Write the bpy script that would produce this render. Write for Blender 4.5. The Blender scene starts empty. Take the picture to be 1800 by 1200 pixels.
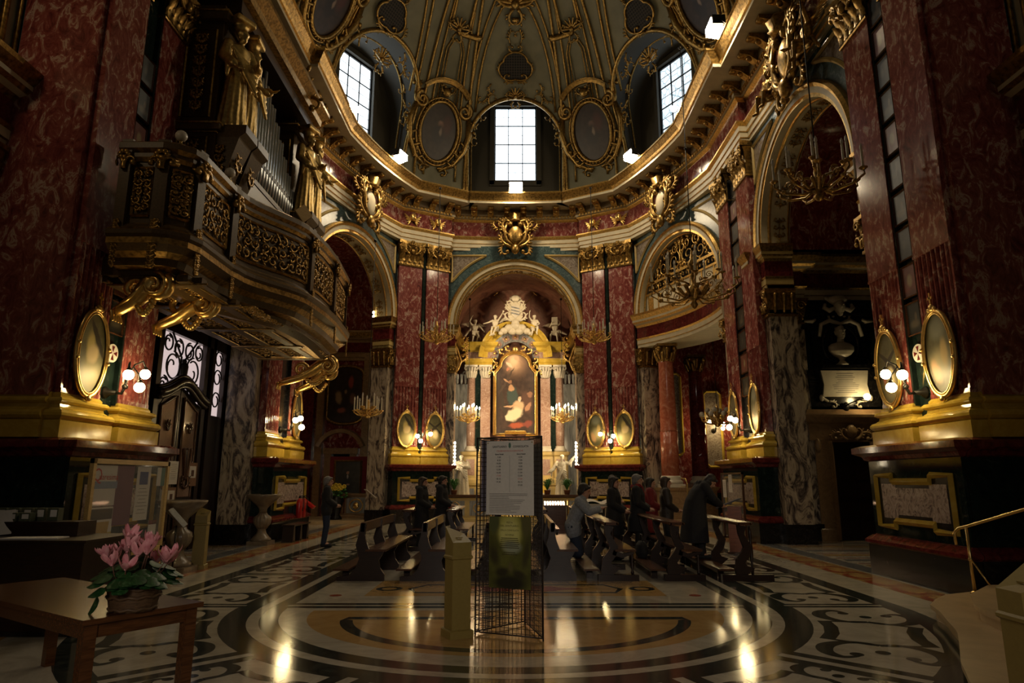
import bpy, bmesh, math, random
from mathutils import Matrix, Vector
from math import sin, cos, pi, radians as R, sqrt, atan2
C = bpy.context.scene.collection
S = bpy.context.scene
random.seed(7)

# ---------------------------------------------------------------- camera, world, exposure
EYE, F, PITCH = 1.65, 1170.0, math.atan(243 / 1170)
cam = bpy.data.cameras.new('camera'); camo = bpy.data.objects.new('camera', cam); C.objects.link(camo)
cam.sensor_width = 36; cam.lens = F / 1800 * 36; cam.shift_x = -6 / 1800
cam.clip_start = .05; cam.clip_end = 200
camo.location = (0, 0, EYE); camo.rotation_euler = (pi / 2 + PITCH, 0, 0)
S.camera = camo
W = bpy.data.worlds.new('world'); S.world = W; W.use_nodes = True
bg = W.node_tree.nodes['Background']; bg.inputs[0].default_value = (1, .86, .68, 1); bg.inputs[1].default_value = .02
S.view_settings.view_transform = 'Standard'; S.view_settings.look = 'None'
S.view_settings.gamma = 1; S.view_settings.use_curve_mapping = False
S.view_settings.exposure = 0.15
cy = S.cycles
cy.use_denoising = True; cy.max_bounces = 5; cy.diffuse_bounces = 3; cy.glossy_bounces = 3
cy.transmission_bounces = 3; cy.transparent_max_bounces = 6; cy.sample_clamp_indirect = 4; cy.sample_clamp_direct = 0
cy.caustics_reflective = False; cy.caustics_refractive = False

def lamp(kind, name, loc, power, col, size=.1, rot=None, **k):
    l = bpy.data.lights.new(name, kind); l.energy = power; l.color = col
    if kind == 'AREA': l.size = size
    else: l.shadow_soft_size = size
    for a, b in k.items(): setattr(l, a, b)
    o = bpy.data.objects.new(name, l); C.objects.link(o); o.location = loc
    if rot: o.rotation_euler = rot
    return o
def aim(o, t):
    o.rotation_euler = (Vector(t) - o.location).to_track_quat('-Z', 'Y').to_euler()
WARM, WARMER, WHITE = (1, .72, .38), (1, .6, .26), (1, .88, .7)

# unseen lamps: fill added behind the viewer, altar spotlights behind the arch
o = lamp('SPOT', 'nave_fill', (0, -6, 4.2), 1050, (1, .88, .74), 1.2, spot_size=R(52), spot_blend=.8); aim(o, (0, 7, .8))
for s_ in (-1, 1):
    o = lamp('SPOT', 'altar_spotlight', (s_ * 2.3, 28.9, 7.2), 340, (1, .76, .46), .15, spot_size=R(95), spot_blend=.6); aim(o, (-s_ * .6, 32, 5.6))
    o = lamp('SPOT', 'pediment_fill_spot', (s_ * 2.2, 28.9, 9.3), 380, (1, .76, .46), .15, spot_size=R(70), spot_blend=.6); aim(o, (-s_ * .2, 31.6, 9.0))  # unseen spots added to brighten the pediment figures
    o = lamp('SPOT', 'altar_footlight', (s_ * 2.45, 29.05, 3.4), 300, (1, .74, .42), .15, spot_size=R(120), spot_blend=.5); aim(o, (-s_ * 1.2, 31.5, 3.2))

lamp('POINT', 'nave_bay_fill', (-7.9, 7.0, 8.7), 30, (1, .74, .42), .1); lamp('POINT', 'nave_bay_fill', (7.9, 6.5, 8.7), 9, (1, .8, .55), .1)  # unseen lamps for the nave bays; the right one is added fill

def at(px, py, Y):
    """the point at distance Y that the photograph shows at a pixel"""
    u, v = px - 906, py - 600
    n = F * cos(PITCH) + v * sin(PITCH)
    return Vector((u / n * Y, Y, EYE + (F * sin(PITCH) - v * cos(PITCH)) / n * Y))

# ---------------------------------------------------------------- mesh helpers
class MB:
    def __init__(s): s.v, s.f, s.mi, s.sm, s.M, s.map = [], [], [], [], Matrix(), None
    def add(s, vs, fs, m=0, smooth=False):
        b = len(s.v)
        for p in vs:
            if s.map: p = s.map(p)
            s.v.append(s.M @ Vector(p))
        for k, f in enumerate(fs):
            s.f.append([b + i for i in f]); s.mi.append(m if isinstance(m, int) else m[k]); s.sm.append(smooth)
        return s
    def box(s, x0, x1, y0, y1, z0, z1, m=0):
        return s.add([(x, y, z) for z in (z0, z1) for x, y in ((x0, y0), (x1, y0), (x1, y1), (x0, y1))],
              [(3, 2, 1, 0), (4, 5, 6, 7), (0, 1, 5, 4), (1, 2, 6, 5), (2, 3, 7, 6), (3, 0, 4, 7)], m)
    def grid(s, fn, nu, nv, m=0, smooth=True, wu=False, wv=False, keep=None):
        vs = [fn(i / (nu if wu else nu), j / nv) for i in range(nu if wu else nu + 1) for j in range(nv if wv else nv + 1)]
        W_ = nv if wv else nv + 1; H_ = nu if wu else nu + 1
        fs = []
        for i in range(nu):
            for j in range(nv):
                i1, j1 = (i + 1) % H_, (j + 1) % W_
                q = (i * W_ + j, i1 * W_ + j, i1 * W_ + j1, i * W_ + j1)
                if keep is None or keep(i, j): fs.append(q)
        return s.add(vs, fs, m, smooth)
    def tube(s, pts, r, n=6, m=0, closed=False, caps=True, flat=1.0):
        pts = [Vector(p) for p in pts]; k = len(pts)
        rs = r if isinstance(r, (list, tuple)) else [r] * k
        up = None; vs = []
        for i, p in enumerate(pts):
            d = (pts[(i + 1) % k] - pts[i - 1]) if closed else (pts[min(i + 1, k - 1)] - pts[max(i - 1, 0)])
            if d.length < 1e-9: d = Vector((0, 0, 1))
            d.normalize()
            if up is None:
                up = Vector((0, 1, 0)) if abs(d.y) < .9 else Vector((1, 0, 0))
            a = (up - d * up.dot(d))
            if a.length < 1e-6: a = d.orthogonal()
            a.normalize(); b = d.cross(a); up = a
            for j in range(n):
                t = 2 * pi * j / n
                vs.append(p + a * (cos(t) * rs[i] * flat) + b * (sin(t) * rs[i]))
        fs = []
        for i in range(k if closed else k - 1):
            i1 = (i + 1) % k
            for j in range(n):
                j1 = (j + 1) % n
                fs.append((i * n + j, i * n + j1, i1 * n + j1, i1 * n + j))
        if caps and not closed:
            fs.append(tuple(range(n - 1, -1, -1))); fs.append(tuple((k - 1) * n + j for j in range(n)))
        return s.add(vs, fs, m, n > 4)
    def cap(s, a, ra, b, rb, n=10):
        """tapered capsule with round ends"""
        a, b = Vector(a), Vector(b); d = (b - a)
        if d.length < 1e-6: d = Vector((0, 0, 1e-4))
        d.normalize(); P, Q = [], []
        for k in (80, 55, 25, 0): P.append(a - d * ra * sin(R(k))); Q.append(ra * cos(R(k)))
        for k in (0, 25, 55, 80): P.append(b + d * rb * sin(R(k))); Q.append(rb * cos(R(k)))
        return s.tube(P, Q, n)
    def ell(s, c, r, seg=10, rings=6, m=0, rot=None):
        c = Vector(c); r = (r, r, r) if not isinstance(r, (tuple, list)) else r
        vs, fs = [], []
        for i in range(1, rings):
            t = pi * i / rings
            for j in range(seg):
                p = Vector((r[0] * sin(t) * cos(2 * pi * j / seg), r[1] * sin(t) * sin(2 * pi * j / seg), r[2] * cos(t)))
                if rot: p = rot @ p
                vs.append(c + p)
        tp = Vector((0, 0, r[2])); bt = -tp
        if rot: tp, bt = rot @ tp, rot @ bt
        vs += [c + tp, c + bt]; T = len(vs) - 2
        for i in range(rings - 2):
            for j in range(seg):
                j1 = (j + 1) % seg
                fs.append((i * seg + j, (i + 1) * seg + j, (i + 1) * seg + j1, i * seg + j1))
        for j in range(seg):
            j1 = (j + 1) % seg
            fs.append((T, j, j1)); fs.append((T + 1, (rings - 2) * seg + j1, (rings - 2) * seg + j))
        return s.add(vs, fs, m, True)
    def lathe(s, prof, n=20, c=(0, 0, 0), m=0, a0=0, a1=2 * pi, lobes=0, amp=0):
        full = abs(a1 - a0 - 2 * pi) < 1e-6
        c = Vector(c); vs, fs = [], []; cnt = n if full else n + 1
        for (r, z) in prof:
            for j in range(cnt):
                t = a0 + (a1 - a0) * j / n
                q = r * (1 + amp * cos(lobes * t)) if lobes else r
                vs.append(c + Vector((q * cos(t), q * sin(t), z)))
        for i in range(len(prof) - 1):
            for j in range(n):
                j1 = (j + 1) % cnt
                fs.append((i * cnt + j, i * cnt + j1, (i + 1) * cnt + j1, (i + 1) * cnt + j))
        if full:
            if prof[0][0] > 1e-4: fs.append(tuple(range(cnt - 1, -1, -1)))
            if prof[-1][0] > 1e-4: fs.append(tuple((len(prof) - 1) * cnt + j for j in range(cnt)))
        return s.add(vs, fs, m, n > 8)
    def sweep(s, path, prof, mats=0, closed=False, caps=True, smooth=False):
        """prof = (outward offset, z); outward is to the right of the direction of travel"""
        P = [Vector((p[0], p[1])) for p in path]; k = len(P); vs, fs, ms = [], [], []
        for i in range(k):
            a = P[i] - P[i - 1] if (closed or i > 0) else P[1] - P[0]
            b = P[(i + 1) % k] - P[i] if (closed or i < k - 1) else P[-1] - P[-2]
            a = a.normalized() if a.length > 1e-9 else b.normalized(); b = b.normalized() if b.length > 1e-9 else a
            na, nb = Vector((a.y, -a.x)), Vector((b.y, -b.x))
            n = na + nb
            n = n / max(.35, (n.dot(na))) if n.length > 1e-6 else na
            for o, z in prof: vs.append((P[i].x + n.x * o, P[i].y + n.y * o, z))
        q = len(prof)
        for i in range(k if closed else k - 1):
            for j in range(q - 1):
                i1 = (i + 1) % k
                fs.append((i * q + j, i1 * q + j, i1 * q + j + 1, i * q + j + 1)); ms.append(mats if isinstance(mats, int) else mats[j])
        if caps and not closed:
            fs.append(tuple(range(q))); fs.append(tuple((k - 1) * q + j for j in range(q - 1, -1, -1)))
            ms += [ms[0], ms[0]]
        return s.add(vs, fs, ms, smooth)
    def prism(s, poly, y0, y1, m=0, mside=None):
        """poly in x, z, extruded along y"""
        k = len(poly); vs = [(x, y0, z) for x, z in poly] + [(x, y1, z) for x, z in poly]
        fs = [tuple(range(k)), tuple(range(2 * k - 1, k - 1, -1))] + [(i, k + i, k + (i + 1) % k, (i + 1) % k) for i in range(k)]
        return s.add(vs, fs, [m, m] + [m if mside is None else mside] * k)
    def slab(s, poly, z0, z1, m=0):
        k = len(poly); vs = [(x, y, z0) for x, y in poly] + [(x, y, z1) for x, y in poly]
        return s.add(vs, [tuple(range(k - 1, -1, -1)), tuple(range(k, 2 * k))] + [(i, (i + 1) % k, k + (i + 1) % k, k + i) for i in range(k)], m)
    def ribbon(s, pts, w, z, m=0, closed=False):
        P = [Vector(p[:2]) for p in pts]; k = len(P); vs, fs = [], []
        ws = w if isinstance(w, (list, tuple)) else [w] * k
        for i in range(k):
            d = (P[(i + 1) % k] - P[i - 1]) if closed else (P[min(i + 1, k - 1)] - P[max(i - 1, 0)])
            d.normalize(); n = Vector((d.y, -d.x)) * ws[i] / 2
            vs += [(P[i].x + n.x, P[i].y + n.y, z), (P[i].x - n.x, P[i].y - n.y, z)]
        for i in range(k if closed else k - 1):
            j = (i + 1) % k; fs.append((2 * i, 2 * i + 1, 2 * j + 1, 2 * j))
        return s.add(vs, fs, m)
    def flat(s, poly, z, m=0):
        return s.add([(x, y, z) for x, y in poly], [tuple(range(len(poly)))], m)
    def mesh(s, name, mats):
        me = bpy.data.meshes.new(name); me.from_pydata([tuple(v) for v in s.v], [], s.f)
        for m in (mats if isinstance(mats, (list, tuple)) else [mats]): me.materials.append(m)
        me.polygons.foreach_set('material_index', s.mi); me.polygons.foreach_set('use_smooth', s.sm); me.update()
        return me
    def build(s, name, mats, parent=None): return mesh_obj(name, s.mesh(name, mats), parent)

def mesh_obj(name, me, parent=None, loc=None, rot=None):
    o = bpy.data.objects.new(name, me); C.objects.link(o)
    if parent: o.parent = parent
    if loc is not None: o.location = loc
    if rot is not None: o.rotation_euler = rot
    return o
def tag(o, label=None, cat=None, group=None, kind=None):
    for k, v in (('label', label), ('category', cat), ('group', group), ('kind', kind)):
        if v: o[k] = v
    return o
def thing(name, label, cat, loc=(0, 0, 0), rz=0, group=None):
    o = bpy.data.objects.new(name, None); C.objects.link(o); o.empty_display_size = .1
    o.location = loc; o.rotation_euler = (0, 0, rz)
    return tag(o, label, cat, group)
def struct(o): o['kind'] = 'structure'; return o
KIDS = {}
def tree(o): return [c for c in bpy.data.objects if c.parent == o]
def dup(root, loc=None, rz=None, label=None, scale=None, group=None):
    def cp(o, par):
        c = o.copy(); C.objects.link(c); c.parent = par
        for ch in o.children: cp(ch, c)
        return c
    r = cp(root, root.parent)
    if loc is not None: r.location = loc
    if rz is not None: r.rotation_euler = (0, 0, rz)
    if scale is not None: r.scale = scale if isinstance(scale, (tuple, list)) else (scale,) * 3
    if label: r['label'] = label
    if group: r['group'] = group
    return r
def frame(x, y, rz, z=0): return Matrix.Translation((x, y, z)) @ Matrix.Rotation(rz, 4, 'Z')
def remesh(mb, voxel, smooth=2):
    me = mb.mesh('sculpt', []); o = bpy.data.objects.new('sculpt', me); C.objects.link(o)
    m = o.modifiers.new('r', 'REMESH'); m.mode = 'VOXEL'; m.voxel_size = voxel; m.use_smooth_shade = True
    if smooth: q = o.modifiers.new('s', 'SMOOTH'); q.iterations = smooth; q.factor = .5
    dg = bpy.context.evaluated_depsgraph_get(); dg.update()
    out = bpy.data.meshes.new_from_object(o.evaluated_get(dg)); bpy.data.objects.remove(o); bpy.data.meshes.remove(me)
    out.polygons.foreach_set('use_smooth', [True] * len(out.polygons))
    return out
def sculpt(name, mb, mat, parent=None, voxel=.012, smooth=2):
    me = remesh(mb, voxel, smooth); me.name = name; me.materials.clear(); me.materials.append(mat)
    return mesh_obj(name, me, parent)
def text_mb(mb, txt, x, z, size, y=0, align='CENTER', m=0, bold=0):
    cu = bpy.data.curves.new('t', 'FONT'); cu.body = txt; cu.size = size; cu.align_x = align; cu.resolution_u = 2; cu.offset = bold
    o = bpy.data.objects.new('t', cu); C.objects.link(o)
    me = bpy.data.meshes.new_from_object(o)
    mb.add([(x + v.co.x, y, z + v.co.y) for v in me.vertices], [tuple(p.vertices) for p in me.polygons], m)
    bpy.data.objects.remove(o); bpy.data.curves.remove(cu); bpy.data.meshes.remove(me)

# ---------------------------------------------------------------- materials
def newmat(name):
    m = bpy.data.materials.new(name); m.use_nodes = True; nt = m.node_tree
    return m, nt, nt.nodes['Principled BSDF']
def N(nt, t, **k):
    n = nt.nodes.new('ShaderNode' + t)
    for a, b in k.items():
        if a in n.inputs.keys(): n.inputs[a].default_value = b
        else: setattr(n, a, b)
    return n
def ramp(nt, stops, src, interp='LINEAR'):
    r = nt.nodes.new('ShaderNodeValToRGB'); cr = r.color_ramp; cr.interpolation = interp
    while len(cr.elements) < len(stops): cr.elements.new(.5)
    for e, (p, c) in zip(cr.elements, stops): e.position = p; e.color = (*c, 1)
    nt.links.new(src, r.inputs[0]); return r.outputs[0]
def pos(nt, scale=(1, 1, 1), obj=False, rot=(0, 0, 0)):
    g = N(nt, 'TexCoord').outputs['Object'] if obj else N(nt, 'NewGeometry').outputs['Position']
    mp = N(nt, 'Mapping'); mp.inputs['Scale'].default_value = scale; mp.inputs['Rotation'].default_value = rot
    nt.links.new(g, mp.inputs[0]); return mp.outputs[0]
def bump(nt, b, src, strength, dist=.01):
    n = N(nt, 'Bump', Strength=strength, Distance=dist); nt.links.new(src, n.inputs['Height']); nt.links.new(n.outputs[0], b.inputs['Normal'])
def marble(name, stops, scale=3, rough=.25, dist=2.5, detail=8, stretch=(1, 1, 1), spec=.5, obj=False):
    m, nt, b = newmat(name)
    n = N(nt, 'TexNoise', Scale=scale, Detail=detail, Roughness=.68, Distortion=dist)
    nt.links.new(pos(nt, stretch, obj), n.inputs['Vector'])
    nt.links.new(ramp(nt, stops, n.outputs['Fac']), b.inputs['Base Color'])
    b.inputs['Roughness'].default_value = rough; b.inputs['Specular IOR Level'].default_value = spec
    bump(nt, b, n.outputs['Fac'], .018, .01)
    return m
def plain(name, col, rough=.6, metal=0, noise=.12, scale=30, spec=.5, bmp=0, alpha=None):
    m, nt, b = newmat(name)
    n = N(nt, 'TexNoise', Scale=scale, Detail=4); nt.links.new(pos(nt, obj=True), n.inputs['Vector'])
    lo = tuple(c * (1 - noise) for c in col); hi = tuple(min(1, c * (1 + noise)) for c in col)
    nt.links.new(ramp(nt, [(.3, lo), (.7, hi)], n.outputs['Fac']), b.inputs['Base Color'])
    b.inputs['Roughness'].default_value = rough; b.inputs['Metallic'].default_value = metal; b.inputs['Specular IOR Level'].default_value = spec
    if bmp: bump(nt, b, n.outputs['Fac'], bmp, .01)
    if alpha is not None: b.inputs['Alpha'].default_value = alpha
    return m
def wood(name, a, b_, rough=.35, scale=6, axis=(1, 9, 9)):
    m, nt, b = newmat(name)
    n = N(nt, 'TexNoise', Scale=scale, Detail=6, Distortion=.6); nt.links.new(pos(nt, axis, True), n.inputs['Vector'])
    nt.links.new(ramp(nt, [(.3, a), (.7, b_)], n.outputs['Fac']), b.inputs['Base Color'])
    b.inputs['Roughness'].default_value = rough; bump(nt, b, n.outputs['Fac'], .08, .004); return m
def emit(name, col, strength):
    m, nt, b = newmat(name); b.inputs['Base Color'].default_value = (*col, 1)
    b.inputs['Emission Color'].default_value = (*col, 1); b.inputs['Emission Strength'].default_value = strength; return m
def gold(name, col=(.80, .52, .17), rough=.33, wear=.35, bmp=.25):
    m, nt, b = newmat(name)
    n = N(nt, 'TexNoise', Scale=14, Detail=6); nt.links.new(pos(nt), n.inputs['Vector'])
    dk = tuple(c * (1 - wear) for c in col)
    nt.links.new(ramp(nt, [(.35, dk), (.6, col)], n.outputs['Fac']), b.inputs['Base Color'])
    b.inputs['Metallic'].default_value = .92; b.inputs['Roughness'].default_value = rough; bump(nt, b, n.outputs['Fac'], bmp, .02); return m
def painting(name, base, blobs, size=(1, 1), rough=.4, top=None):
    """soft brush patches: (x, z, rx, rz, angle, colour, hardness) in units of the canvas half-size, Object coordinates"""
    m, nt, b = newmat(name)
    tc = N(nt, 'TexCoord'); nz = N(nt, 'TexNoise', Scale=5, Detail=5)
    nt.links.new(tc.outputs['Object'], nz.inputs['Vector'])
    wob = N(nt, 'VectorMath', operation='MULTIPLY_ADD'); nt.links.new(nz.outputs['Color'], wob.inputs[0])
    k = .10 * max(size); wob.inputs[1].default_value = (k, k, k)
    off = N(nt, 'VectorMath', operation='SUBTRACT'); nt.links.new(tc.outputs['Object'], off.inputs[0]); off.inputs[1].default_value = (k / 2, k / 2, k / 2)
    nt.links.new(off.outputs[0], wob.inputs[2]); V = wob.outputs[0]
    cur = ramp(nt, [(.3, tuple(c * .6 for c in base)), (.7, tuple(c * 1.3 for c in base))], nz.outputs['Fac'])
    for (x, z, rx, rz, an, col, hd) in blobs:
        mp = N(nt, 'Mapping'); mp.vector_type = 'TEXTURE'
        mp.inputs['Location'].default_value = (x * size[0], 0, z * size[1]); mp.inputs['Rotation'].default_value = (0, -R(an), 0)
        mp.inputs['Scale'].default_value = (rx * size[0], 1e3, rz * size[1]); nt.links.new(V, mp.inputs[0])
        ln = N(nt, 'VectorMath', operation='LENGTH'); nt.links.new(mp.outputs[0], ln.inputs[0])
        mr = N(nt, 'MapRange'); mr.interpolation_type = 'SMOOTHSTEP'
        mr.inputs[1].default_value = 1.0; mr.inputs[2].default_value = hd; nt.links.new(ln.outputs['Value'], mr.inputs[0])
        mx = N(nt, 'Mix', data_type='RGBA'); nt.links.new(mr.outputs[0], mx.inputs[0]); nt.links.new(cur, mx.inputs[6])
        mx.inputs[7].default_value = (*col, 1); cur = mx.outputs[2]
    nt.links.new(cur, b.inputs['Base Color']); b.inputs['Roughness'].default_value = rough
    return m

RED = marble('red_marble', [(.30, (.07, .014, .014)), (.45, (.20, .046, .040)), (.54, (.27, .078, .066)), (.575, (.40, .23, .18)), (.62, (.50, .37, .31)), (.65, (.26, .08, .066))], 5.2, .12, 1.3, stretch=(1, 1, .6))
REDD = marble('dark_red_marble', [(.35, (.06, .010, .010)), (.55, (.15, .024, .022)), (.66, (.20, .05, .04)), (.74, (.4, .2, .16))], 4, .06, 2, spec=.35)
YEL = marble('yellow_marble', [(.3, (.42, .27, .03)), (.55, (.54, .37, .06)), (.72, (.60, .44, .11))], 2, .08, 2)
GRN = marble('green_marble', [(.35, (.006, .012, .011)), (.58, (.014, .024, .02)), (.68, (.035, .05, .042)), (.76, (.18, .2, .16))], 2.4, .045, 3.5, spec=.35)
BLUEG = marble('blue_green_marble', [(.35, (.03, .055, .06)), (.55, (.07, .11, .115)), (.7, (.18, .23, .22))], 5, .25, 2)
BLK = marble('black_marble', [(.45, (.008, .007, .007)), (.66, (.025, .022, .02)), (.74, (.12, .10, .09))], 3, .2, 3)
PALE = marble('pale_veined_marble', [(.36, (.035, .03, .028)), (.44, (.13, .10, .085)), (.52, (.42, .34, .25)), (.72, (.56, .48, .37))], 1.7, .22, 2.6, stretch=(1.5, 1.5, .6))
GREYM = marble('grey_marble', [(.35, (.12, .12, .12)), (.6, (.3, .3, .29)), (.75, (.42, .42, .40))], 1.5, .28, 2.5, stretch=(2, 2, .3))
PINK = marble('pink_marble', [(.35, (.26, .14, .10)), (.55, (.38, .24, .18)), (.7, (.50, .38, .30))], 4, .25, 3)
LILAC = marble('lilac_breccia', [(.38, (.10, .07, .07)), (.48, (.34, .26, .23)), (.62, (.52, .43, .38)), (.7, (.2, .14, .14))], 4, .25, 4)
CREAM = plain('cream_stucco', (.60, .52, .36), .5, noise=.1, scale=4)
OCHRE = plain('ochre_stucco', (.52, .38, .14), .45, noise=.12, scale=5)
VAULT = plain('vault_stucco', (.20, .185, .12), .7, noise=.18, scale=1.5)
FRESCO = marble('brown_fresco', [(.3, (.06, .02, .014)), (.5, (.16, .06, .035)), (.62, (.2, .10, .06)), (.75, (.13, .09, .07))], 1.2, .6, 2)
DKRED = marble('red_marble', [(.30, (.06, .010, .012)), (.45, (.20, .034, .028)), (.54, (.28, .06, .05)), (.575, (.40, .20, .155)), (.62, (.50, .34, .28)), (.65, (.26, .06, .05))], 5.2, .12, 1.3, stretch=(1, 1, .6))
GOLD = gold('gilding')
GOLDD = gold('dull_gilding', (.44, .27, .08), .36, .6)
GOLDB = gold('bright_gilding', (.9, .6, .2), .28, .2, .1)
BRASS = plain('brass', (.7, .5, .2), .25, .95, .08)
IRON = plain('dark_iron', (.02, .018, .016), .4, .6)
MESHM = plain('brown_steel', (.035, .025, .02), .45, .3)
DWOOD = wood('dark_wood', (.010, .004, .0025), (.026, .010, .005), .3)
MWOOD = wood('brown_wood', (.045, .016, .007), (.09, .036, .015), .25)
TWOOD = wood('table_wood', (.055, .019, .006), (.12, .045, .014), .25)
LWOOD = wood('light_wood', (.42, .27, .09), (.56, .38, .15), .35)
ORGW = plain('organ_case_wood', (.085, .050, .018), .42, noise=.25, spec=.35)
PIPE = plain('tin_pipe', (.42, .45, .48), .3, .9, .06)
STONE = plain('white_statue_marble', (.56, .49, .36), .5, noise=.08, scale=8)
WHITEM = plain('white_marble', (.58, .52, .42), .35, noise=.1, scale=5)
BEIGE = plain('painted_yellow_board', (.25, .18, .045), .5, noise=.06)
STEPS = marble('step_marble', [(.3, (.36, .25, .13)), (.6, (.5, .36, .2)), (.75, (.42, .27, .15))], 1.6, .3, 1.5)
PAPER = plain('paper', (.62, .58, .52), .7, noise=.04)
INK = plain('ink', (.03, .03, .03), .7); REDINK = plain('red_ink', (.5, .03, .02), .7); GREYINK = plain('grey_ink', (.22, .2, .18), .7)
WAX = plain('candle_wax', (.62, .56, .42), .5)
CLOTH = plain('black_cloth', (.010, .009, .010), .85, noise=.3, bmp=.2)
SKIN = plain('skin', (.42, .22, .14), .5)
DARKH = plain('dark_hair', (.014, .009, .007), .55, noise=.4, scale=60); GREYH = plain('grey_hair', (.16, .15, .14), .6, noise=.3, scale=60)
BROWNH = plain('brown_hair', (.03, .013, .008), .55, noise=.4, scale=60)
GREENF = plain('fern_green', (.035, .14, .02), .5, noise=.4)
GLOBE = emit('lit_globe_glass', (1, .76, .36), 58)
BULB = emit('lit_candle_bulb', (1, .76, .42), 55)
OFFB = plain('unlit_bulb', (.6, .55, .48), .3, noise=.03)

# ---------------------------------------------------------------- plan of the oval hall
ZA, ZS = 11.6, 8.2           # underside of the great entablature, springing of every arch
DA = math.atan2(.938, .3465)
BAYS = {'c': (0, 28.1, 0), 'dr': (6.08, 24.14, -DA), 'dl': (-6.08, 24.14, DA), 'sr': (7.1, 15.43, -pi / 2), 'sl': (-7.1, 15.43, pi / 2)}
PAIRS = {'fr': (3.95, 27.42, -R(30)), 'fl': (-3.95, 27.42, R(30)), 'mr': (7, 19.85, -pi / 2), 'ml': (-7, 19.85, pi / 2),
         'nr': (7, 11.24, -pi / 2), 'nl': (-7, 11.24, pi / 2)}

# ---- floor: pale marble with inlaid bands; one surface with its pattern
FM = [marble('floor_pale', [(.3, (.34, .30, .24)), (.6, (.50, .45, .36)), (.78, (.40, .35, .28))], 1.3, .13, 2),
      marble('floor_dark', [(.4, (.016, .020, .018)), (.6, (.04, .046, .039)), (.72, (.08, .088, .072)), (.78, (.25, .25, .2))], 3.5, .11, 3.5),
      marble('floor_yellow', [(.3, (.36, .21, .075)), (.6, (.46, .29, .11)), (.78, (.38, .22, .09))], 2, .13, 2),
      marble('floor_red', [(.3, (.20, .035, .02)), (.7, (.32, .07, .04))], 5, .2, 2),
      marble('floor_grey', [(.3, (.10, .10, .105)), (.7, (.18, .18, .18))], 4, .2, 2)]
fl = MB(); fl.flat([(-14, -6), (14, -6), (14, 34), (-14, 34)], 0)
Y0 = 9.45
def stad(r, yt=26.5, n=40):     # round end towards the door, straight sides towards the altar
    return [(-r, yt)] + [(-r, Y0 + (yt - Y0) * (1 - i / 6)) for i in range(1, 6)] + [(r * cos(t), Y0 + r * sin(t)) for t in [pi + pi * i / n for i in range(n + 1)]] + [(r, Y0 + (yt - Y0) * i / 6) for i in range(1, 6)] + [(r, yt)]
def ring(a, b, z, m, yt=26.5, n=48): fl.ribbon(stad((a + b) / 2, yt, n), b - a, z, m)
ring(3.0, 3.66, .001, 1); ring(3.22, 3.36, .002, 0)
ring(4.86, 5.14, .001, 1); ring(5.75, 6.35, .001, 2); ring(6.42, 6.8, .001, 4)
for k in range(46):           # red running scroll in the yellow band
    for s in (-1, 1):
        y = 9.6 + k * .78
        if y < 26: fl.ribbon([(s * (6.05 + .22 * cos(t)), y + .36 * (t / pi - .5) * 1.5 + .14 * sin(2 * t)) for t in [pi * 1.5 * i / 12 for i in range(13)]], [.05 + .08 * sin(pi * i / 12) for i in range(13)], .002, 3)
for k in range(12):
    t = pi + pi * (k + .5) / 12
    q = Matrix.Rotation(t, 2)
    for e in (1,): fl.ribbon([tuple(Vector((0, Y0)) + q @ Vector((6.05 + .2 * cos(a), .5 * (a / pi - .75)))) for a in [pi * 1.5 * i / 12 for i in range(13)]], [.05 + .08 * sin(pi * i / 12) for i in range(13)], .002, 3)
# cross bands at the diameter and along the sides
def hb(x0, x1, y, w=.36): fl.ribbon([(x0, y), (x1, y)], w, .0012, 1); fl.ribbon([(x0, y), (x1, y)], w * .22, .0022, 0)
hb(-3.05, 3.05, Y0)
for s in (-1, 1):
    for y in (9.45, 12.5, 15.6, 18.7, 21.8): hb(s * 3.6, s * 4.9, y, .26)
    for a in (-45, -67.5):
        t = R(a); d = Vector((s * cos(t), sin(t)))
        p, q = Vector((0, Y0)) + d * 3.6, Vector((0, Y0)) + d * 4.9
        fl.ribbon([p, q], .4, .0012, 1); fl.ribbon([p, q], .11, .0022, 0)
# scroll figures in the panels
def smooth2(P, n=6):
    P = [Vector(p) for p in P]; out = []
    for i in range(len(P) - 1):
        p0, p1, p2, p3 = P[max(0, i - 1)], P[i], P[i + 1], P[min(len(P) - 1, i + 2)]
        for k in range(n):
            t = k / n; out.append(.5 * ((2 * p1) + (p2 - p0) * t + (2 * p0 - 5 * p1 + 4 * p2 - p3) * t * t + (3 * p1 - p0 - 3 * p2 + p3) * t ** 3))
    return out + [P[-1]]
CURL = smooth2([(0, .34, .05), (.16, .31, .07), (.34, .34, .11), (.49, .45, .15), (.50, .60, .13), (.38, .69, .09), (.25, .66, .05), (.21, .60, .03)])
def motif(c, u, v, sz, sv=1.0):
    c, u, v = Vector(c), Vector(u).normalized() * sz, Vector(v).normalized() * sz * sv
    disc = lambda e, r: fl.flat([tuple(e + u * (r * cos(b)) + v * (r / sv * 1.1 * sin(b))) for b in [2 * pi * j / 12 for j in range(12)]], .0021, 1)
    for q in (-1, 1):
        for sg in (-1, 1):
            fl.ribbon([c + u * (sg * p[0]) + v * (q * p[1]) for p in CURL], [p[2] * sz * 1.1 for p in CURL], .0016, 1); disc(c + u * (sg * .235) + v * (q * .61), .065)
            fl.ribbon([c + u * (sg * .5) + v * (q * .26), c + u * (sg * .3) + v * (q * .30), c + v * (q * .345)], [.05 * sz, .06 * sz, .09 * sz], .0018, 1)
        disc(c + v * (q * .52), .07)
    for sg in (-1, 1): fl.ribbon([c + u * (sg * .47) + v * -.28, c + u * (sg * .41) + v * -.1, c + u * (sg * .41) + v * .1, c + u * (sg * .47) + v * .28], .15 * sz, .0017, 1)
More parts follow.
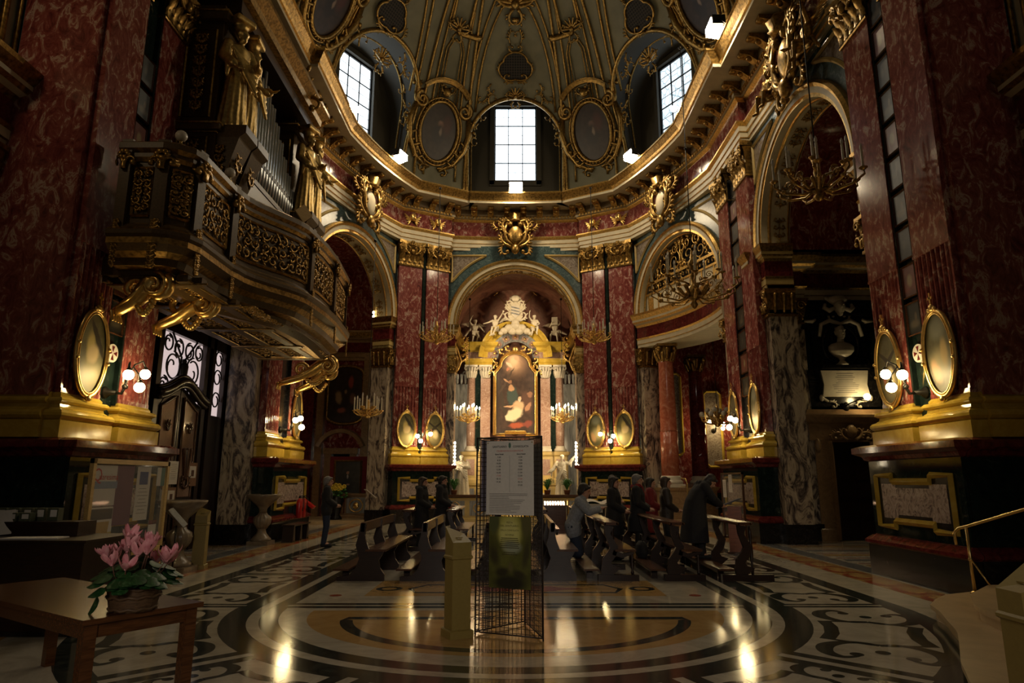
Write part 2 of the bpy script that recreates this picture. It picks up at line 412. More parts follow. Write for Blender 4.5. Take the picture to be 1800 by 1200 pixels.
for s in (-1, 1):
    for y in (10.98, 14.05, 17.15, 20.25): motif((s * 4.26, y), (1, 0), (0, 1), 1.0, 1.75)
    for a, z in ((-22.5, 1.02), (-56.2, .72)):
        t = R(a); motif((s * 4.26 * cos(t), Y0 + 4.26 * sin(t)), (s * cos(t), sin(t)), (s * -sin(t), cos(t)), z, 1.75 if z > 1 else 1.3)
t = R(-90); motif((0, Y0 - 4.26), (0, 1), (1, 0), 1.0, 1.6)
# inner half disc
half = lambda r, sc=1: [(r * cos(t), Y0 - .34 + (r - .3) * sin(t) * sc) for t in [pi + pi * i / 40 for i in range(41)]]
fl.flat(half(2.6), .0008, 2); h = half(2.05); h = [(x, y - .35) for x, y in h if y < Y0 - .45]
fl.ribbon(h, .15, .002, 1, closed=True)
# inlay fields in the long nave part
for y0 in (10.2, 15.2, 20.2):
    fl.flat([(-2.2, y0), (2.2, y0), (2.2, y0 + 1.5), (-2.2, y0 + 1.5)], .0008, 2)
    fl.ribbon([(-1.5, y0 + .3), (1.5, y0 + .3), (1.62, y0 + .65), (1.4, y0 + 1.05), (-1.4, y0 + 1.05), (-1.62, y0 + .65)], .09, .0016, 1, closed=True)
    for s in (-1, 1):
        fl.ribbon([(s * (1.95 + .16 * cos(t)), y0 + .66 + .16 * sin(t)) for t in [2 * pi * i / 16 for i in range(16)]], .09, .0016, 1, closed=True)
        fl.flat([(s * (2.62) + .09 * cos(t), y0 + .05 + .09 * sin(t)) for t in [2 * pi * i / 12 for i in range(12)]], .002, 3)
    fl.flat([(.9 * cos(t) * (1 + .2 * cos(6 * t)), y0 + .65 + .26 * sin(t)) for t in [2 * pi * i / 30 for i in range(30)]], .002, 3)
    hb(-3.05, 3.05, y0 + 4.2)
for s in (-1, 1):             # striped paving before the side doors
    for k in range(7): fl.ribbon([(s * 6.9, 12.7 + k * .95), (s * 10.6, 12.7 + k * .95)], .28, .001, 2 if k % 2 else 4); fl.ribbon([(s * 6.9, 13.05 + k * .95), (s * 10.6, 13.05 + k * .95)], .08, .001, 3)
struct(fl.build('floor', FM))

# ---- walls
def arch_wall(mb, M, hw, r=2.6, zc=ZS, top=ZA + .2, th=.75, y=0, mj=1):
    mb.M = M
    n = 36; A = [pi - pi * i / n for i in range(n + 1)]
    for yy in (y, y + th):
        vs = [(r * cos(a), yy, zc + r * sin(a)) for a in A] + [(r * cos(a), yy, top) for a in A]
        mb.add(vs, [(i, i + 1, n + 2 + i, n + 1 + i) for i in range(n)], 0)
    mb.grid(lambda u, v: (r * cos(pi - pi * u), y + th * v, zc + r * sin(pi - pi * u)), n, 2, 2)
    for s in (-1, 1):
        mb.box(min(s * r, s * hw), max(s * r, s * hw), y, y + th, 0, zc, mj); mb.box(min(s * r, s * hw), max(s * r, s * hw), y, y + th, zc, top, 0)
    mb.M = Matrix()
WM = [BLUEG, PALE, CREAM, DKRED, GRN, FRESCO, GREYM]
wb = MB(); arch_wall(wb, frame(*BAYS['c']), 2.95)
wb.box(-3.9, -2.9, 28.6, 33.2, 0, 12, 6); wb.box(2.9, 3.9, 28.6, 33.2, 0, 12, 6)
wb.box(-3.4, 3.4, 32.6, 33.2, 0, 12, 5)
wb.grid(lambda u, v: (2.9 * cos(pi * u), 28.8 + 3.9 * v, ZS + 2.9 * sin(pi * u)), 32, 4, 5)
struct(wb.build('wall_back', WM))
for side, nm in ((-1, 'wall_left'), (1, 'wall_right')):
    w = MB(); k = 'r' if side > 0 else 'l'
    bx = lambda x0, x1, y0, y1, z0, z1, m: w.box(min(side * x0, side * x1), max(side * x0, side * x1), y0, y1, z0, z1, m)
    arch_wall(w, frame(*BAYS['d' + k]), 2.96); arch_wall(w, frame(*BAYS['s' + k]), 2.98)
    bx(7.15, 11.5, 19.25, 20.9, 0, ZA, 4); bx(10.9, 11.6, 12.2, 19.3, 0, ZA, 4); bx(7.15, 8.6, 10.1, 12.3, 0, 14, 0)
    bx(8.6, 11.6, 11.6, 12.3, 0, ZA, 4)
    w.grid(lambda u, v: (side * (7.85 + 3.1 * v), 15.43 + 2.98 * cos(pi * u), ZS + 2.98 * sin(pi * u)), 24, 4, 3)
    bx(4.4, 12.4, 29.6, 30.2, 0, ZA, 3); bx(11.9, 12.4, 19.3, 30, 0, ZA, 3); w.slab([(side * q[0], q[1]) for q in ((5.1, 27.5), (7.5, 21.1), (12.4, 20.9), (12.4, 30), (4.6, 30))], 11.3, 11.8, 3)
    bx(3.9, 4.6, 27.9, 30, 0, ZA, 4)
    bx(7.1, 7.7, 18.4, 21.3, 0, 14, 0)
    w.M = frame(*PAIRS['f' + k]); w.box(-1.15, 1.15, .1, .8, 0, 14, 0); w.M = Matrix()
    bx(8.45, 9.0, -1, 10.2, 0, 17, 2); bx(7.1, 8.5, 9.95, 10.2, 0, 14, 0)
    struct(w.build(nm, WM))

# ---- archivolts, spandrel panels and gilded intrados of the five great arches
def arch_sweep(mb, prof, r, zc, n=40, a0=0, a1=pi, mats=0):
    q = len(prof); vs = [((r + dr) * cos(a), y, zc + (r + dr) * sin(a)) for a in [a0 + (a1 - a0) * i / n for i in range(n + 1)] for dr, y in prof]
    fs, ms = [], []
    for i in range(n):
        for j in range(q - 1): fs.append((i * q + j, (i + 1) * q + j, (i + 1) * q + j + 1, i * q + j + 1)); ms.append(mats if isinstance(mats, int) else mats[j])
    mb.add(vs, fs, ms)
def spiral(cx, cz, a0, turns, r0, r1=.0, n=16, y=0, sg=1):
    return [(cx + (r0 + (r1 - r0) * i / n) * cos(a0 + sg * 2 * pi * turns * i / n), y, cz + (r0 + (r1 - r0) * i / n) * sin(a0 + sg * 2 * pi * turns * i / n)) for i in range(n + 1)]
def acanthus(mb, x0, z0, ang, L, t=.02, y=-.02, curlsg=1, m=0, leaves=3):
    """a scrolling stem with leaf lobes, lying in local x, z"""
    pts = []; n = 10
    for i in range(n + 1):
        u = i / n; a = ang + curlsg * (u ** 1.7) * 4.6
        pts.append((x0, y - .012 * sin(pi * u), z0)); st = L / n * (1.25 - .55 * u)
        x0 += cos(a) * st; z0 += sin(a) * st
    mb.tube(pts, [t * (1.15 - .75 * i / n) for i in range(n + 1)], 5, m)
    mb.ell(pts[-1], t * 1.5, 6, 4, m)
    for k in range(leaves):
        i = 2 + int(k * 5 / max(1, leaves)); p = pts[i]; a = ang + curlsg * ((i / n) ** 1.7) * 4.6 - curlsg * 1.0
        mb.ell((p[0] + cos(a) * L * .10, p[1] - .008, p[2] + sin(a) * L * .10), (L * .11, t * .7, L * .045), 6, 4, m, Matrix.Rotation(-a, 3, 'Y'))
def relief(mb, w, h, seed, t=.016, y=-.02, m=0, dens=1.0):
    """a carved panel: mirrored scrolls about a central stem"""
    rnd = random.Random(seed); hor = w > h * 1.4; n = max(1, int((w if hor else h) / (min(w, h) * .62) * dens))
    mb.tube([(0, y, -h * .45), (0, y, h * .45)] if not hor else [(-w * .46, y, 0), (w * .46, y, 0)], t * .6, 5, m)
    for k in range(n):
        for s in (-1, 1):
            q = (k + .5) / n - .5
            if hor:
                x, z = q * w * .9 - .2 * w / n, 0
                for s2 in ((-1, 1) if w > h * 2.2 else (1,)):
                    acanthus(mb, x, z, s * 1.0 if s2 > 0 else pi - s * 1.0, min(w / n, h) * 1.05, t, y, s * s2, m)
            else:
                acanthus(mb, 0, q * h * .9 - .25 * h / n, pi / 2 - s * .95, min(h / n * 1.15, w * 1.1), t, y, s, m)
        if rnd.random() < .8:
            c = (0, y - .01, q * h * .9) if not hor else (q * w * .9, y - .01, 0)
            for j in range(5):
                a = 2 * pi * j / 5; mb.ell((c[0] + cos(a) * t * 2, c[1], c[2] + sin(a) * t * 2), t * 1.3, 6, 4, m)
def carve_field(mb, w, h, seed, t=.022, y=-.03, m=0):
    rnd = random.Random(seed); d = min(.24, h * .52, w * .52); nx, nz = max(1, round(w / d)), max(1, round(h / d))
    for i in range(nx):
        for j in range(nz):
            x, z = w * ((i + .5) / nx - .5) + rnd.uniform(-.02, .02), h * ((j + .5) / nz - .5) + rnd.uniform(-.02, .02); sg = 1 if (i + j) % 2 else -1; a0 = rnd.random() * 6.28
            mb.tube(spiral(x, z, a0, 1.25, d * .52, .02, 12, y, sg), [t * (1.1 - .6 * k / 12) for k in range(13)], 5, m); mb.ell((x, y - .015, z), t * 1.4, 6, 4, m)
            for k in range(3): a = a0 + k * 2.1; mb.ell((x + d * .5 * cos(a), y - .02, z + d * .5 * sin(a)), (d * .22, t * .8, d * .10), 6, 4, m, Matrix.Rotation(-a - .8, 3, 'Y'))
TN = [1]
def trim(mb, mats, parent=None):
    o = mb.build('trim_%d' % TN[0], mats, parent); TN[0] += 1
    return struct(o) if not parent else o
BROWNM = marble('brown_panel_marble', [(.35, (.10, .07, .05)), (.5, (.24, .19, .15)), (.65, (.36, .32, .27)), (.75, (.12, .10, .09))], 4, .25, 3)
for k, (x, y, a) in BAYS.items():
    t = MB(); t.M = frame(x, y, a)
    arch_sweep(t, [(0, .12), (0, -.08), (.09, -.08), (.09, -.12), (.23, -.12), (.23, -.15), (.31, -.19), (.38, -.12), (.38, .02)], 2.6, ZS, 44, mats=[1, 0, 0, 1, 1, 0, 0, 0])
    arch_sweep(t, [(-.02, .1), (-.05, .13), (-.05, .16), (0, .2)], 2.6, ZS, 44, mats=0); arch_sweep(t, [(-.02, .66), (-.05, .68), (0, .74)], 2.6, ZS, 44, mats=0)
    for s in (-1, 1):
        t.box(s * 2.78 - .2, s * 2.78 + .2, -.14, .0, ZS - .12, ZS + .02, 0)
        z1 = 11.35; a1 = math.asin((z1 - ZS) / 3.4); a0 = math.acos(2.8 / 3.4)
        loop = [(s * 2.8, z1), (s * 2.8, ZS + 3.4 * sin(a0))] + [(s * 3.4 * cos(a0 + (a1 - a0) * i / 14), ZS + 3.4 * sin(a0 + (a1 - a0) * i / 14)) for i in range(1, 15)]
        t.tube([(px, -.03, pz) for px, pz in loop], .055, 4, 2, closed=True)
        t.prism(loop, -.015, .0, 3)
    trim(t, [GOLD, CREAM, OCHRE, BROWNM])
    t = MB(); t.M = frame(x, y, a)          # carved panels set in the intrados
    t.map = lambda p: ((2.57 + p[1]) * cos(p[0] / 2.6), .43 + p[2], ZS + (2.57 + p[1]) * sin(p[0] / 2.6))
    for j in range(9):
        s0 = 2.6 * pi * (j + .5) / 9; q = t.map; t.map = lambda p, s0=s0: q((p[0] + s0, p[1], p[2]))
        relief(t, .72, .38, j, .022); t.map = q
    trim(t, [GOLDD])

# ---- the great entablature: one moulding round the hall, breaking forward over each pair of pilasters
def side_path(o=0):
    p = [(2.95 - .10, 27.83), (4.85, 26.68)]
    for i in range(1, 8):
        u = i / 8; b = .22 * 4 * u * (1 - u); p.append((4.85 + (6.8 - 4.85) * u + .938 * b, 26.68 + (21.3 - 26.68) * u + .3465 * b))
    return p + [(6.8, 21.3), (6.8, 18.4), (7.03, 18.4), (7.03, 12.45), (6.8, 12.45), (6.8, 9.98), (8.4, 9.98)]
sp = side_path(); cen = [(x, 28.0 + .2 * (1 - (x / 2.85) ** 2)) for x in (-2.85, -2.1, -1.4, -.7, 0, .7, 1.4, 2.1, 2.85)]
EPATH = [(-x, y) for x, y in reversed(sp)] + cen + sp
e = MB()
EP = [(-.5, ZA), (0, ZA), (0, 11.72), (.04, 11.74), (.04, 11.9), (.08, 11.92), (.08, 12.08), (.17, 12.17), (.17, 12.22), (.04, 12.22), (.04, 12.9), (.12, 12.96), (.14, 12.98), (.14, 13.02), (.2, 13.02), (.2, 13.12), (.26, 13.14), (.26, 13.42), (1.05, 13.42), (1.05, 13.52), (1.1, 13.54), (1.14, 13.62), (1.26, 13.78), (1.3, 13.8), (1.3, 13.86), (-.5, 13.92), (-.5, ZA)]
EMAT = [1, 1, 0, 1, 0, 1, 0, 0, 0, 2, 0, 0, 0, 1, 1, 4, 5, 1, 1, 0, 4, 4, 4, 0, 3, 3]
e.sweep(EPATH, EP, EMAT)
def along(path):
    L = [0]
    for a, b in zip(path, path[1:]): L.append(L[-1] + (Vector(b) - Vector(a)).length)
    def f(s):
        s = max(0, min(L[-1] - 1e-6, s)); i = max(j for j in range(len(path) - 1) if L[j] <= s)
        a, b = Vector(path[i]), Vector(path[i + 1]); d = (b - a).normalized(); p = a + d * (s - L[i]); return p, d
    return f, L
ef, EL = along(EPATH)
s = 0
while s < EL[-1]:              # dentils
    p, d = ef(s); e.M = frame(p.x, p.y, atan2(d.y, d.x)); e.box(-.045, .045, -.25, -.15, 13.03, 13.12, 0); s += .15
e.M = Matrix()
for i in range(len(EPATH) - 1):       # the walkable top of the cornice, back to the drum
    a, b = EPATH[i], EPATH[i + 1]; g = lambda p: (p[0] * 1.28 if abs(p[0]) > 1 else p[0], p[1] + (1.6 if p[1] > 20 else 0))
    e.add([(*a, 13.9), (*b, 13.9), (*g(b), 13.9), (*g(a), 13.9)], [(0, 1, 2, 3)], 3)
ent = e.build('trim_%d' % TN[0], [GOLD, CREAM, RED, OCHRE, GOLDD, plain('brown_soffit', (.20, .14, .07), .5)]); TN[0] += 1; struct(ent)
mo = MB()
mo.prism([(-.75, 13.42), (-.75, 13.32), (-.5, 13.27), (-.33, 13.14), (-.27, 13.1), (-.2, 13.1), (-.2, 13.42)], -.13, .13)
mo2 = MB(); mo2.M = Matrix.Rotation(-pi / 2, 4, 'Z'); mo2.v = []
mo2 = MB(); mo2.add([(p[1], p[0], p[2]) for p in mo.v], mo.f)
for q in (-1, 1): mo2.tube([(q * .1, -.2 - .07 * cos(t) - .05, 13.2 + .07 * sin(t)) for t in [2 * pi * i / 10 for i in range(10)]], .025, 5, closed=True)
mo2.ell((0, -.66, 13.33), (.11, .12, .06)); mo2.ell((0, -.45, 13.24), (.09, .1, .07))
mm = mo2.mesh('modillion', [GOLDD])
s = .4
while s < EL[-1]:
    p, d = ef(s)
    if p.y > 11.5: mesh_obj('modillion', mm, ent, (p.x, p.y, 0), (0, 0, atan2(d.y, d.x)))
    s += .74

# ---- secondary entablature carrying the arches inside the bays
SP = [(-.3, 6.9), (0, 6.9), (0, 7.02), (.04, 7.04), (.04, 7.2), (.1, 7.26), (.02, 7.28), (.02, 7.72), (.1, 7.8), (.22, 7.84), (.3, 7.9), (.3, 7.98), (.42, 8.12), (.44, 8.2), (-.3, 8.22)]
SM = [1, 1, 0, 1, 0, 0, 2, 0, 1, 0, 1, 0, 0, 1]
for side in (-1, 1):
    t = MB(); f = (lambda P: P) if side > 0 else (lambda P: [(-x, y) for x, y in reversed(P)])
    t.sweep(f([(10.9, 19.2), (8.55, 19.2), (8.55, 19.05), (7.15, 19.05), (7.15, 19.3)][::-1]), SP, SM)
    t.sweep(f([(8.4, 10.6), (8.4, 10.0), (8.25, 10.0), (8.25, 9.3), (8.4, 9.3), (8.4, -1)]), SP, SM)
    trim(t, [GOLDD, CREAM, REDD])
for side in (-1, 1):     # piers that carry it: pale veined pilasters
    for nm, (x0, x1, y0, y1) in {'recess': (7.2, 8.5, 19.1, 19.3), 'nave': (8.3, 8.5, 9.3, 9.97), 'chapel': (5.02, 5.85, 26.95, 27.2)}.items():
        t = MB(); a, b = sorted((side * x0, side * x1)); zt = 4.35 if (nm == 'recess' and side < 0) else 6.15; t.box(a, b, y0, y1, .45 if nm != 'nave' else 2.95, zt, 0); t.box(a - .05, b + .05, y0 - .05, y1, 0, .45, 1)
        t.sweep([(a, y1), (a, y0), (b, y0), (b, y1)], [(-.02, zt - .03), (.03, zt - .01), (.03, zt + .04), (0, zt + .05)], 2)
        t.sweep([(a, y1), (a, y0), (b, y0), (b, y1)], [(-.02, zt + .05), (.0, zt + .1), (.1, zt + .65), (.14, zt + .67), (.14, zt + .75), (0, zt + .76)], 2)
        for j in range(9):
            xx = a + (b - a) * (j + .5) / 9
            acanthus(t, xx, zt + .1, pi / 2, .45, .03, y0 - .1, (-1) ** j, 2, 2)
        for q in (a + .1, b - .1): t.tube(spiral(q, zt + .53, 0, 1.5, .14, .02, 14, y0 - .16), .035, 6, 2)
        trim(t, [PALE, BLK, GOLDD])
for k, (x, y, a) in BAYS.items():      # capitals and entablature blocks at the jambs of every arch
    t = MB(); t.M = frame(x, y, a); JP = [(o * .42, z) for o, z in SP]
    for s in (-1, 1):
        P = [(-2.94, -.03), (-2.6, -.03), (-2.6, .74)]; P = P if s < 0 else [(-q[0], q[1]) for q in reversed(P)]
        t.sweep(P, JP, SM); t.sweep(P, [(-.02, 6.1), (.03, 6.12), (.03, 6.18), (0, 6.2), (.0, 6.3), (.06, 6.78), (.1, 6.82), (.1, 6.9), (-.1, 6.91)], 0)
        for q in range(3): acanthus(t, s * (2.66 + .11 * q), 6.22, pi / 2, .5, .035, -.1, (-1) ** q, 0, 3)
        for q in (.15, .4, .62): t.cap((s * 2.58, q, 6.25), .05, (s * 2.5, q, 6.7), .07, 6)
        t.tube(spiral(s * 2.62, 6.7, 0, 1.4, .12, .02, 12, -.14), .03, 5, 0)
        x0, x1 = sorted((s * 2.57, s * 2.95)); t.box(x0, x1, -.04, .77, 0, .5, 3)
    trim(t, [GOLDD, OCHRE, REDD, BLK])
# ---- dado and bases that turn the corner into the nave
DADO = [(-.1, 0), (.1, 0), (.1, .52), (.14, .55), (.14, .6), (.04, .68), (0, .7), (0, 1.98), (.05, 2.0), (.08, 2.06), (.2, 2.12), (.2, 2.22), (.08, 2.26), (-.1, 2.26)]
DMAT = [0, 0, 1, 1, 1, 1, 2, 1, 1, 1, 1, 1, 1]
BASE = [(-.1, 2.265), (.16, 2.265), (.16, 2.52), (.12, 2.53), (.15, 2.55), (.18, 2.59), (.18, 2.63), (.15, 2.67), (.10, 2.69), (.06, 2.72), (.05, 2.77), (.08, 2.785), (.11, 2.81), (.11, 2.84), (.08, 2.87), (.03, 2.88), (.03, 2.91), (.0, 2.95), (-.1, 2.95)]
for side in (-1, 1):
    t = MB(); f = (lambda P: P) if side > 0 else (lambda P: [(-x, y) for x, y in reversed(P)])
    t.sweep(f([(6.6, 9.92), (8.2, 9.92), (8.2, 3)]), DADO, DMAT)
    t.sweep(f([(6.98, 9.95), (8.3, 9.95), (8.3, 9.2), (8.45, 9.2), (8.45, 3)]), BASE, 3)
    bxm = sorted((side * 7.0, side * 8.3)); t.box(bxm[0], bxm[1], 9.9, 10.2, 2.9, 11.6, 4)
    trim(t, [BLK, REDD, GRN, YEL, RED])
    t = MB()           # gilded stucco panel in the lunette over the nave entablature
    t.M = frame(side * 8.42, 6.4, -side * pi / 2)
    for q in (2.9, 2.6): t.tube([(q * cos(a), -.03, 9.3 + q * sin(a)) for a in [pi * i / 24 for i in range(25)]] + [(-q, -.03, 8.6), (q, -.03, 8.6)], .07, 6, 0, closed=True)
    for zz in (9.2, 10.2): 
        for xx in (-1.6, -.5, .6, 1.7): acanthus(t, xx, zz, pi / 2, 1.2, .06, -.05, 1 if xx > 0 else -1, 0, 4)
    for s2 in (-1, 1):
        t.tube([(s2 * 3.2, -.04, 8.3), (s2 * 3.2, -.04, 14)], .06, 6); t.tube([(s2 * 3.5, -.04, 8.3), (s2 * 3.5, -.04, 14)], .04, 6)
    trim(t, [GOLDD])

# ---- the drum and vault: an oval dome cut by three lunettes with windows
DC, DAX, DAY, DZ0, DZH = 19.0, 8.3, 10.3, 13.8, 9.3
def dome(ph, th, o=0):
    return Vector(((DAX + o) * sin(ph) * cos(th), DC + (DAY + o) * cos(ph) * cos(th), DZ0 + (DZH + o) * sin(th)))
WIN = []
for ph, off in ((0, .1), (R(52), .35), (-R(52), .35)):
    p0 = Vector((DAX * sin(ph), DC + DAY * cos(ph))); n = Vector((sin(ph) / DAX, cos(ph) / DAY)).normalized()
    WIN.append((p0 + n * off, n, Vector((n.y, -n.x))))
LR, LZ = 2.25, 17.55
def in_hole(p):
    for k, (p0, n, t) in enumerate(WIN):
        d = Vector((p.x, p.y)) - p0; s = d.dot(t)
        if d.dot(n) > -4.5 and abs(s) < LR and p.z < LZ - (1.0, .3, .3)[k] + sqrt(LR * LR - s * s): return True
    return False
v = MB(); NU, NV = 300, 90
v.grid(lambda a, b: dome(2 * pi * a, pi / 2 * b * .995), NU, NV, 0, True, wu=True, keep=lambda i, j: not in_hole(dome(2 * pi * (i + .5) / NU, pi / 2 * (j + .5) / NV)))
def to_dome(p0, n, t, s, z):
    lo, hi = 0, 8
    for _ in range(30):
        m = (lo + hi) / 2; p = p0 + t * s - n * m
        e_ = (p.x / DAX) ** 2 + ((p.y - DC) / DAY) ** 2 + (max(0, z - DZ0) / DZH) ** 2
        if e_ > 1: lo = m
        else: hi = m
    return hi
HD = [1.0, .3, .3]
ARC = [(LR, DZ0 + .1), (LR, 15), (LR, 16.3)] + [(LR * cos(pi * i / 28), LZ + LR * sin(pi * i / 28)) for i in range(29)] + [(-LR, 16.3), (-LR, 15), (-LR, DZ0 + .1)]
ribs = MB()
for k_, (p0, n, t) in enumerate(WIN):
    P = lambda s, d, z: (p0.x + t.x * s - n.x * d, p0.y + t.y * s - n.y * d, z)
    LOW = [(s, z if z < 16.6 else max(16.55, z - HD[k_])) for s, z in ARC]; D = [to_dome(p0, n, t, s, z) + .03 for s, z in LOW]
    rk = lambda a: round(a * (len(ARC) - 1))
    v.grid(lambda a, b: P(ARC[rk(a)][0], D[rk(a)] * b, ARC[rk(a)][1] * (1 - b) + LOW[rk(a)][1] * b), len(ARC) - 1, 1, 1)
    ribs.tube([P(s, d + .02, z) for (s, z), d in zip(LOW, D)], .10, 6, 0)
    ribs.tube([P(s * .93, d * .55, LZ + (z - LZ) * .93 if z > LZ else z) for (s, z), d in zip(ARC, D)], .05, 5, 0)
    w0, w1, zb, zt = -1.0, 1.0, 15.5, 19.4
    q = lambda pts: v.add([P(s, 0, z) for s, z in pts], [tuple(range(len(pts)))], 1)
    q([(-LR, 13.8), (w0, 13.8), (w0, zt), (-LR, zt)]); q([(w1, 13.8), (LR, 13.8), (LR, zt), (w1, zt)]); q([(w0, 13.8), (w1, 13.8), (w1, zb), (w0, zb)])
    q([(-LR, zt), (LR, zt), (LR, 20.2), (-LR, 20.2)])
    for s0, s1, z0, z1 in ((-1.22, -1.0, 15.3, 19.5), (1.0, 1.22, 15.3, 19.5), (-1.22, 1.22, 15.25, 15.5), (-1.35, 1.35, 19.4, 19.62)):
        vs = [P(s, d, z) for d in (0, .14) for s, z in ((s0, z0), (s1, z0), (s1, z1), (s0, z1))]
        v.add(vs, [(4, 5, 6, 7), (0, 1, 5, 4), (1, 2, 6, 5), (2, 3, 7, 6), (3, 0, 4, 7)], 1)
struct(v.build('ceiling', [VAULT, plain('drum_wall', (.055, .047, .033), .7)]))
# ribs and panels of the vault
for k in (-1, 1):
    for ph in (17, 20, 33.5, 30.5): ribs.tube([dome(k * R(ph), R(th), -.06) for th in range(8 if ph in (20, 30.5) else 4, 60, 3)], .05 if ph in (20, 30.5) else .07, 6)
    for ph in (66, 70, 84, 88): ribs.tube([dome(k * R(ph), R(th), -.06) for th in range(4, 62, 3)], .06, 6)
    for d in (0, .55):        # framed panel above each portrait
        a, b = 21.5 + d * 2, 29 - d * 2
        ribs.tube([dome(k * R(p), R(t_), -.04) for p, t_ in ((a, 27), (a, 42), (a + 1.5, 44.5), (b - 1.5, 44.5), (b, 42), (b, 27))], .04 - .015 * d, 5)
    ribs.tube([dome(k * R(15.5 + .8 * i), R(46.5 + .7 * (i in (0, 13))), -.1) for i in range(14)], .13, 6)
    for s2 in (-1, 1):
        ribs.tube([dome(k * R(25.2 + s2 * (4 + 3 * i / 12)), R(48 + i * 2.2), -.1 + .0) for i in range(13)], .07, 6)
for c, w_ in ((0, 17), (-52, 15), (52, 15)):        # pointed hoods over the lunettes
    for e_ in (1, .86):
        ribs.tube([dome(R(c + w_ * e_ * cos(pi * i / 24)), R(28 + 34 * e_ * sin(pi * i / 24) ** .8), -.05) for i in range(25)], .055, 6)
    for s2 in (-1, 1):
        for q in (38, 46, 54): 
            m0 = ribs.map; ph0, th0 = R(c + s2 * (w_ * .55 - (q - 38) * .45)), R(q - 8)
            ribs.map = lambda p, ph0=ph0, th0=th0: dome(ph0 + p[0] / 7, th0 + p[2] / 10, p[1])
            acanthus(ribs, 0, 0, pi / 2 - s2 * .4, .95, .035, -.06, s2, 0, 4); ribs.map = m0
struct(ribs.build('trim_%d' % TN[0], [GOLDD])); TN[0] += 1

# ---- windows: leaded frosted glass lit by the sky outside
GLASS = {}
def sky_glass(name, st, lo):
    m, nt, b = newmat(name); n = N(nt, 'TexVoronoi', Scale=3.2, feature='DISTANCE_TO_EDGE'); nt.links.new(pos(nt, (1, 1, .7)), n.inputs['Vector'])
    nt.links.new(ramp(nt, [(.0, lo), (.05, (.80, .92, 1)), (1, (.86, .95, 1))], n.outputs['Distance']), b.inputs['Emission Color'])
    b.inputs['Emission Strength'].default_value = st; b.inputs['Base Color'].default_value = (.3, .34, .36, 1); return m
G1 = sky_glass('frosted_window_glass', 3.0, (.55, .62, .66)); G2 = sky_glass('leaded_window_glass', 1.15, (.2, .34, .4))
for i, (p0, n, t) in enumerate(WIN):
    rz = atan2(t.y, t.x)
    win = thing('window_%d' % (i + 1), None, None, (p0.x + n.x * .1, p0.y + n.y * .1, 15.5), rz); struct(win)
    MB().box(-1, 1, 0, .03, 0, 3.9).build('window_glass', G2 if i == 1 else G1, win)
    fr = MB()
    for x0, x1, z0, z1 in ((-1.04, -.95, 0, 3.9), (.95, 1.04, 0, 3.9), (-1, 1, 0, .09), (-1, 1, 3.82, 3.92)): fr.box(x0, x1, -.07, .05, z0, z1)
    fr.build('window_frame', IRON, win)
    b_ = MB()
    for x in (-.335, .335): b_.box(x - .02, x + .02, -.04, 0, 0, 3.9)
    for z in (.98, 1.95, 2.92): b_.box(-1, 1, -.04, 0, z - .02, z + .02)
    for z in (.5, 1.46, 2.44, 3.4): b_.box(-1, 1, -.02, 0, z - .006, z + .006)
    b_.build('glazing_bars', IRON, win)

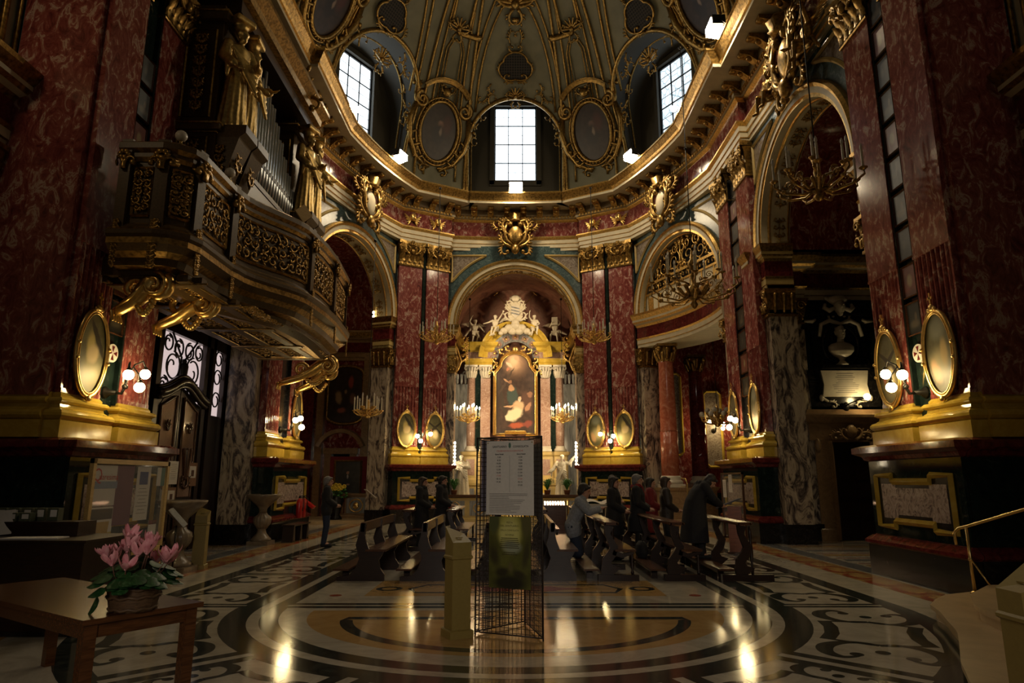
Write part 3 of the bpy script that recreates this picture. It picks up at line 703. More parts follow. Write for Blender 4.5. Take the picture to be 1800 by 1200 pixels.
# ---------------------------------------------------------------- pilasters on their pedestals
PW = {'f': (1.03, .62), 'm': (1.03, .93), 'n': (.97, .74)}
def block(mb, x0, x1, yf, yb, prof, mats): mb.sweep([(x0, yb), (x0, yf), (x1, yf), (x1, yb)], prof, mats)
def leaf(mb, x, z, w, h, out, y, m=0, lean=0):
    """one acanthus leaf: lobed, ribbed and curling forward at the tip"""
    def fn(u, v):
        a = u * 2 - 1; wid = w * (1 - .25 * v) * (1 + .16 * cos(v * 18)) * (1 if v < .8 else (1 - (v - .8) * 3.2))
        o = out * (v ** 2.2) + .03 * (1 - a * a); zz = h * v if v < .85 else h * .85 + h * .15 * sin((v - .85) / .15 * 2.4) * .6
        return (x + a * wid / 2 + lean * v, y - .03 - o + .02 * abs(sin(a * 4.5)), z + zz)
    mb.grid(fn, 6, 9, m)
def capital_mb(w, z0=10.5, h=1.1, ov=.16):
    mb = MB()
    block(mb, -w / 2, w / 2, -.12, .09, [(-.02, z0), (.04, z0), (.05, z0 + .03), (.04, z0 + .06), (0, z0 + .08), (.0, z0 + .5), (.05, z0 + .8), (.10, z0 + .93), (-.1, z0 + .94)], 0)
    for i in range(5): leaf(mb, (i - 2) * w / 4.6, z0 + .07, w / 4.6, .42, .15, -.13)
    for i in range(4): leaf(mb, (i - 1.5) * w / 3.9, z0 + .2, w / 4.2, .58, .2, -.15)
    for s in (-1, 1):
        mb.tube(spiral(s * (w / 2 - .06), z0 + .80, pi / 2, 1.7, .15, .03, 20, -.27, s), [.05 - .028 * i / 20 for i in range(21)], 6)
        mb.tube([(s * .1, -.16, z0 + .45), (s * .2, -.2, z0 + .7), (s * .34, -.24, z0 + .9), (s * (w / 2), -.27, z0 + .96)], [.03, .04, .045, .05], 6)
        mb.tube(spiral(s * .15, z0 + .80, pi / 2, 1.3, .1, .02, 14, -.23, -s), .026, 5)
        mb.ell((s * (w / 2 - .06), -.27, z0 + .8), .05, 6, 4)
    for s in (-1, 1): acanthus(mb, s * .12, z0 + .5, pi / 2 - s * 1.0, .62, .045, -.27, s, 0, 4); acanthus(mb, s * .3, z0 + .62, pi / 2 - s * .4, .45, .04, -.28, -s, 0, 3)
    mb.ell((0, -.3, z0 + .62), (.09, .08, .12), 8, 6)
    for k in range(6): mb.ell((.075 * cos(k * pi / 3), -.3, z0 + 1.0 + .075 * sin(k * pi / 3)), (.05, .04, .05), 6, 4)
    mb.ell((0, -.32, z0 + 1.0), .045, 6, 4)
    k = [(-w / 2 - ov, -.32), (-w / 4, -.2), (0, -.17), (w / 4, -.2), (w / 2 + ov, -.32), (w / 2 + ov * .6, .09), (-w / 2 - ov * .6, .09)]
    mb.slab(k, z0 + .94, z0 + 1.1)
    return mb
def flutes(w, n=7):
    p = [(-w / 2, .09), (-w / 2, -.11), (-w / 2 + .05, -.11)]; q = (w - .1) / n
    for i in range(n):
        x = -w / 2 + .05 + q * i
        p += [(x + .012, -.08)] + [(x + q / 2 - (q / 2 - .014) * cos(pi * j / 5), -.085 - .038 * sin(pi * j / 5)) for j in range(6)] + [(x + q - .012, -.08)]
    return p + [(w / 2 - .05, -.11), (w / 2, -.11), (w / 2, .09)]
PROTO = {}
def pilaster_proto(kind):
    w = PW[kind][0]; t = thing('pilaster', None, 'pilaster')
    b = MB(); block(b, -w / 2, w / 2, -.12, .09, BASE if kind != 'f' else [(o_ * .6 if o_ > 0 else o_, z_) for o_, z_ in BASE], 0); b.build('base', YEL, t)
    b = MB(); b.slab(flutes(w), 3.0, 5.4); b.box(-w / 2, w / 2, -.12, .09, 2.94, 3.02); b.build('fluted_shaft', RED, t)
    b = MB(); b.box(-w / 2, w / 2, -.12, .09, 5.4, 10.5); b.box(-w / 2 - .01, w / 2 + .01, -.13, .09, 5.37, 5.42); b.build('upper_shaft', RED, t)
    capital_mb(w, ov=.08 if kind == 'f' else .16).build('capital', GOLDD, t)
    return t
def pedestal(key, label):
    x, y, a = PAIRS[key]; w, xc = PW[key[0]]; hw = xc + w / 2 + .08
    t = thing('pedestal', label, 'pedestal', (x, y, 0), a, 'marble pedestals under the paired pilasters')
    for nm, sl, m in (('plinth', DADO[:7], [0, 0, 1, 1, 1, 1]), ('die', DADO[6:8], [2]), ('cornice', DADO[7:], [1] * 6)):
        b = MB(); block(b, -hw, hw, -.45, .09, sl, m); b.build(nm, [BLK, REDD, GRN], t)
    A, B, zt, zb = hw - .25, hw * .42, 1.72, .86
    loop = [(-A, zt), (-B, zt), (-B, zt - .1), (B, zt - .1), (B, zt), (A, zt), (A, zb), (B, zb), (B, zb + .1), (-B, zb + .1), (-B, zb), (-A, zb)]
    b = MB(); b.tube([(px, -.47, pz) for px, pz in loop], .055, 4, 0, closed=True); b.build('panel_frame', YEL, t)
    b = MB(); b.prism(loop, -.462, -.44, 0)
    sh = lambda k: [(px * (1 - k / A), (pz - 1.29) * (1 - k / .43) + 1.29) for px, pz in loop]
    b.prism(sh(.14), -.468, -.46, 1); b.build('panel', [BLK, LILAC], t)
    return t
SIDE = {'r': 'bust', 'l': 'organ'}
WHERE = {'f': 'beside the altar arch', 'm': 'between corner arch and side bay', 'n': 'nearest the nave'}
for kind in 'fmn':
    proto = pilaster_proto(kind); first = True
    for sd in 'lr':
        key = kind + sd; x, y, a = PAIRS[key]; w, xc = PW[kind]; M = frame(x, y, a)
        pedestal(key, 'dark green marble pedestal with framed breccia panel, %s side, %s' % (SIDE[sd], WHERE[kind]))
        for s in (-1, 1):
            p = M @ Vector((s * xc, 0, 0)); lead = (s > 0) == (sd == 'l')
            nm = ('inner' if (s < 0) == (sd == 'r') else 'outer') if kind == 'f' else ('farther from the door' if lead else 'closer to the door')
            lab = '%s red marble pilaster %s, %s side' % ((('altarward' if lead else 'doorward') if kind != 'f' else nm), WHERE[kind], SIDE[sd])
            o = proto if first else dup(proto); first = False
            o.location = p; o.rotation_euler = (0, 0, a); o['label'] = lab; o['group'] = 'paired red marble pilasters'
        g = MB(); g.M = M; g.box(-xc + w / 2 - .02, xc - w / 2 + .02, -.02, .2, 2.2, ZA)
        if kind == 'f': g.box(-.06, .06, -.10, .0, 2.9, ZA + .9)
        else: g.box(-xc + w / 2, -xc + w / 2 + .04, -.1, 0, 2.9, ZA); g.box(xc - w / 2 - .04, xc - w / 2, -.1, 0, 2.9, ZA)
        trim(g, [GRN if kind != 'm' else BLK])

# ---------------------------------------------------------------- oval stations, votive pictures, crosses, wall lamps
OV = [painting('station_%d' % k, (.085, .075, .035), bl, (.4, .7), .45) for k, bl in enumerate((
    [(0, -.55, 1, .6, 0, (.26, .21, .07), .2), (-.1, .15, .35, .5, 0, (.34, .26, .09), .4), (.3, .35, .16, .55, 35, (.02, .015, .01), .8), (.1, .0, .5, .25, 60, (.4, .3, .16), .5)],
    [(0, -.5, .9, .5, 0, (.2, .16, .08), .2), (.1, .1, .13, .7, 50, (.02, .015, .01), .8), (-.1, .1, .13, .7, -50, (.02, .015, .01), .8), (.1, -.25, .4, .35, 0, (.55, .45, .28), .4), (-.4, -.2, .2, .3, 0, (.35, .12, .07), .4)],
    [(0, -.2, .8, .5, 0, (.26, .22, .12), .2), (.3, .0, .3, .45, 0, (.34, .24, .1), .4), (-.3, -.4, .35, .4, 20, (.42, .24, .12), .4), (0, .6, .7, .4, 0, (.2, .2, .15), .3)]))]
def oval(key, s, pic, label):
    x, y, a = PAIRS[key]; w, xc = PW[key[0]]; p = frame(x, y, a) @ Vector((s * xc, -.185, 3.64))
    t = thing('oval_painting', label, 'painting', p, a, 'oval stations of the cross'); A, B = .39, .70; n = 40
    E = lambda ra, rb, yy: [(ra * cos(2 * pi * i / n), yy, rb * sin(2 * pi * i / n)) for i in range(n)]
    b = MB(); b.tube(E(A, B, -.02), .038, 6, closed=True); b.tube(E(A - .05, B - .05, -.035), .014, 5, closed=True)
    for q in (-1, 1):
        for k in (-1, 1): b.ell((k * A * .995, -.05, q * .12), .035, 6, 4)
    b.build('frame', GOLDB, t)
    b = MB(); b.ell((0, -.05, B + .05), (.07, .04, .06), 8, 6); b.ell((.07, -.05, B + .02), (.05, .03, .04), 6, 4); b.ell((-.07, -.05, B + .02), (.05, .03, .04), 6, 4)
    b.box(-.018, .018, -.06, -.03, B + .06, B + .3); b.cap((0, -.05, -B), .02, (0, -.05, B + .1), .02, 5) if False else None; b.box(-.06, .06, -.06, -.03, B + .19, B + .23); b.ell((0, -.05, -B - .03), (.06, .04, .05), 8, 6); b.build('crest', GOLDB, t)
    b = MB(); b.add(E(A - .01, B - .01, -.012) + E(A - .01, B - .01, .01), [tuple(range(n)), tuple(range(2 * n - 1, n - 1, -1))] + [(i, n + i, n + (i + 1) % n, (i + 1) % n) for i in range(n)])
    b.build('canvas', OV[pic], t); return t
k = 0
for key, lst in {'fl': (-1, 1), 'fr': (-1, 1), 'mr': (-1, 1), 'ml': (1,), 'nr': (-1, 1), 'nl': (-1,)}.items():
    for s in lst:
        lead = (s > 0) == (key[1] == 'l'); e_ = ('outer' if (s < 0) == (key[1] == 'l') else 'inner') if key[0] == 'f' else ('altarward' if lead else 'doorward')
        oval(key, s, k % 3, 'gilt-framed oval painting on the %s pilaster, %s side, %s' % (e_, SIDE[key[1]], WHERE[key[0]])); k += 1
VOT = [painting('votive_%d' % i, c, bl, (.25, .25), .45) for i, (c, bl) in enumerate((((.012, .014, .012), [(0, -.4, .8, .4, 0, (.10, .08, .05), .3), (.2, .1, .2, .4, 0, (.09, .065, .04), .5)]), ((.16, .035, .02), [(0, 0, .4, .6, 0, (.3, .22, .12), .4)]), ((.014, .017, .018), [(-.2, 0, .3, .5, 0, (.06, .06, .05), .3)])))]
ORD = 'lowest second third fourth fifth sixth seventh eighth ninth tenth'.split()
def votive(w, h, mat):
    t = thing('votive_picture', 'x', 'picture')
    b = MB(); b.tube([(-w / 2, -.03, -h / 2), (w / 2, -.03, -h / 2), (w / 2, -.03, h / 2), (-w / 2, -.03, h / 2)], .028, 4, closed=True); b.build('frame', MWOOD, t)
    b = MB(); b.box(-w / 2, w / 2, -.03, .02, -h / 2, h / 2); b.build('canvas', mat, t); return t
for key, n, w, h, st in (('nr', 10, .4, .56, .68), ('nl', 8, .4, .56, .68), ('mr', 9, .62, .56, .70)):
    x, y, a = PAIRS[key]; M = frame(x, y, a); P = [votive(w, h, m) for m in VOT]
    for i in range(n):
        o = P[i] if i < 3 else dup(P[(i * 2) % 3]); o.location = M @ Vector((0, -.04, 4.4 + st * i)); o.rotation_euler = (0, 0, a)
        o['label'] = '%s votive picture up between the pilasters, %s side, %s' % (ORD[i], SIDE[key[1]], WHERE[key[0]]); o['group'] = 'votive pictures stacked between pilasters'
for key in ('nr', 'nl', 'mr', 'ml'):
    x, y, a = PAIRS[key]; p = frame(x, y, a) @ Vector((0, -.05, 3.78))
    if key[0] != 'n': continue
    t = thing('consecration_cross', 'round white disc with red cross beside the oval painting, %s side' % SIDE[key[1]], 'cross', p, a)
    b = MB(); b.add([(.16 * cos(2 * pi * i / 20), yy, .16 * sin(2 * pi * i / 20)) for yy in (-.03, .03) for i in range(20)], [tuple(range(20))] + [(i, i + 20, 20 + (i + 1) % 20, (i + 1) % 20) for i in range(20)]); b.build('disc', PAPER, t)
    b = MB()
    for i in range(4): b.add([(cos(q) * r_, -.034, sin(q) * r_) for q, r_ in ((i * pi / 2, .01), (i * pi / 2 - .35, .13), (i * pi / 2 + .35, .13))], [(0, 1, 2)])
    b.build('cross', REDD, t)
def sconce(label, loc, rz, mirror=1):
    t = thing('globe_sconce', label, 'lamp', loc, rz, 'three-globe wall lamps'); mx = mirror
    b = MB(); b.lathe([(0, -.05), (.11, -.04), (.09, 0), (.05, .05), (.03, .16), (0, .17)], 14); b.v = [Vector((p.x, -p.z, p.y)) for p in b.v]; b.build('wall_plate', IRON, t)
    b = MB(); b.tube([(0, -.12, 0), (0, -.25, -.02), (0, -.3, .1), (0, -.32, .25)], [.03, .025, .025, .02], 6); b.ell((0, -.3, .1), .05, 8, 6); b.build('stem', IRON, t)
    for (gx, gy, gz) in ((-.30 * mx, -.45, .36), (.28 * mx, -.5, .26), (.2 * mx, -.66, .06)):
        b = MB(); b.tube([(0, -.3, .18), (gx * .35, -.3 + (gy + .3) * .4, .42 + gz * .2), (gx * .8, -.3 + (gy + .3) * .85, gz + .22), (gx, gy, gz + .1)], [.016, .014, .013, .02], 6)
        b.lathe([(.015, gz + .06), (.05, gz + .075), (.03, gz + .12), (0, gz + .14)], 10, (gx, gy, 0)); arm = b.build('arm', IRON, t)
        b = MB(); b.ell((gx, gy, gz), .085, 16, 12); b.build('globe', GLOBE, arm)
    return t
for key in PAIRS:
    x, y, a = PAIRS[key]; p = frame(x, y, a) @ Vector((0, -.06, 3.1))
    sconce('three-globe iron wall lamp, lit, %s side, %s' % (SIDE[key[1]], WHERE[key[0]]), p, a, 1 if key[1] == 'r' else -1)

# ---------------------------------------------------------------- gilded carvings on the entablature
def cherub(label, s):
    p, d = ef(s); t = thing('cherub_head', label, 'carving', (p.x, p.y, 12.56), atan2(d.y, d.x), 'gilded cherub heads on the frieze')
    b = MB(); b.ell((0, -.16, .05), (.13, .13, .16), 12, 8); b.ell((0, -.28, .03), (.03, .03, .04), 6, 4); b.ell((0, -.14, .13), (.15, .13, .12), 10, 6)
    for q in (-.05, .05): b.ell((q * 1.5, -.26, -.02), (.045, .035, .045), 6, 4)
    b.build('head', GOLDB, t)
    for q in (-1, 1):
        b = MB()
        for k in range(5): b.cap((q * .12, -.1, .0 - .03 * k), .05, (q * (.36 - .04 * k), -.08, .18 - .11 * k), .03, 6)
        b.build('wing', GOLDB, t)
sc = [EL[i] for i in range(len(EPATH))]
def s_near(px, py): return min((k * .05 for k in range(int(EL[-1] / .05))), key=lambda q: (ef(q)[0] - Vector((px, py))).length)
for sd, n in ((-1, 'organ'), (1, 'bust')):
    for px, py, w_ in ((3.42, 27.5, 'inner'), (4.45, 26.91, 'outer')): cherub('gilded winged cherub head on frieze over %s pilaster by the altar arch, %s side' % (w_, n), s_near(sd * px, py))
def cartouche(label, s, z, sc_, seed, shieldmat=CREAM, out=-.2):
    p, d = ef(s); t = thing('cartouche', label, 'cartouche', (p.x, p.y, z), atan2(d.y, d.x)); t.scale = (sc_,) * 3; y = out
    b = MB(); b.ell((0, y - .1, -.05), (.30, .16, .42), 14, 10); b.build('shield', shieldmat, t)
    b = MB()
    for q in (-1, 1):
        acanthus(b, q * .15, -.55, pi / 2 - q * 1.2, 1.0, .07, y - .15, q, 0, 5); acanthus(b, q * .3, -.1, pi / 2 - q * .7, 1.0, .075, y - .2, q, 0, 5)
        acanthus(b, q * .1, .4, pi / 2 - q * 1.1, .9, .06, y - .2, -q, 0, 4); acanthus(b, q * .35, -.35, -pi / 2 + q * .8, .8, .06, y - .1, -q, 0, 4)
        acanthus(b, q * .45, .15, pi / 2 - q * 1.5, .8, .05, y - .15, q, 0, 4)
        b.tube([(q * .3, y - .2, .42), (q * .42, y - .22, .1), (q * .34, y - .2, -.3), (q * .05, y - .2, -.55)], [.05, .07, .07, .04], 6)
    b.build('scrollwork', GOLDD, t)
    b = MB(); b.lathe([(.2, .45), (.24, .5), (.2, .54), (.26, .72), (.22, .76), (.1, .86), (0, .9)], 14, (0, y - .16, 0), lobes=7, amp=.12)
    b.ell((0, y - .2, -.66), (.16, .12, .2), 10, 8); b.build('crown', GOLDD, t)
    return t
cartouche('gilded scroll cartouche at the crown of the altar arch', s_near(0, 28.2), 12.3, 1.15, 1, GOLDD)
cartouche('gilded scroll cartouche over the corner arch by the organ', s_near(-6.15, 24.2), 12.15, 1.25, 2)
cartouche('gilded scroll cartouche over the grille arch', s_near(6.15, 24.2), 12.15, 1.25, 3)
# ---------------------------------------------------------------- floodlights on the cornice
FLOOD = emit('floodlight_lens', (1, .80, .52), 170)
for (px, py, n) in ((0, 28.2, 'below the altar window'), (5.95, 24.5, 'below the window on the bust side'), (-5.95, 24.5, 'below the window on the organ side'), (7, 16.4, 'high over the side arch with the bust'), (6.8, 20.6, 'at the corner over the grille arch, bust side'), (-6.8, 20.6, 'at the corner above the far end of the organ')):
    p, d = ef(s_near(px, py)); t = thing('floodlight', 'small floodlight on the cornice ' + n, 'floodlight', (p.x, p.y, 13.9), atan2(d.y, d.x), 'floodlights on the cornice')
    small = 'corner' in n
    if small:
        b = MB(); b.ell((0, -1.4, .12), .11, 12, 8); b.build('bulb', FLOOD, t); b = MB(); b.tube([(0, -1.2, 0), (0, -1.3, .1), (0, -1.38, .1)], .02, 5); b.build('bracket', IRON, t)
    else:
        b = MB(); b.box(-.3, .3, -1.62, -1.25, .02, .3); b.build('housing', IRON, t)
        b = MB(); b.add([(-.27, -1.64, .0), (.27, -1.64, .0), (.27, -1.3, -.06), (-.27, -1.3, -.06), (-.27, -1.64, .24), (.27, -1.64, .24)], [(0, 1, 2, 3), (0, 4, 5, 1)]); b.build('lens', FLOOD, t)
        b = MB(); b.tube([(-.32, -1.2, -.02), (-.32, -1.45, .15)], .02, 5); b.tube([(.32, -1.2, -.02), (.32, -1.45, .15)], .02, 5); b.build('bracket', IRON, t)

# ---------------------------------------------------------------- figures: bodies, robes, putti
def loft(mb, rings, n=20, folds=0, amp=.0, ph=0):
    """closed skin over horizontal oval rings (x, y, z, rx, ry)"""
    P, fs = [], []
    for k, (x, y, z, rx, ry) in enumerate(rings):
        a = amp * min(1, (len(rings) - 1 - k) / max(1, len(rings) - 2)) if folds else 0
        for j in range(n):
            t = 2 * pi * j / n; q = 1 + a * cos(folds * t + ph + .35 * k)
            P.append((x + rx * q * cos(t), y + ry * q * sin(t), z))
    for k in range(len(rings) - 1):
        for j in range(n):
            j1 = (j + 1) % n; fs.append((k * n + j, k * n + j1, (k + 1) * n + j1, (k + 1) * n + j))
    fs.append(tuple(range(n - 1, -1, -1))); fs.append(tuple((len(rings) - 1) * n + j for j in range(n)))
    return mb.add(P, fs)
def hand(mb, w, d, curl, side, k=1.0):
    w, d, curl, side = Vector(w), Vector(d).normalized(), Vector(curl).normalized(), Vector(side).normalized()
    pe = w + d * .075 * k; mb.cap(w, .024 * k, pe, .03 * k, 6); mb.cap(w + side * .02 * k, .018 * k, pe + side * .026 * k, .018 * k, 6); mb.cap(w - side * .02 * k, .018 * k, pe - side * .026 * k, .018 * k, 6)
    for i, L in enumerate((.9, 1.05, 1.0, .78)):
        a = pe + side * (.033 - .022 * i) * k; m = a + (d * .8 + curl * .5) * (.038 * L * k); e = m + (d * .45 + curl * .9) * (.034 * L * k)
        mb.cap(a, .0105 * k, m, .0095 * k, 6); mb.cap(m, .0095 * k, e, .008 * k, 6)
    a = w + d * .02 * k + side * .03 * k; m = a + (d * .6 + side * .7 + curl * .3) * (.04 * k); mb.cap(a, .014 * k, m, .012 * k, 6); mb.cap(m, .012 * k, m + (d * .9 + curl * .4) * (.03 * k), .009 * k, 6)
def mir(v): return Vector((-v[0], v[1], v[2]))
def pose(**k):
    """joints of a 1.72 m figure facing -y"""
    J = dict(pelvis=(0, 0, .94), waist=(0, 0, 1.08), chest=(0, 0, 1.27), neck=(0, .01, 1.44), head=(0, -.02, 1.585),
             sl=(.185, .01, 1.40), sr=(-.185, .01, 1.40), el=(.23, .02, 1.13), er=(-.23, .02, 1.13), wl=(.2, -.12, .92), wr=(-.2, -.12, .92),
             hl=(.09, 0, .92), hr=(-.09, 0, .92), kl=(.1, -.02, .5), kr=(-.1, -.02, .5), al=(.1, .03, .08), ar=(-.1, .03, .08), tl=(.12, -.13, .035), tr=(-.12, -.13, .035))
    J.update(k); return {a: Vector(b) for a, b in J.items()}
def head_mb(mb, J, tilt=None, sc=1.0):
    h = J['head']; q = tilt or Matrix.Identity(3)
    P = lambda x, y, z: h + q @ Vector((x * sc, y * sc, z * sc))
    mb.ell(P(0, .012, .02), (.074 * sc, .094 * sc, .10 * sc), 14, 10, 0, q); mb.ell(P(0, -.02, -.045), (.058 * sc, .066 * sc, .07 * sc), 12, 8, 0, q)
    mb.cap(P(0, -.088, .02), .011 * sc, P(0, -.104, -.02), .016 * sc, 6); mb.ell(P(0, -.075, -.062), (.026 * sc, .015 * sc, .012 * sc), 8, 5, 0, q); mb.ell(P(0, -.065, -.095), (.025 * sc, .022 * sc, .02 * sc), 8, 5, 0, q)
    for s in (-1, 1): mb.ell(P(s * .074, .012, -.01), (.012 * sc, .024 * sc, .032 * sc), 8, 5, 0, q); mb.cap(P(s * .02, -.083, .035), .012 * sc, P(s * .05, -.072, .035), .011 * sc, 6)
    mb.cap(J['neck'] - Vector((0, 0, .05)), .058 * sc, h + Vector((0, .01, -.06)), .05 * sc, 8)
def limbs(mb, J, k=1.0, g=0.0, arms=True, legs=True):
    for s in 'lr':
        if arms:
            mb.cap(J['s' + s], .056 * k + g, J['e' + s], .043 * k + g); mb.cap(J['e' + s], .043 * k + g, J['w' + s], (.03 * k if g == 0 else .036 + g))
        if legs:
            mb.cap(J['h' + s], .088 * k + g, J['k' + s], .06 * k + g); mb.cap(J['k' + s], .058 * k + g, J['a' + s], .04 * k + g)
def torso(mb, J, k=1.0, g=0.0):
    for x in (-.06, .06):
        o = Vector((x * k, 0, 0)); mb.cap(J['pelvis'] + o, .105 * k + g, J['waist'] + o * .8, .098 * k + g); mb.cap(J['waist'] + o * .8, .098 * k + g, J['chest'] + o * 1.3, .112 * k + g)
    mb.cap(J['sl'] + Vector((-.03, 0, -.01)), .058 * k + g, J['sr'] + Vector((.03, 0, -.01)), .058 * k + g); mb.cap(J['chest'], .12 * k + g, J['neck'], .06 * k + g)
def body(J, tilt=None, hands=True, feet=True, sc=1.0, hk=1.0):
    mb = MB(); torso(mb, J); limbs(mb, J); head_mb(mb, J, tilt, sc)
    for s, q in (('l', 1), ('r', -1)):
        if hands:
            d = J['w' + s] - J['e' + s]; hand(mb, J['w' + s], d, J.get('c' + s, Vector((-q * .6, -.5, .1))), J.get('d' + s, Vector((-q * .3, -.9, .2))), hk)
        if feet: mb.cap(J['a' + s], .04, J['t' + s], .034); mb.cap(J['a' + s] + Vector((0, .03, -.03)), .036, J['t' + s], .03)
    return mb
def wing(mb, root, d, up, L, s, n=6):
    root, d, up = Vector(root), Vector(d).normalized(), Vector(up).normalized()
    mb.cap(root, .04, root + (d + up * .8) * L * .5, .04, 6)
    for i in range(n):
        a = root + (d + up * .8) * (L * .5 * i / (n - 1)); mb.cap(a, .035, a + (d * 1.0 - up * .25) * (L * (.4 + .35 * i / (n - 1))), .014, 6)

def statue(name, label, loc, rz, J, robe, tilt=None, mat=None, cat='statue', group=None, scale=1.0, beard=True, extra=None, folds=9, voxel=.018):
    t = thing(name, label, cat, loc, rz, group); t.scale = (scale,) * 3
    mb = body(J, tilt)
    loft(mb, robe, 28, folds, .09)
    for s in 'lr':
        mb.cap(J['s' + s], .085, J['e' + s], .085, 10); mb.cap(J['e' + s], .085, J['e' + s].lerp(J['w' + s], .75), .075, 10)
        m = J['e' + s].lerp(J['w' + s], .4); mb.cap(m, .06, m + Vector((0, .02, -.24)), .03, 8)
    h = J['head']
    if beard: mb.cap(h + Vector((0, -.07, -.08)), .045, h + Vector((0, -.08, -.17)), .02, 8)
    for k in range(12): mb.ell(h + Vector((.075 * cos(k * pi / 6), .02 + .085 * sin(k * pi / 6), .045 + .02 * (k % 2))), .034, 6, 4)
    mb.ell(h + Vector((0, .02, .08)), (.08, .09, .05), 8, 6)
    for k in range(5): mb.cap((-.22 + .05 * k, -.16, 1.25 - .07 * k), .03, (.2, -.2 - .01 * k, 1.02 - .1 * k), .03, 8)
    if extra: extra(mb)
    sculpt('figure', mb, mat or STONE, t, voxel, 2); return t
def putto(label, loc, rz, J, wings=None, extra=None, scale=.78, mat=None, lean=0):
    t = thing('putto_statue', label, 'statue', loc, rz, 'white putti on the altar pediment'); t.scale = (scale,) * 3
    mb = MB(); torso(mb, J, 1.12); limbs(mb, J, 1.2); head_mb(mb, J, None, 1.22)
    h = J['head']
    for k in range(14): mb.ell(h + Vector((.09 * cos(k * .9), .02 + .1 * sin(k * .9), .05 + .07 * (k / 14))), .042, 6, 4)
    for s, q in (('l', 1), ('r', -1)):
        hand(mb, J['w' + s], J['w' + s] - J['e' + s], (-q * .6, -.5, .1), (-q * .3, -.9, .2), 1.3); mb.cap(J['a' + s], .05, J['t' + s], .04)
    for k in range(5): mb.cap((-.2, -.1 - .02 * k, .98 - .05 * k), .045, (.24, .02 * k - .1, 1.0 - .08 * k), .035, 8)
    mb.cap((.2, .05, .95), .06, (.42, .12, .55), .04, 8)
    if wings:
        for s in wings: wing(mb, (s * .08, .12, 1.32), (s, .25, 0), (0, .1, 1), .62, s)
    if extra: extra(mb)
    sculpt('figure', mb, mat or STONE, t, .02, 1); return t

# ---------------------------------------------------------------- the altar
AY = 32.0
al = thing('altarpiece', 'tall altar of pink columns and yellow marble framing a religious painting', 'altar', (0, AY, 0))
def par(mb, name, mats, p=None): return mb.build(name, mats, p or al)
b = MB(); block(b, -2.5, 2.5, -.1, .5, [(-.2, 0), (.1, 0), (.1, .3), (.02, .36), (.02, 1.35), (.1, 1.4), (.12, 1.5), (0, 1.52)], 0)
block(b, -2.5, 2.5, .0, .5, [(-.2, 1.5), (0, 1.5), (0, 2.78), (.08, 2.82), (.12, 2.95), (-.2, 2.97)], 0)
for s in (-1, 1):
    for x in (1.44, 2.13):
        block(b, s * x - .3, s * x + .3, -.12, .2, [(-.02, 1.5), (.06, 1.5), (.06, 1.66), (0, 1.72), (0, 2.72), (.08, 2.8), (.1, 2.95), (-.1, 2.97)], 0)
        b.box(s * x - .2, s * x + .2, -.135, -.1, 1.86, 2.6, 1); b.box(s * x - .2, s * x + .2, -.215, -.2, .5, 1.25, 2)
for x in (-.8, 0, .8): b.box(x - .34, x + .34, -.02, .05, 1.7, 2.6, 1); b.box(x - .3, x + .3, -.13, -.1, .5, 1.25, 2)
par(b, 'plinth', [OCHRE, PINK, GREYM])
b = MB(); b.box(-1.2, 1.2, -1.15, -.2, 0, .98); b.box(-1.3, 1.3, -1.25, -.15, .98, 1.06, 1); b.box(-1.5, 1.5, -.5, -.15, 1.06, 1.4); b.build('altar_table', [YEL, WHITEM], al)
for s in (-1, 1):
    b = MB(); b.lathe([(.2, 3.2), (.21, 3.9), (.18, 6.5)], 20, (s * 2.13, -.05, 0)); par(b, 'column', PINK)
    b = MB(); b.box(s * 1.44 - .235, s * 1.44 + .235, -.1, .2, 3.2, 6.5); par(b, 'pilaster', PINK)
    b = MB(); b.box(s * 1.83 - .16, s * 1.83 + .16, -.02, .2, 2.97, 6.9); par(b, 'backing_strip', GRN)
    for x, r in ((s * 2.13, 1), (s * 1.44, 0)):
        b = MB()
        if r: b.lathe([(.29, 2.97), (.29, 3.05), (.26, 3.1), (.22, 3.14), (.24, 3.19), (.2, 3.21)], 20, (x, -.05, 0))
        else: block(b, x - .22, x + .22, -.12, .2, [(-.02, 2.97), (.06, 2.97), (.06, 3.05), (.02, 3.1), (.04, 3.17), (0, 3.21)], 0)
        par(b, 'column_base', WHITEM)
        b = MB(); b.lathe([(.19, 6.46), (.19, 6.52), (.18, 6.8), (.26, 7.0)], 14, (x, -.05, 0))
        for i in range(7):
            a = -pi * i / 6
            for zz, hh, oo in ((6.5, .24, .07), (6.58, .36, .11)):
                xx, yy = x + .19 * cos(a + (.2 if hh > .3 else 0)), -.05 + .19 * sin(a + (.2 if hh > .3 else 0)); b.cap((xx, yy, zz), .035, (xx + oo * cos(a), yy + oo * sin(a), zz + hh), .05, 6)
        for q in (-1, 1): b.tube([(x + q * (.25 + .07 * cos(k * .8)), -.28, 6.93 + .07 * sin(k * .8)) for k in range(9)], .03, 5)
        b.box(x - .31, x + .31, -.34, .2, 7.0, 7.08); par(b, 'capital', WHITEM)
    b = MB(); x0, x1 = (1.12, 2.42) if s > 0 else (-2.42, -1.12)
    block(b, x0, x1, -.25, .5, [(-.2, 7.08), (0, 7.08), (0, 7.2), (.03, 7.22), (.03, 7.36), (.06, 7.4), (-.02, 7.42), (-.02, 7.72), (.05, 7.76), (.1, 7.8), (.12, 7.92), (.24, 8.02), (.28, 8.12), (.28, 8.18), (-.2, 8.2)], [0, 0, 0, 0, 0, 0, 1, 0, 0, 0, 0, 0, 0, 0]); par(b, 'entablature', [YEL, PINK])
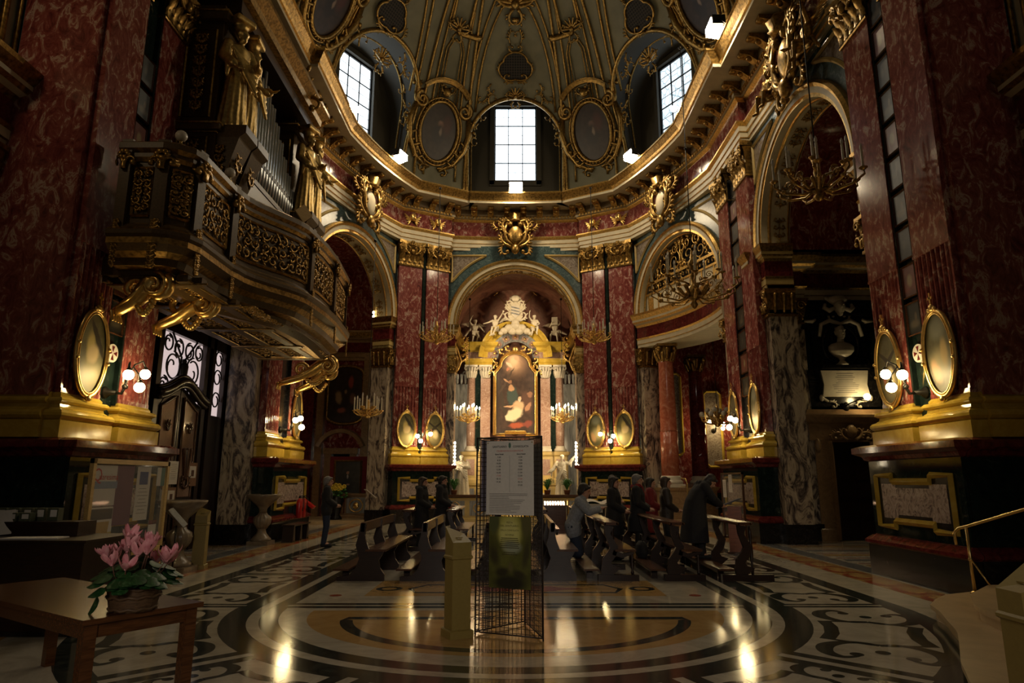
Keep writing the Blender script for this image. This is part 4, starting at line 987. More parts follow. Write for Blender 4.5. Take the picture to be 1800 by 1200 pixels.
b = MB(); arch_sweep(b, [(-.15, .3), (-.15, -.2), (-.04, -.24), (.04, -.26), (.12, -.3), (.14, -.36), (.28, -.46), (.34, -.5), (.36, -.5), (.36, .3)], 1.42, 7.45, 36); par(b, 'arched_cornice', YEL)
b = MB(); arch_sweep(b, [(-.06, .06), (.36, -.24), (.36, .0)], .9, 7.45, 30)
for i in range(7):
    a = pi * (i + .5) / 7; e_ = pi / 7 * .34
    b.add([((.9 + r_) * cos(a + q), .005 - .714 * r_, 7.45 + (.9 + r_) * sin(a + q)) for r_, q in ((.04, -e_), (.26, -e_), (.26, e_), (.04, e_))], [(0, 1, 2, 3)], 1)
    b.ell((1.05 * cos(a), -.13, 7.45 + 1.05 * sin(a)), (.07, .05, .07), 8, 5, 2)
par(b, 'coffered_arch', [GREYM, PINK, GOLD])
FT = [(-1.0, 3.72), (-1.0, 6.75), (-.86, 6.92)] + [(-.72 * cos(pi * i / 16), 7.12 + .62 * sin(pi * i / 16)) for i in range(17)] + [(.86, 6.92), (1.0, 6.75), (1.0, 3.72), (.5, 3.72), (.5, 3.84), (-.5, 3.84), (-.5, 3.72)]
b = MB(); b.tube([(x, -.2, z) for x, z in FT], .075, 4, closed=True); b.tube([(x * .94, -.24, 5.4 + (z - 5.4) * .955) for x, z in FT], .03, 5, closed=True); par(b, 'picture_frame', GOLDB)
b = MB()
for s in (-1, 1):
    for k in range(3): acanthus(b, s * (.25 + .3 * k), 7.78 - .25 * k * k * .6, pi / 2 - s * 1.4, .5, .045, -.26, s, 0, 3)
    acanthus(b, s * 1.02, 6.5, pi / 2, .6, .05, -.24, -s); acanthus(b, s * 1.05, 6.9, pi / 2, .4, .04, -.24, s)
b.ell((0, -.28, 7.85), (.16, .1, .14), 10, 6)
par(b, 'frame_carving', GOLDB)
ALT = painting('altar_canvas', (.06, .034, .024), [
    (0, .72, .8, .45, 0, (.34, .20, .12), .0), (-.1, .78, .45, .3, 0, (.62, .42, .26), .1), (.05, .86, .16, .06, 20, (.55, .3, .18), .5), (-.3, .7, .25, .05, -40, (.7, .5, .35), .5), (-.35, .6, .1, .05, 0, (.5, .2, .12), .6),
    (-.72, .0, .11, .75, 14, (.05, .035, .025), .85), (-.5, .25, .07, .5, -30, (.08, .05, .035), .8),
    (-.15, -.05, .3, .28, 0, (.05, .07, .06), .7), (-.2, .13, .16, .1, 0, (.5, .28, .15), .6), (-.25, .28, .1, .06, 0, (.32, .16, .09), .6), (-.45, .32, .2, .025, -35, (.5, .28, .16), .6),
    (.55, -.2, .3, .32, 10, (.10, .05, .035), .6), (.7, -.02, .16, .08, 0, (.3, .15, .09), .6), (.6, -.32, .28, .06, 60, (.42, .22, .13), .6),
    (.15, -.3, .32, .16, -15, (.60, .40, .24), .6), (.2, -.12, .1, .06, 0, (.6, .42, .28), .6), (.2, -.16, .07, .04, 0, (.62, .55, .44), .6), (-.25, -.3, .35, .03, 8, (.55, .33, .19), .7),
    (-.05, -.5, .5, .17, 28, (.72, .60, .40), .6), (-.3, -.58, .25, .09, -10, (.74, .62, .42), .6),
    (.05, -.76, .45, .09, 5, (.40, .09, .04), .5), (.6, -.72, .3, .1, 10, (.24, .06, .04), .5), (0, -.98, 1.3, .2, 0, (.03, .024, .018), .2), (-.85, -.3, .25, .7, 0, (.04, .025, .018), .1), (.9, -.5, .2, .5, 0, (.04, .025, .018), .1)], (1.0, 2.0), .4)
b = MB(); b.prism([(x, z - 5.7) for x, z in FT], -.19, -.14); o = b.build('canvas', ALT, al); o.location = (0, 0, 5.7)
b = MB()
for k, (x, z, r) in enumerate(((-.55, 8.72, .2), (-.3, 8.85, .24), (0, 8.95, .26), (.3, 8.85, .24), (.55, 8.7, .19), (-.15, 8.7, .22), (.18, 8.7, .22), (-.7, 8.6, .13), (.7, 8.6, .12))): b.ell((x, -.5, z), (r, r * .7, r * .85), 10, 7)
par(b, 'cloud', STONE)
# crest held over the altar
t = thing('stone_coat_of_arms', 'white stone coat of arms with mitre over the altar pediment', 'carving', (0, AY - .45, 9.1))
b = MB(); b.prism([(-.34, .95), (-.42, .8), (-.32, .55), (-.36, .3), (-.2, .08), (0, 0), (.2, .08), (.36, .3), (.32, .55), (.42, .8), (.34, .95), (.15, 1.05), (-.15, 1.05)], -.16, .1); b.build('shield', STONE, t)
b = MB(); b.prism([(-.2, .85), (-.2, .4), (0, .2), (.2, .4), (.2, .85)], -.19, -.16, 0)
for k in range(3): b.add([(-.2, -.195, .45 + .15 * k), (.2, -.195, .35 + .15 * k), (.2, -.195, .42 + .15 * k), (-.2, -.195, .52 + .15 * k)], [(0, 1, 2, 3)], 1)
b.build('blazon', [WHITEM, GREYM], t)
b = MB()
for s in (-1, 1):
    acanthus(b, s * .2, .1, pi / 2 - s * 1.2, .75, .06, -.15, s); acanthus(b, s * .3, .6, pi / 2 - s * .9, .55, .05, -.15, s); acanthus(b, s * .1, 1.0, pi / 2 - s * 1.0, .5, .05, -.15, -s)
b.build('scrollwork', STONE, t)
b = MB(); b.lathe([(.2, 1.08), (.24, 1.14), (.26, 1.3), (.1, 1.42), (0, 1.44)], 12, lobes=6, amp=.12); b.ell((0, -.1, .02), (.2, .14, .2), 10, 7); b.build('mitre', STONE, t)
b = MB()
for s in (-1, 1):
    b.tube([(s * .75, .0, -.35), (-s * .95, .05, 1.5)], .022, 5)
    b.tube([(-s * 1.06, .05, 1.42), (-s * .82, .05, 1.62)], .02, 5)
b.build('crossed_staffs', GOLDD, t)
sit = dict(kl=(.16, -.34, .88), kr=(-.12, -.32, .84), al=(.1, -.36, .5), ar=(-.2, -.3, .42), tl=(.12, -.48, .42), tr=(-.24, -.42, .36))
putto('winged putto at the organ end of the altar pediment, one arm raised', (-2.0, AY - .1, 8.0), R(20), pose(el=(.36, -.1, 1.26), wl=(.5, -.26, 1.02), er=(-.34, 0, 1.6), wr=(-.24, -.05, 1.86), head=(.02, -.05, 1.6), kl=(.16, -.25, .7), al=(.12, -.05, .36), tl=(.14, -.14, .3), kr=(-.12, -.05, .6), ar=(-.14, .04, .23), tr=(-.15, -.1, .2)), (-1, 1), lambda mb: mb.cap((-.2, .1, 1.2), .08, (-.75, .2, .45), .04))
putto('putto reaching up to the coat of arms from the organ side', (-.98, AY - .35, 8.18), R(-15), pose(el=(.36, -.05, 1.62), wl=(.52, -.08, 1.86), er=(-.4, -.1, 1.28), wr=(-.62, -.2, 1.2), al=(-.1, -.3, .4), **{k: v for k, v in sit.items() if k != 'al'}), (1,))
putto('seated putto lifting one arm beside the coat of arms, bust side', (.92, AY - .35, 8.18), R(5), pose(er=(-.32, -.02, 1.6), wr=(-.3, -.06, 1.88), el=(.3, -.1, 1.18), wl=(.18, -.28, 1.05), **sit))
putto('putto carrying a tablet at the bust end of the altar pediment', (1.95, AY - .1, 8.0), R(-10), pose(el=(.34, -.1, 1.5), wl=(.2, -.18, 1.72), er=(-.3, -.12, 1.3), wr=(-.2, -.28, 1.45), kr=(-.25, -.2, .75), ar=(-.3, -.1, .36), tr=(-.32, -.22, .3), kl=(.14, -.2, .7), al=(.16, -.02, .3), tl=(.2, -.12, .24)), (-1,), lambda mb: (mb.box(-.18, .2, -.3, -.22, 1.36, 1.86), mb.cap((.25, 0, 1.0), .1, (.7, .1, .8), .05)))
# saints
SR = [(0, .02, .0, .3, .25), (0, .02, .2, .28, .23), (0, .01, .6, .24, .2), (0, .0, .95, .21, .17), (0, 0, 1.15, .19, .15), (0, 0, 1.38, .2, .14), (0, 0, 1.45, .1, .1)]
rb = lambda dx, dy: [(x + dx * z / 1.4, y + dy * z / 1.4, z, a, c) for x, y, z, a, c in SR]
tb = Matrix.Rotation(R(25), 3, 'X') @ Matrix.Rotation(R(20), 3, 'Z')
for label, px, J, tl_ in (('white marble saint bowing with crossed arms, organ side of the altar', -2.28, pose(head=(-.06, -.14, 1.6), neck=(-.02, -.05, 1.46), el=(.28, -.1, 1.18), wl=(-.02, -.26, 1.25), er=(-.38, -.06, 1.2), wr=(-.2, -.26, 1.1)), tb),
                         ('white marble saint with outspread arms, bust side of the altar', 2.0, pose(head=(.03, -.05, 1.62), el=(.34, -.06, 1.36), wl=(.52, -.16, 1.6), er=(-.36, -.12, 1.12), wr=(-.58, -.3, .98), cl=(0, -.3, 1), dl=(-1, 0, 0)), Matrix.Rotation(R(-12), 3, 'X'))):
    if label.startswith('white marble saint b'): ex = lambda mb: (mb.cap((-.32, .05, 1.36), .12, (-.45, .0, 1.1), .1), mb.cap((-.45, .0, 1.1), .08, (-.4, -.05, .8), .04))
    else: ex = lambda mb: [mb.cap((.1 - .03 * k, -.2, 1.3 - .1 * k), .03, (-.25, -.26 - .01 * k, .75 - .1 * k), .03) for k in range(4)]
    statue('saint_statue', label, (px, 29.4, .98), 0, J, rb(0, 0), tl_, extra=ex, group='white marble saints flanking the altar')
for s, n in ((-1, 'organ'), (1, 'bust')):
    t = thing('statue_pedestal', 'ochre marble block under the white saint, %s side' % n, 'pedestal', (s * 2.14, 29.4, 0))
    b = MB(); block(b, -.42, .42, -.38, .38, [(-.2, 0), (.06, 0), (.06, .1), (0, .14), (0, .85), (.06, .9), (.06, .975), (-.2, .978)], 0); b.build('block', OCHRE, t)
    b = MB(); b.box(-.3, .3, -.4, -.37, .25, .75); b.build('panel', PINK, t)
    # communion rail with oval medallions
    t = thing('altar_rail', 'inlaid marble altar rail with carved medallions, %s side' % n, 'railing', (s * 1.95, 27.75, 0))
    b = MB(); block(b, -.95, .95, -.12, .12, [(-.1, 0), (.06, 0), (.06, .12), (0, .15), (0, .9), (.05, .93), (-.1, .94)], 0); b.build('body', OCHRE, t)
    b = MB(); block(b, -.97, .97, -.14, .14, [(-.1, .94), (.06, .94), (.08, 1.0), (.06, 1.06), (-.1, 1.06)], 0); b.build('handrail', MWOOD, t)
    for k in (-.48, .48):
        b = MB(); b.box(k - .38, k + .38, -.135, -.12, .24, .82); b.build('panel', GREYM, t)
        b = MB(); b.tube([(k + .22 * cos(q * pi / 10), -.145, .53 + .22 * sin(q * pi / 10) * (1 + .15 * cos(q * pi / 2.5))) for q in range(20)], .02, 5, closed=True); b.ell((k, -.14, .53), (.1, .03, .12), 10, 6)
        for q in (-1, 1): acanthus(b, k, .42, pi / 2 - q * .9, .22, .015, -.145, q, 0, 2)
        b.build('medallion', GOLD, t)
    # strip of bulbs on the jamb of the altar arch
    t = thing('light_strip', 'vertical strip of bare bulbs lighting the altar, %s side' % n, 'lamp', (s * 2.66, 28.95, 0))
    b = MB(); b.box(-.03, .03, -.03, .05, 2.2, 3.3); b.build('holder', IRON, t)
    for k in range(7):
        b = MB(); b.ell((-s * .06, -.02, 2.3 + .15 * k), (.04, .05, .06), 8, 6); b.build('bulb', emit('strip_bulb', (1, .82, .55), 34) if 'STRIPB' not in globals() else STRIPB, t)
        STRIPB = bpy.data.materials['strip_bulb']
# grey pilasters and gilt brackets inside the altar chapel
for s in (-1, 1):
    t = MB(); x0, x1 = sorted((s * 2.3, s * 2.9)); t.box(x0, x1, 32.1, 32.62, 0, 6.2, 0); t.box(min(s * 2.82, s * 2.9), max(s * 2.82, s * 2.9), 29.4, 31.4, 0, 6.3, 0)
    for j in range(3):
        xx = s * (2.42 + .2 * j); t.cap((xx, 32.05, 6.25), .06, (xx, 31.95, 6.6), .09, 6)
    t.tube([(s * 2.45 + .1 * cos(q), 31.95, 6.7 + .1 * sin(q)) for q in [k * .7 for k in range(9)]], .04, 5)
    t.sweep([(s * 2.9, 29.2), (s * 2.9, 32.6)] if s < 0 else [(s * 2.9, 32.6), (s * 2.9, 29.2)], SP, [1, 1, 1, 1, 1, 2, 1, 1, 1, 1, 1, 1, 1, 1])
    trim(t, [GREYM, GOLDD, GRN])
    t = MB(); t.M = frame(s * 2.6, 30.3, 0)
    for k in range(4): acanthus(t, s * -.1, 7.0 + .28 * k, pi / 2 + s * 1.2, .6, .05, 0, -s, 0, 4)
    t.tube([(s * .3, 0, 6.5), (s * .05, -.05, 6.6), (s * -.1, -.05, 7.0), (s * .1, 0, 7.6), (s * .3, 0, 8.0)], .05, 6); trim(t, [GOLD])

# ---------------------------------------------------------------- chandeliers
def chandelier(label, loc, r, n, lit, rod, group, tiers=2, cs=1.0, globe=False):
    GOLD = GOLDD if 'hall' in group else globals()['GOLD']
    t = thing('chandelier', label, 'chandelier', loc, 0, group)
    b = MB(); b.lathe([(0, -.62 * r), (.06, -.58 * r), (.10, -.5 * r), (.05, -.42 * r), (.22 * r, -.3 * r), (.16 * r, -.16 * r), (.05, -.02), (.07, .12 * r), (.035, .3 * r), (.12 * r, .45 * r), (.05, .6 * r), (.02, .8 * r), (0, .85 * r)], 14, lobes=6, amp=.08)
    for k in range(8):
        a = k * pi / 4; b.cap((.2 * r * cos(a), .2 * r * sin(a), -.3 * r), .035 * r, (.34 * r * cos(a), .34 * r * sin(a), -.12 * r), .05 * r, 6)
    b.build('stem', GOLD, t)
    b = MB(); b.tube([(0, 0, .82 * r), (0, 0, rod)], .014, 5); b.ell((0, 0, rod * .55), .05, 8, 6); b.ell((0, 0, rod - .03), .06, 8, 6); b.build('rod', IRON, t)
    protos = {}
    for tier in range(tiers):
        rr = r * (1, .6)[tier]; m = n if tier == 0 else max(4, n // 2); zz = (0, .28 * r)[tier]
        a_ = MB(); a_.tube([(.1 * r, 0, -.3 * r + zz), (.35 * rr, 0, -.42 * rr + zz), (.75 * rr, 0, -.34 * rr + zz), (rr * 1.02, 0, -.16 * rr + zz), (rr, 0, -.04 + zz)], [.028, .026, .024, .02, .018], 6)
        a_.tube([(rr * (.62 + .14 * (1 - k / 14) * cos(k * .75)), 0, -.16 * rr + zz + .14 * rr * (1 - k / 14) * sin(k * .75)) for k in range(15)], .014, 5); a_.ell((.8 * rr, 0, -.3 * rr + zz), (.07 * r, .05 * r, .06 * r), 6, 4)
        a_.lathe([(0, -.06 + zz), (.03, -.05 + zz), (.07 * cs, -.01 + zz), (.07 * cs, 0 + zz), (0, .01 + zz)], 10, (rr, 0, 0)); am = a_.mesh('arm', [GOLD])
        if globe:
            g_ = MB(); g_.ell((rr, 0, zz + .1), .1, 12, 8); cm = g_.mesh('globe', [OFFB]); bm = None
        else:
            c_ = MB(); c_.lathe([(.02 * cs, .0 + zz), (.02 * cs, .3 * cs + zz)], 8, (rr, 0, 0)); cm = c_.mesh('candle', [WAX])
            f_ = MB(); f_.lathe([(.012 * cs, .3 * cs + zz), (.026 * cs, .34 * cs + zz), (.018 * cs, .39 * cs + zz), (0, .43 * cs + zz)], 8, (rr, 0, 0)); bm = f_.mesh('bulb', [BULB if lit else OFFB])
        for k in range(m):
            arm = mesh_obj('arm', am, t, None, (0, 0, 2 * pi * (k + .5 * tier + .15) / m)); c = mesh_obj('globe' if globe else 'candle', cm, arm)
            if bm: mesh_obj('bulb', bm, arm)
    return t
for s, n in ((-1, 'organ'), (1, 'bust')):
    chandelier('lit gilded candle chandelier before the altar, %s side' % n, (s * 2.12, 30, 4.42), .5, 8, True, 5.5, 'lit altar chandeliers', 2, 1.1)
    chandelier('unlit gilded chandelier hanging before the inner pilaster, %s side of the altar' % n, (s * 3.1, 25.6, 7.25), .66, 10, False, 6.2, 'unlit chandeliers before the pilasters')
chandelier('large unlit gilded chandelier hanging before the grille arch', (5.0, 18, 7.05), 1.2, 10, False, 7.5, 'large hall chandeliers', 2, 1.35)
chandelier('large unlit gilded chandelier hanging before the dark arch over the bust', (5.62, 11.5, 7.15), .76, 9, False, 7.4, 'large hall chandeliers', 2, 1.1)
chandelier('small unlit chandelier in the chapel with the portrait', (-5.1, 23, 4.0), .46, 8, False, 6.2, 'chapel chandeliers', 2, 1.1)
chandelier('unlit chandelier of white glass globes in the dark chapel behind the red column', (7.75, 25.6, 4.0), .62, 8, False, 7.0, 'chapel chandeliers', 2, 1, True)

# ---------------------------------------------------------------- the organ gallery
GP = [(-6.62, 10.35), (-5.9, 10.35), (-5.72, 10.4), (-5.56, 10.55), (-5.5, 10.75), (-5.5, 12.0), (-5.46, 12.2)]
GP += [(-5.46 + .78 * (.5 - .5 * cos(pi * i / 8)), 12.2 + 2.1 * i / 8) for i in range(1, 9)] + [(-4.62, 15.2), (-4.64, 16.2), (-4.8, 18.0), (-4.86, 18.2), (-5.0, 18.34), (-5.2, 18.38), (-6.62, 18.38)]
gal = thing('organ_gallery', 'carved and gilded organ balcony on scroll brackets over the entrance door', 'balcony', (-7, 14.5, 4.85))
gal_inv = Matrix.Translation((7, -14.5, -4.85))
def gpart(mb, name, mats, par=None):
    o = mb.build(name, mats, par or gal)
    if not par: o.matrix_parent_inverse = gal_inv
    return o
b = MB(); b.sweep(GP, [(-.75, 4.9), (-.5, 4.86), (-.3, 4.95), (-.28, 5.05), (-.1, 5.1), (-.06, 5.22), (.05, 5.3), (.16, 5.4), (.16, 5.5), (.2, 5.55), (.2, 5.62), (.1, 5.7), (.05, 5.76), (.0, 5.8), (-.2, 5.8)], [1, 0, 0, 1, 0, 1, 0, 1, 0, 0, 1, 0, 1, 0]); gpart(b, 'base_moulding', [ORGW, GOLDD])
b = MB(); b.sweep(GP, [(-.15, 5.8), (0, 5.8), (0, 6.9), (-.15, 6.9)], 0); gpart(b, 'parapet', ORGW)
b = MB(); b.sweep(GP, [(-.2, 6.88), (.02, 6.88), (.06, 6.95), (.06, 7.02), (.13, 7.08), (.13, 7.18), (.08, 7.22), (-.22, 7.24)], [0, 1, 0, 1, 0, 1, 0]); gpart(b, 'handrail', [ORGW, GOLDD])
gf, GL = along(GP)
def gmap(s0, z0): 
    def f(p):
        q, d = gf(s0 + p[0]); n = Vector((d.y, -d.x)); return (q.x - n.x * p[1], q.y - n.y * p[1], z0 + p[2])
    return f
S_ = lambda x, y: min((k * .04 for k in range(int(GL[-1] / .04))), key=lambda q: (gf(q)[0] - Vector((x, y))).length)
PIERS = [S_(-6.5, 10.35), S_(-5.9, 10.35), S_(-5.5, 10.75), S_(-5.46, 12.1), S_(-4.67, 14.4), S_(-4.64, 16.25), S_(-4.82, 18.05)]
for k, s0 in enumerate(PIERS):
    b = MB(); b.map = gmap(s0, 5.4); b.box(-.09, .09, -.1, .05, 0, 1.85, 1); relief(b, .14, .9, k, .02, -.12); 
    for q in range(6): b.ell((.06 * cos(q), -.15, 1.55 + .06 * sin(q)), .05, 6, 4)
    acanthus(b, 0, 1.3, pi / 2, .4, .04, -.13, 1); acanthus(b, 0, 1.3, pi / 2, .4, .04, -.13, -1); gpart(b, 'pier', [GOLDD, ORGW])
for k, (s0, s1) in enumerate(zip(PIERS, PIERS[1:])):
    w = s1 - s0 - .3
    if w < .3: continue
    fr = MB(); fr.map = gmap((s0 + s1) / 2, 6.34)
    nseg = 10
    for zz in (-.42, .42): fr.tube([(-w / 2 + w * i / nseg, -.02, zz) for i in range(nseg + 1)], .03, 4)
    for xx in (-w / 2, w / 2): fr.tube([(xx, -.02, -.42), (xx, -.02, .42)], .03, 4)
    f_ = gpart(fr, 'panel_frame', GOLDD)
    b = MB(); b.map = fr.map
    m = max(1, round(w / .85))
    for j in range(m):
        q = b.map; b.map = lambda p, j=j, q=q: q((p[0] + w * ((j + .5) / m - .5), p[1], p[2])); carve_field(b, w / m * .96, .74, k * 5 + j, .024, -.03); b.map = q
    o = b.build('carving', GOLDD, f_); o.matrix_parent_inverse = Matrix()
b = MB(); b.slab([(-6.95, 10.6), (-5.95, 10.6), (-5.75, 10.9), (-5.75, 12.2), (-4.95, 14.4), (-4.9, 16.2), (-5.1, 18.0), (-5.3, 18.1), (-7.1, 18.1)], 4.98, 5.3, 0)
for x in (-6.9, -6.15, -5.55): b.box(x - .09, x + .09, 10.65, 18.05, 4.88, 5.0, 0); b.tube([(x - .1, 10.65, 4.9), (x - .1, 18.05, 4.9)], .02, 5, 1); b.tube([(x + .1, 10.65, 4.9), (x + .1, 18.05, 4.9)], .02, 5, 1)
for y in (10.9, 12.3, 14.3, 16.2, 17.9): b.box(-7, -5.3, y - .09, y + .09, 4.86, 5.0, 0); b.tube([(-7, y - .1, 4.88), (-5.2, y - .1, 4.88)], .02, 5, 1)
gpart(b, 'soffit', [ORGW, GOLDD])
for y0, y1 in ((10.9, 12.3), (12.3, 14.3), (14.3, 16.2), (16.2, 17.9)):
    for xc, w in ((-6.52, .5), (-5.85, .4), (-5.2, .3)):
        if y1 < 12.5 and xc > -5.5: continue
        b = MB(); b.map = lambda p: (xc + p[0], (y0 + y1) / 2 + p[2], 4.96 + p[1] * .8); carve_field(b, w, y1 - y0 - .34, int(y0 * 3), .024, -.03); gpart(b, 'soffit_carving', GOLDD)
def bracket(Y, x0, x1, z0, z1):
    b = MB(); L = x1 - x0; X = lambda u: x0 + L * u
    b.tube([(X(0), Y, z0), (X(.12), Y, z0 + .08), (X(.35), Y, z0 + .18), (X(.55), Y, z0 + .36), (X(.75), Y, z1 - .05), (X(.9), Y, z1)], [.07, .1, .11, .15, .17, .12], 8)
    b.tube(spiral(X(.86), z1 - .12, pi / 2, 1.6, .24, .03, 22, Y, -1), [.1 - .07 * i / 22 for i in range(23)], 6)
    b.tube(spiral(X(.38), z0 + .42, -pi / 2, 1.4, .24, .03, 20, Y, 1), [.09 - .06 * i / 20 for i in range(21)], 6)
    for q in (-1, 1):
        b.tube(spiral(X(.86), z1 - .12, pi / 2, 1.6, .22, .04, 18, Y + q * .13, -1), .035, 5)
        b.tube([(X(.1), Y + q * .08, z0 + .1), (X(.4), Y + q * .12, z0 + .26), (X(.7), Y + q * .14, z1 - .1)], .035, 5)
    for k in range(9): b.ell((X(.5 + .3 * k / 8), Y, z0 + .12 - .16 * sin(pi * k / 8) + .1 * k / 8), (.06, .07, .06), 6, 4)
    for k in range(4): b.cap((X(.02), Y - .1 + .07 * k, z0 + .02), .04, (X(-.05) + .1, Y - .12 + .08 * k, z0 - .12), .025, 6)
    gpart(b, 'scroll_bracket', GOLDB)
for a in ((10.75, -6.68, -5.9, 4.35, 4.95), (12.05, -6.68, -5.65, 4.4, 4.95), (18.75, -6.75, -5.1, 4.3, 4.95), (20.3, -6.75, -5.6, 4.3, 5.0)): bracket(*a)
for lab, p in (('clear glass lamp globe on the near corner of the organ balcony', (-5.75, 10.5, 7.42)), ('clear glass lamp globe on the organ balcony rail below the caryatids', (-5.5, 11.9, 7.42))):
    t = thing('glass_globe', lab, 'lamp', p); b = MB(); b.ell((0, 0, .02), .1, 12, 8); b.build('globe', OFFB, t); b = MB(); b.lathe([(.06, -.19), (.05, -.14), (.02, -.1), (.04, -.06)], 10); b.build('holder', BRASS, t)

# ---- organ
org = thing('pipe_organ', 'dark organ case with grey metal pipes standing behind the gilded balcony', 'organ', (-6.6, 15, 5.3))
org_inv = Matrix.Translation((6.6, -15, -5.3))
def opart(mb, name, mats):
    o = mb.build(name, mats, org); o.matrix_parent_inverse = org_inv; return o
b = MB(); b.box(-7.0, -6.72, 12.6, 18.2, 5.3, 12.9); b.box(-6.9, -6.0, 13.3, 17.4, 5.3, 8.35); b.box(-6.9, -5.95, 12.7, 17.9, 11.6, 11.95)
b.sweep([(-6.9, 12.5), (-5.9, 12.5), (-5.9, 18.0), (-6.9, 18.0)], [(-.2, 11.9), (.1, 11.92), (.12, 12.1), (.3, 12.3), (.3, 12.4), (-.3, 12.45)], 1); opart(b, 'case', [plain('dark_case', (.035, .02, .011), .4), GOLDD])
b = MB(); b.box(-6.05, -5.98, 13.3, 17.4, 8.3, 8.42)
opart(b, 'pipe_rail', ORGW)
for k in range(22):
    y = 13.55 + k * .172; h = 11.4 - 2.2 * abs(k - 6) / 15 - (.15 if k % 2 else 0); r = .075
    b = MB(); b.lathe([(.02, 8.35), (r, 8.85), (r, h), (r * .9, h), (r * .9, h - .05)], 10, (-6.12, y, 0)); b.box(-6.12 + r - .01, -6.12 + r + .006, y - .04, y + .04, 8.95, 9.06, 1); opart(b, 'pipe', [PIPE, IRON])
for y0, y1 in ((12.5, 13.45), (17.1, 18.0)):
    b = MB(); b.box(-6.95, -6.2, y0, y1, 5.3, 11.6, 1)
    for z0, z1, o in ((7.3, 8.6, .1), (8.6, 8.75, .2), (11.2, 11.4, .12)): block(b, -6.95, -6.2 + o, y0 - o, y1, [(-.1, z0), (.0, z0), (0, z1), (-.1, z1)], 1); b.tube([(-6.95, y0 - o, z1), (-6.2 + o, y0 - o, z1), (-6.2 + o, y1, z1)], .03, 5, 0)
    for zc, hh in ((7.95, 1.0), (9.9, 2.0)):
        b.M = frame(-6.56, y0 - .12, 0, zc); relief(b, .42, hh, 3, .03, -.02); b.tube([(-.3, -.02, -hh / 2), (.3, -.02, -hh / 2), (.3, -.02, hh / 2), (-.3, -.02, hh / 2)], .025, 4, 0, closed=True)
        b.M = frame(-6.08, (y0 + y1) / 2, pi / 2, zc); relief(b, .5, hh, 4, .03, -.02); b.M = Matrix()
    b.M = frame(-6.4, y0, 0, 11.9)
    for q in (-1, 1): acanthus(b, q * .1, .5, pi / 2 - q * .9, 1.3, .09, -.1, q); acanthus(b, q * .3, .2, pi / 2 - q * 1.2, 1.0, .07, -.15, -q)
    b.M = Matrix(); opart(b, 'tower', [GOLDD, ORGW])
CR = [(0, .02, .0, .24, .2), (0, .02, .25, .21, .18), (0, .0, .7, .18, .15), (0, 0, 1.0, .15, .12), (0, 0, 1.2, .17, .13), (0, 0, 1.38, .19, .13), (0, 0, 1.45, .08, .08)]
first = None
for lab, x, y, rz in (('nearest gilded caryatid of the organ case, arm bent forward', -5.95, 12.75, 60), ('second gilded caryatid from the nave, just behind the nearest', -5.95, 13.4, 95), ('gilded caryatid at the far end of the pipes, nearer of two', -5.85, 17.25, 70), ('farthest gilded caryatid of the organ case', -5.8, 17.9, 110)):
    if not first:
        first = statue('caryatid', lab, (x, y, 8.78), R(rz), pose(head=(.02, -.05, 1.6), el=(.3, -.06, 1.12), wl=(.12, -.34, 1.05), er=(-.27, -.04, 1.12), wr=(-.2, -.26, .92)), CR, None, gold('caryatid_gilding', (.62, .43, .16), .38, .35), 'statue', 'gilded caryatids of the organ', 1.38, False, lambda mb: (mb.cap((0, 0, 1.72), .1, (0, 0, 1.82), .13), mb.box(-.17, .17, -.16, .16, 1.8, 1.9)), folds=14)
    else: dup(first, (x, y, 8.78), R(rz), lab)
for y in (12.75, 13.4, 17.25, 17.9):
    b = MB(); b.add([(x, yy, z) for z, f in ((7.3, .35), (8.5, 1.0), (8.6, 1.2), (8.77, 1.2)) for x, yy in ((-6.25, y - .3 * min(1, f + .3)), (-6.25 + .62 * f, y - .3 * min(1, f + .3)), (-6.25 + .62 * f, y + .3 * min(1, f + .3)), (-6.25, y + .3 * min(1, f + .3)))], [(3, 2, 1, 0), (12, 13, 14, 15)] + [(4 * k + i, 4 * k + (i + 1) % 4, 4 * k + 4 + (i + 1) % 4, 4 * k + 4 + i) for k in range(3) for i in range(4)], 1); b.M = frame(-6.02, y - .27, 0, 8.0); relief(b, .3, .7, 2, .03, -.03); b.M = frame(-5.78, y, pi / 2, 8.1); relief(b, .4, .7, 2, .03, -.03); b.M = Matrix(); opart(b, 'corbel', [GOLDD, ORGW])

# ---------------------------------------------------------------- entrance vestibule (door_1)
vs = struct(thing('door_1', None, None, (-8, 15.8, 0), pi / 2))       # local x runs towards the altar
b = MB()
for x0, x1 in ((-1.3, -1.12), (.95, 1.13), (1.35, 1.5), (2.1, 2.3)): b.box(x0, x1, -.1, .15, 0, 5.3)
b.box(-1.3, 2.3, -.1, .15, 5.0, 5.3); b.box(1.13, 1.35, -.02, .1, 0, 5.2); b.box(1.5, 2.1, -.02, .1, 0, 3.3); b.box(-1.3, 2.3, .1, .9, 5.2, 5.35); b.box(2.2, 2.3, .1, .9, 0, 5.2); b.build('door_frame', DWOOD, vs)
DG = emit('vestibule_glass', (1, .80, .78), .55)
b = MB(); b.box(-1.12, .95, .02, .06, 3.2, 5.0); b.build('glass', DG, vs)
b = MB(); b.box(1.5, 2.1, .02, .06, 3.3, 5.0); b.build('side_glass', DG, vs)
b = MB()
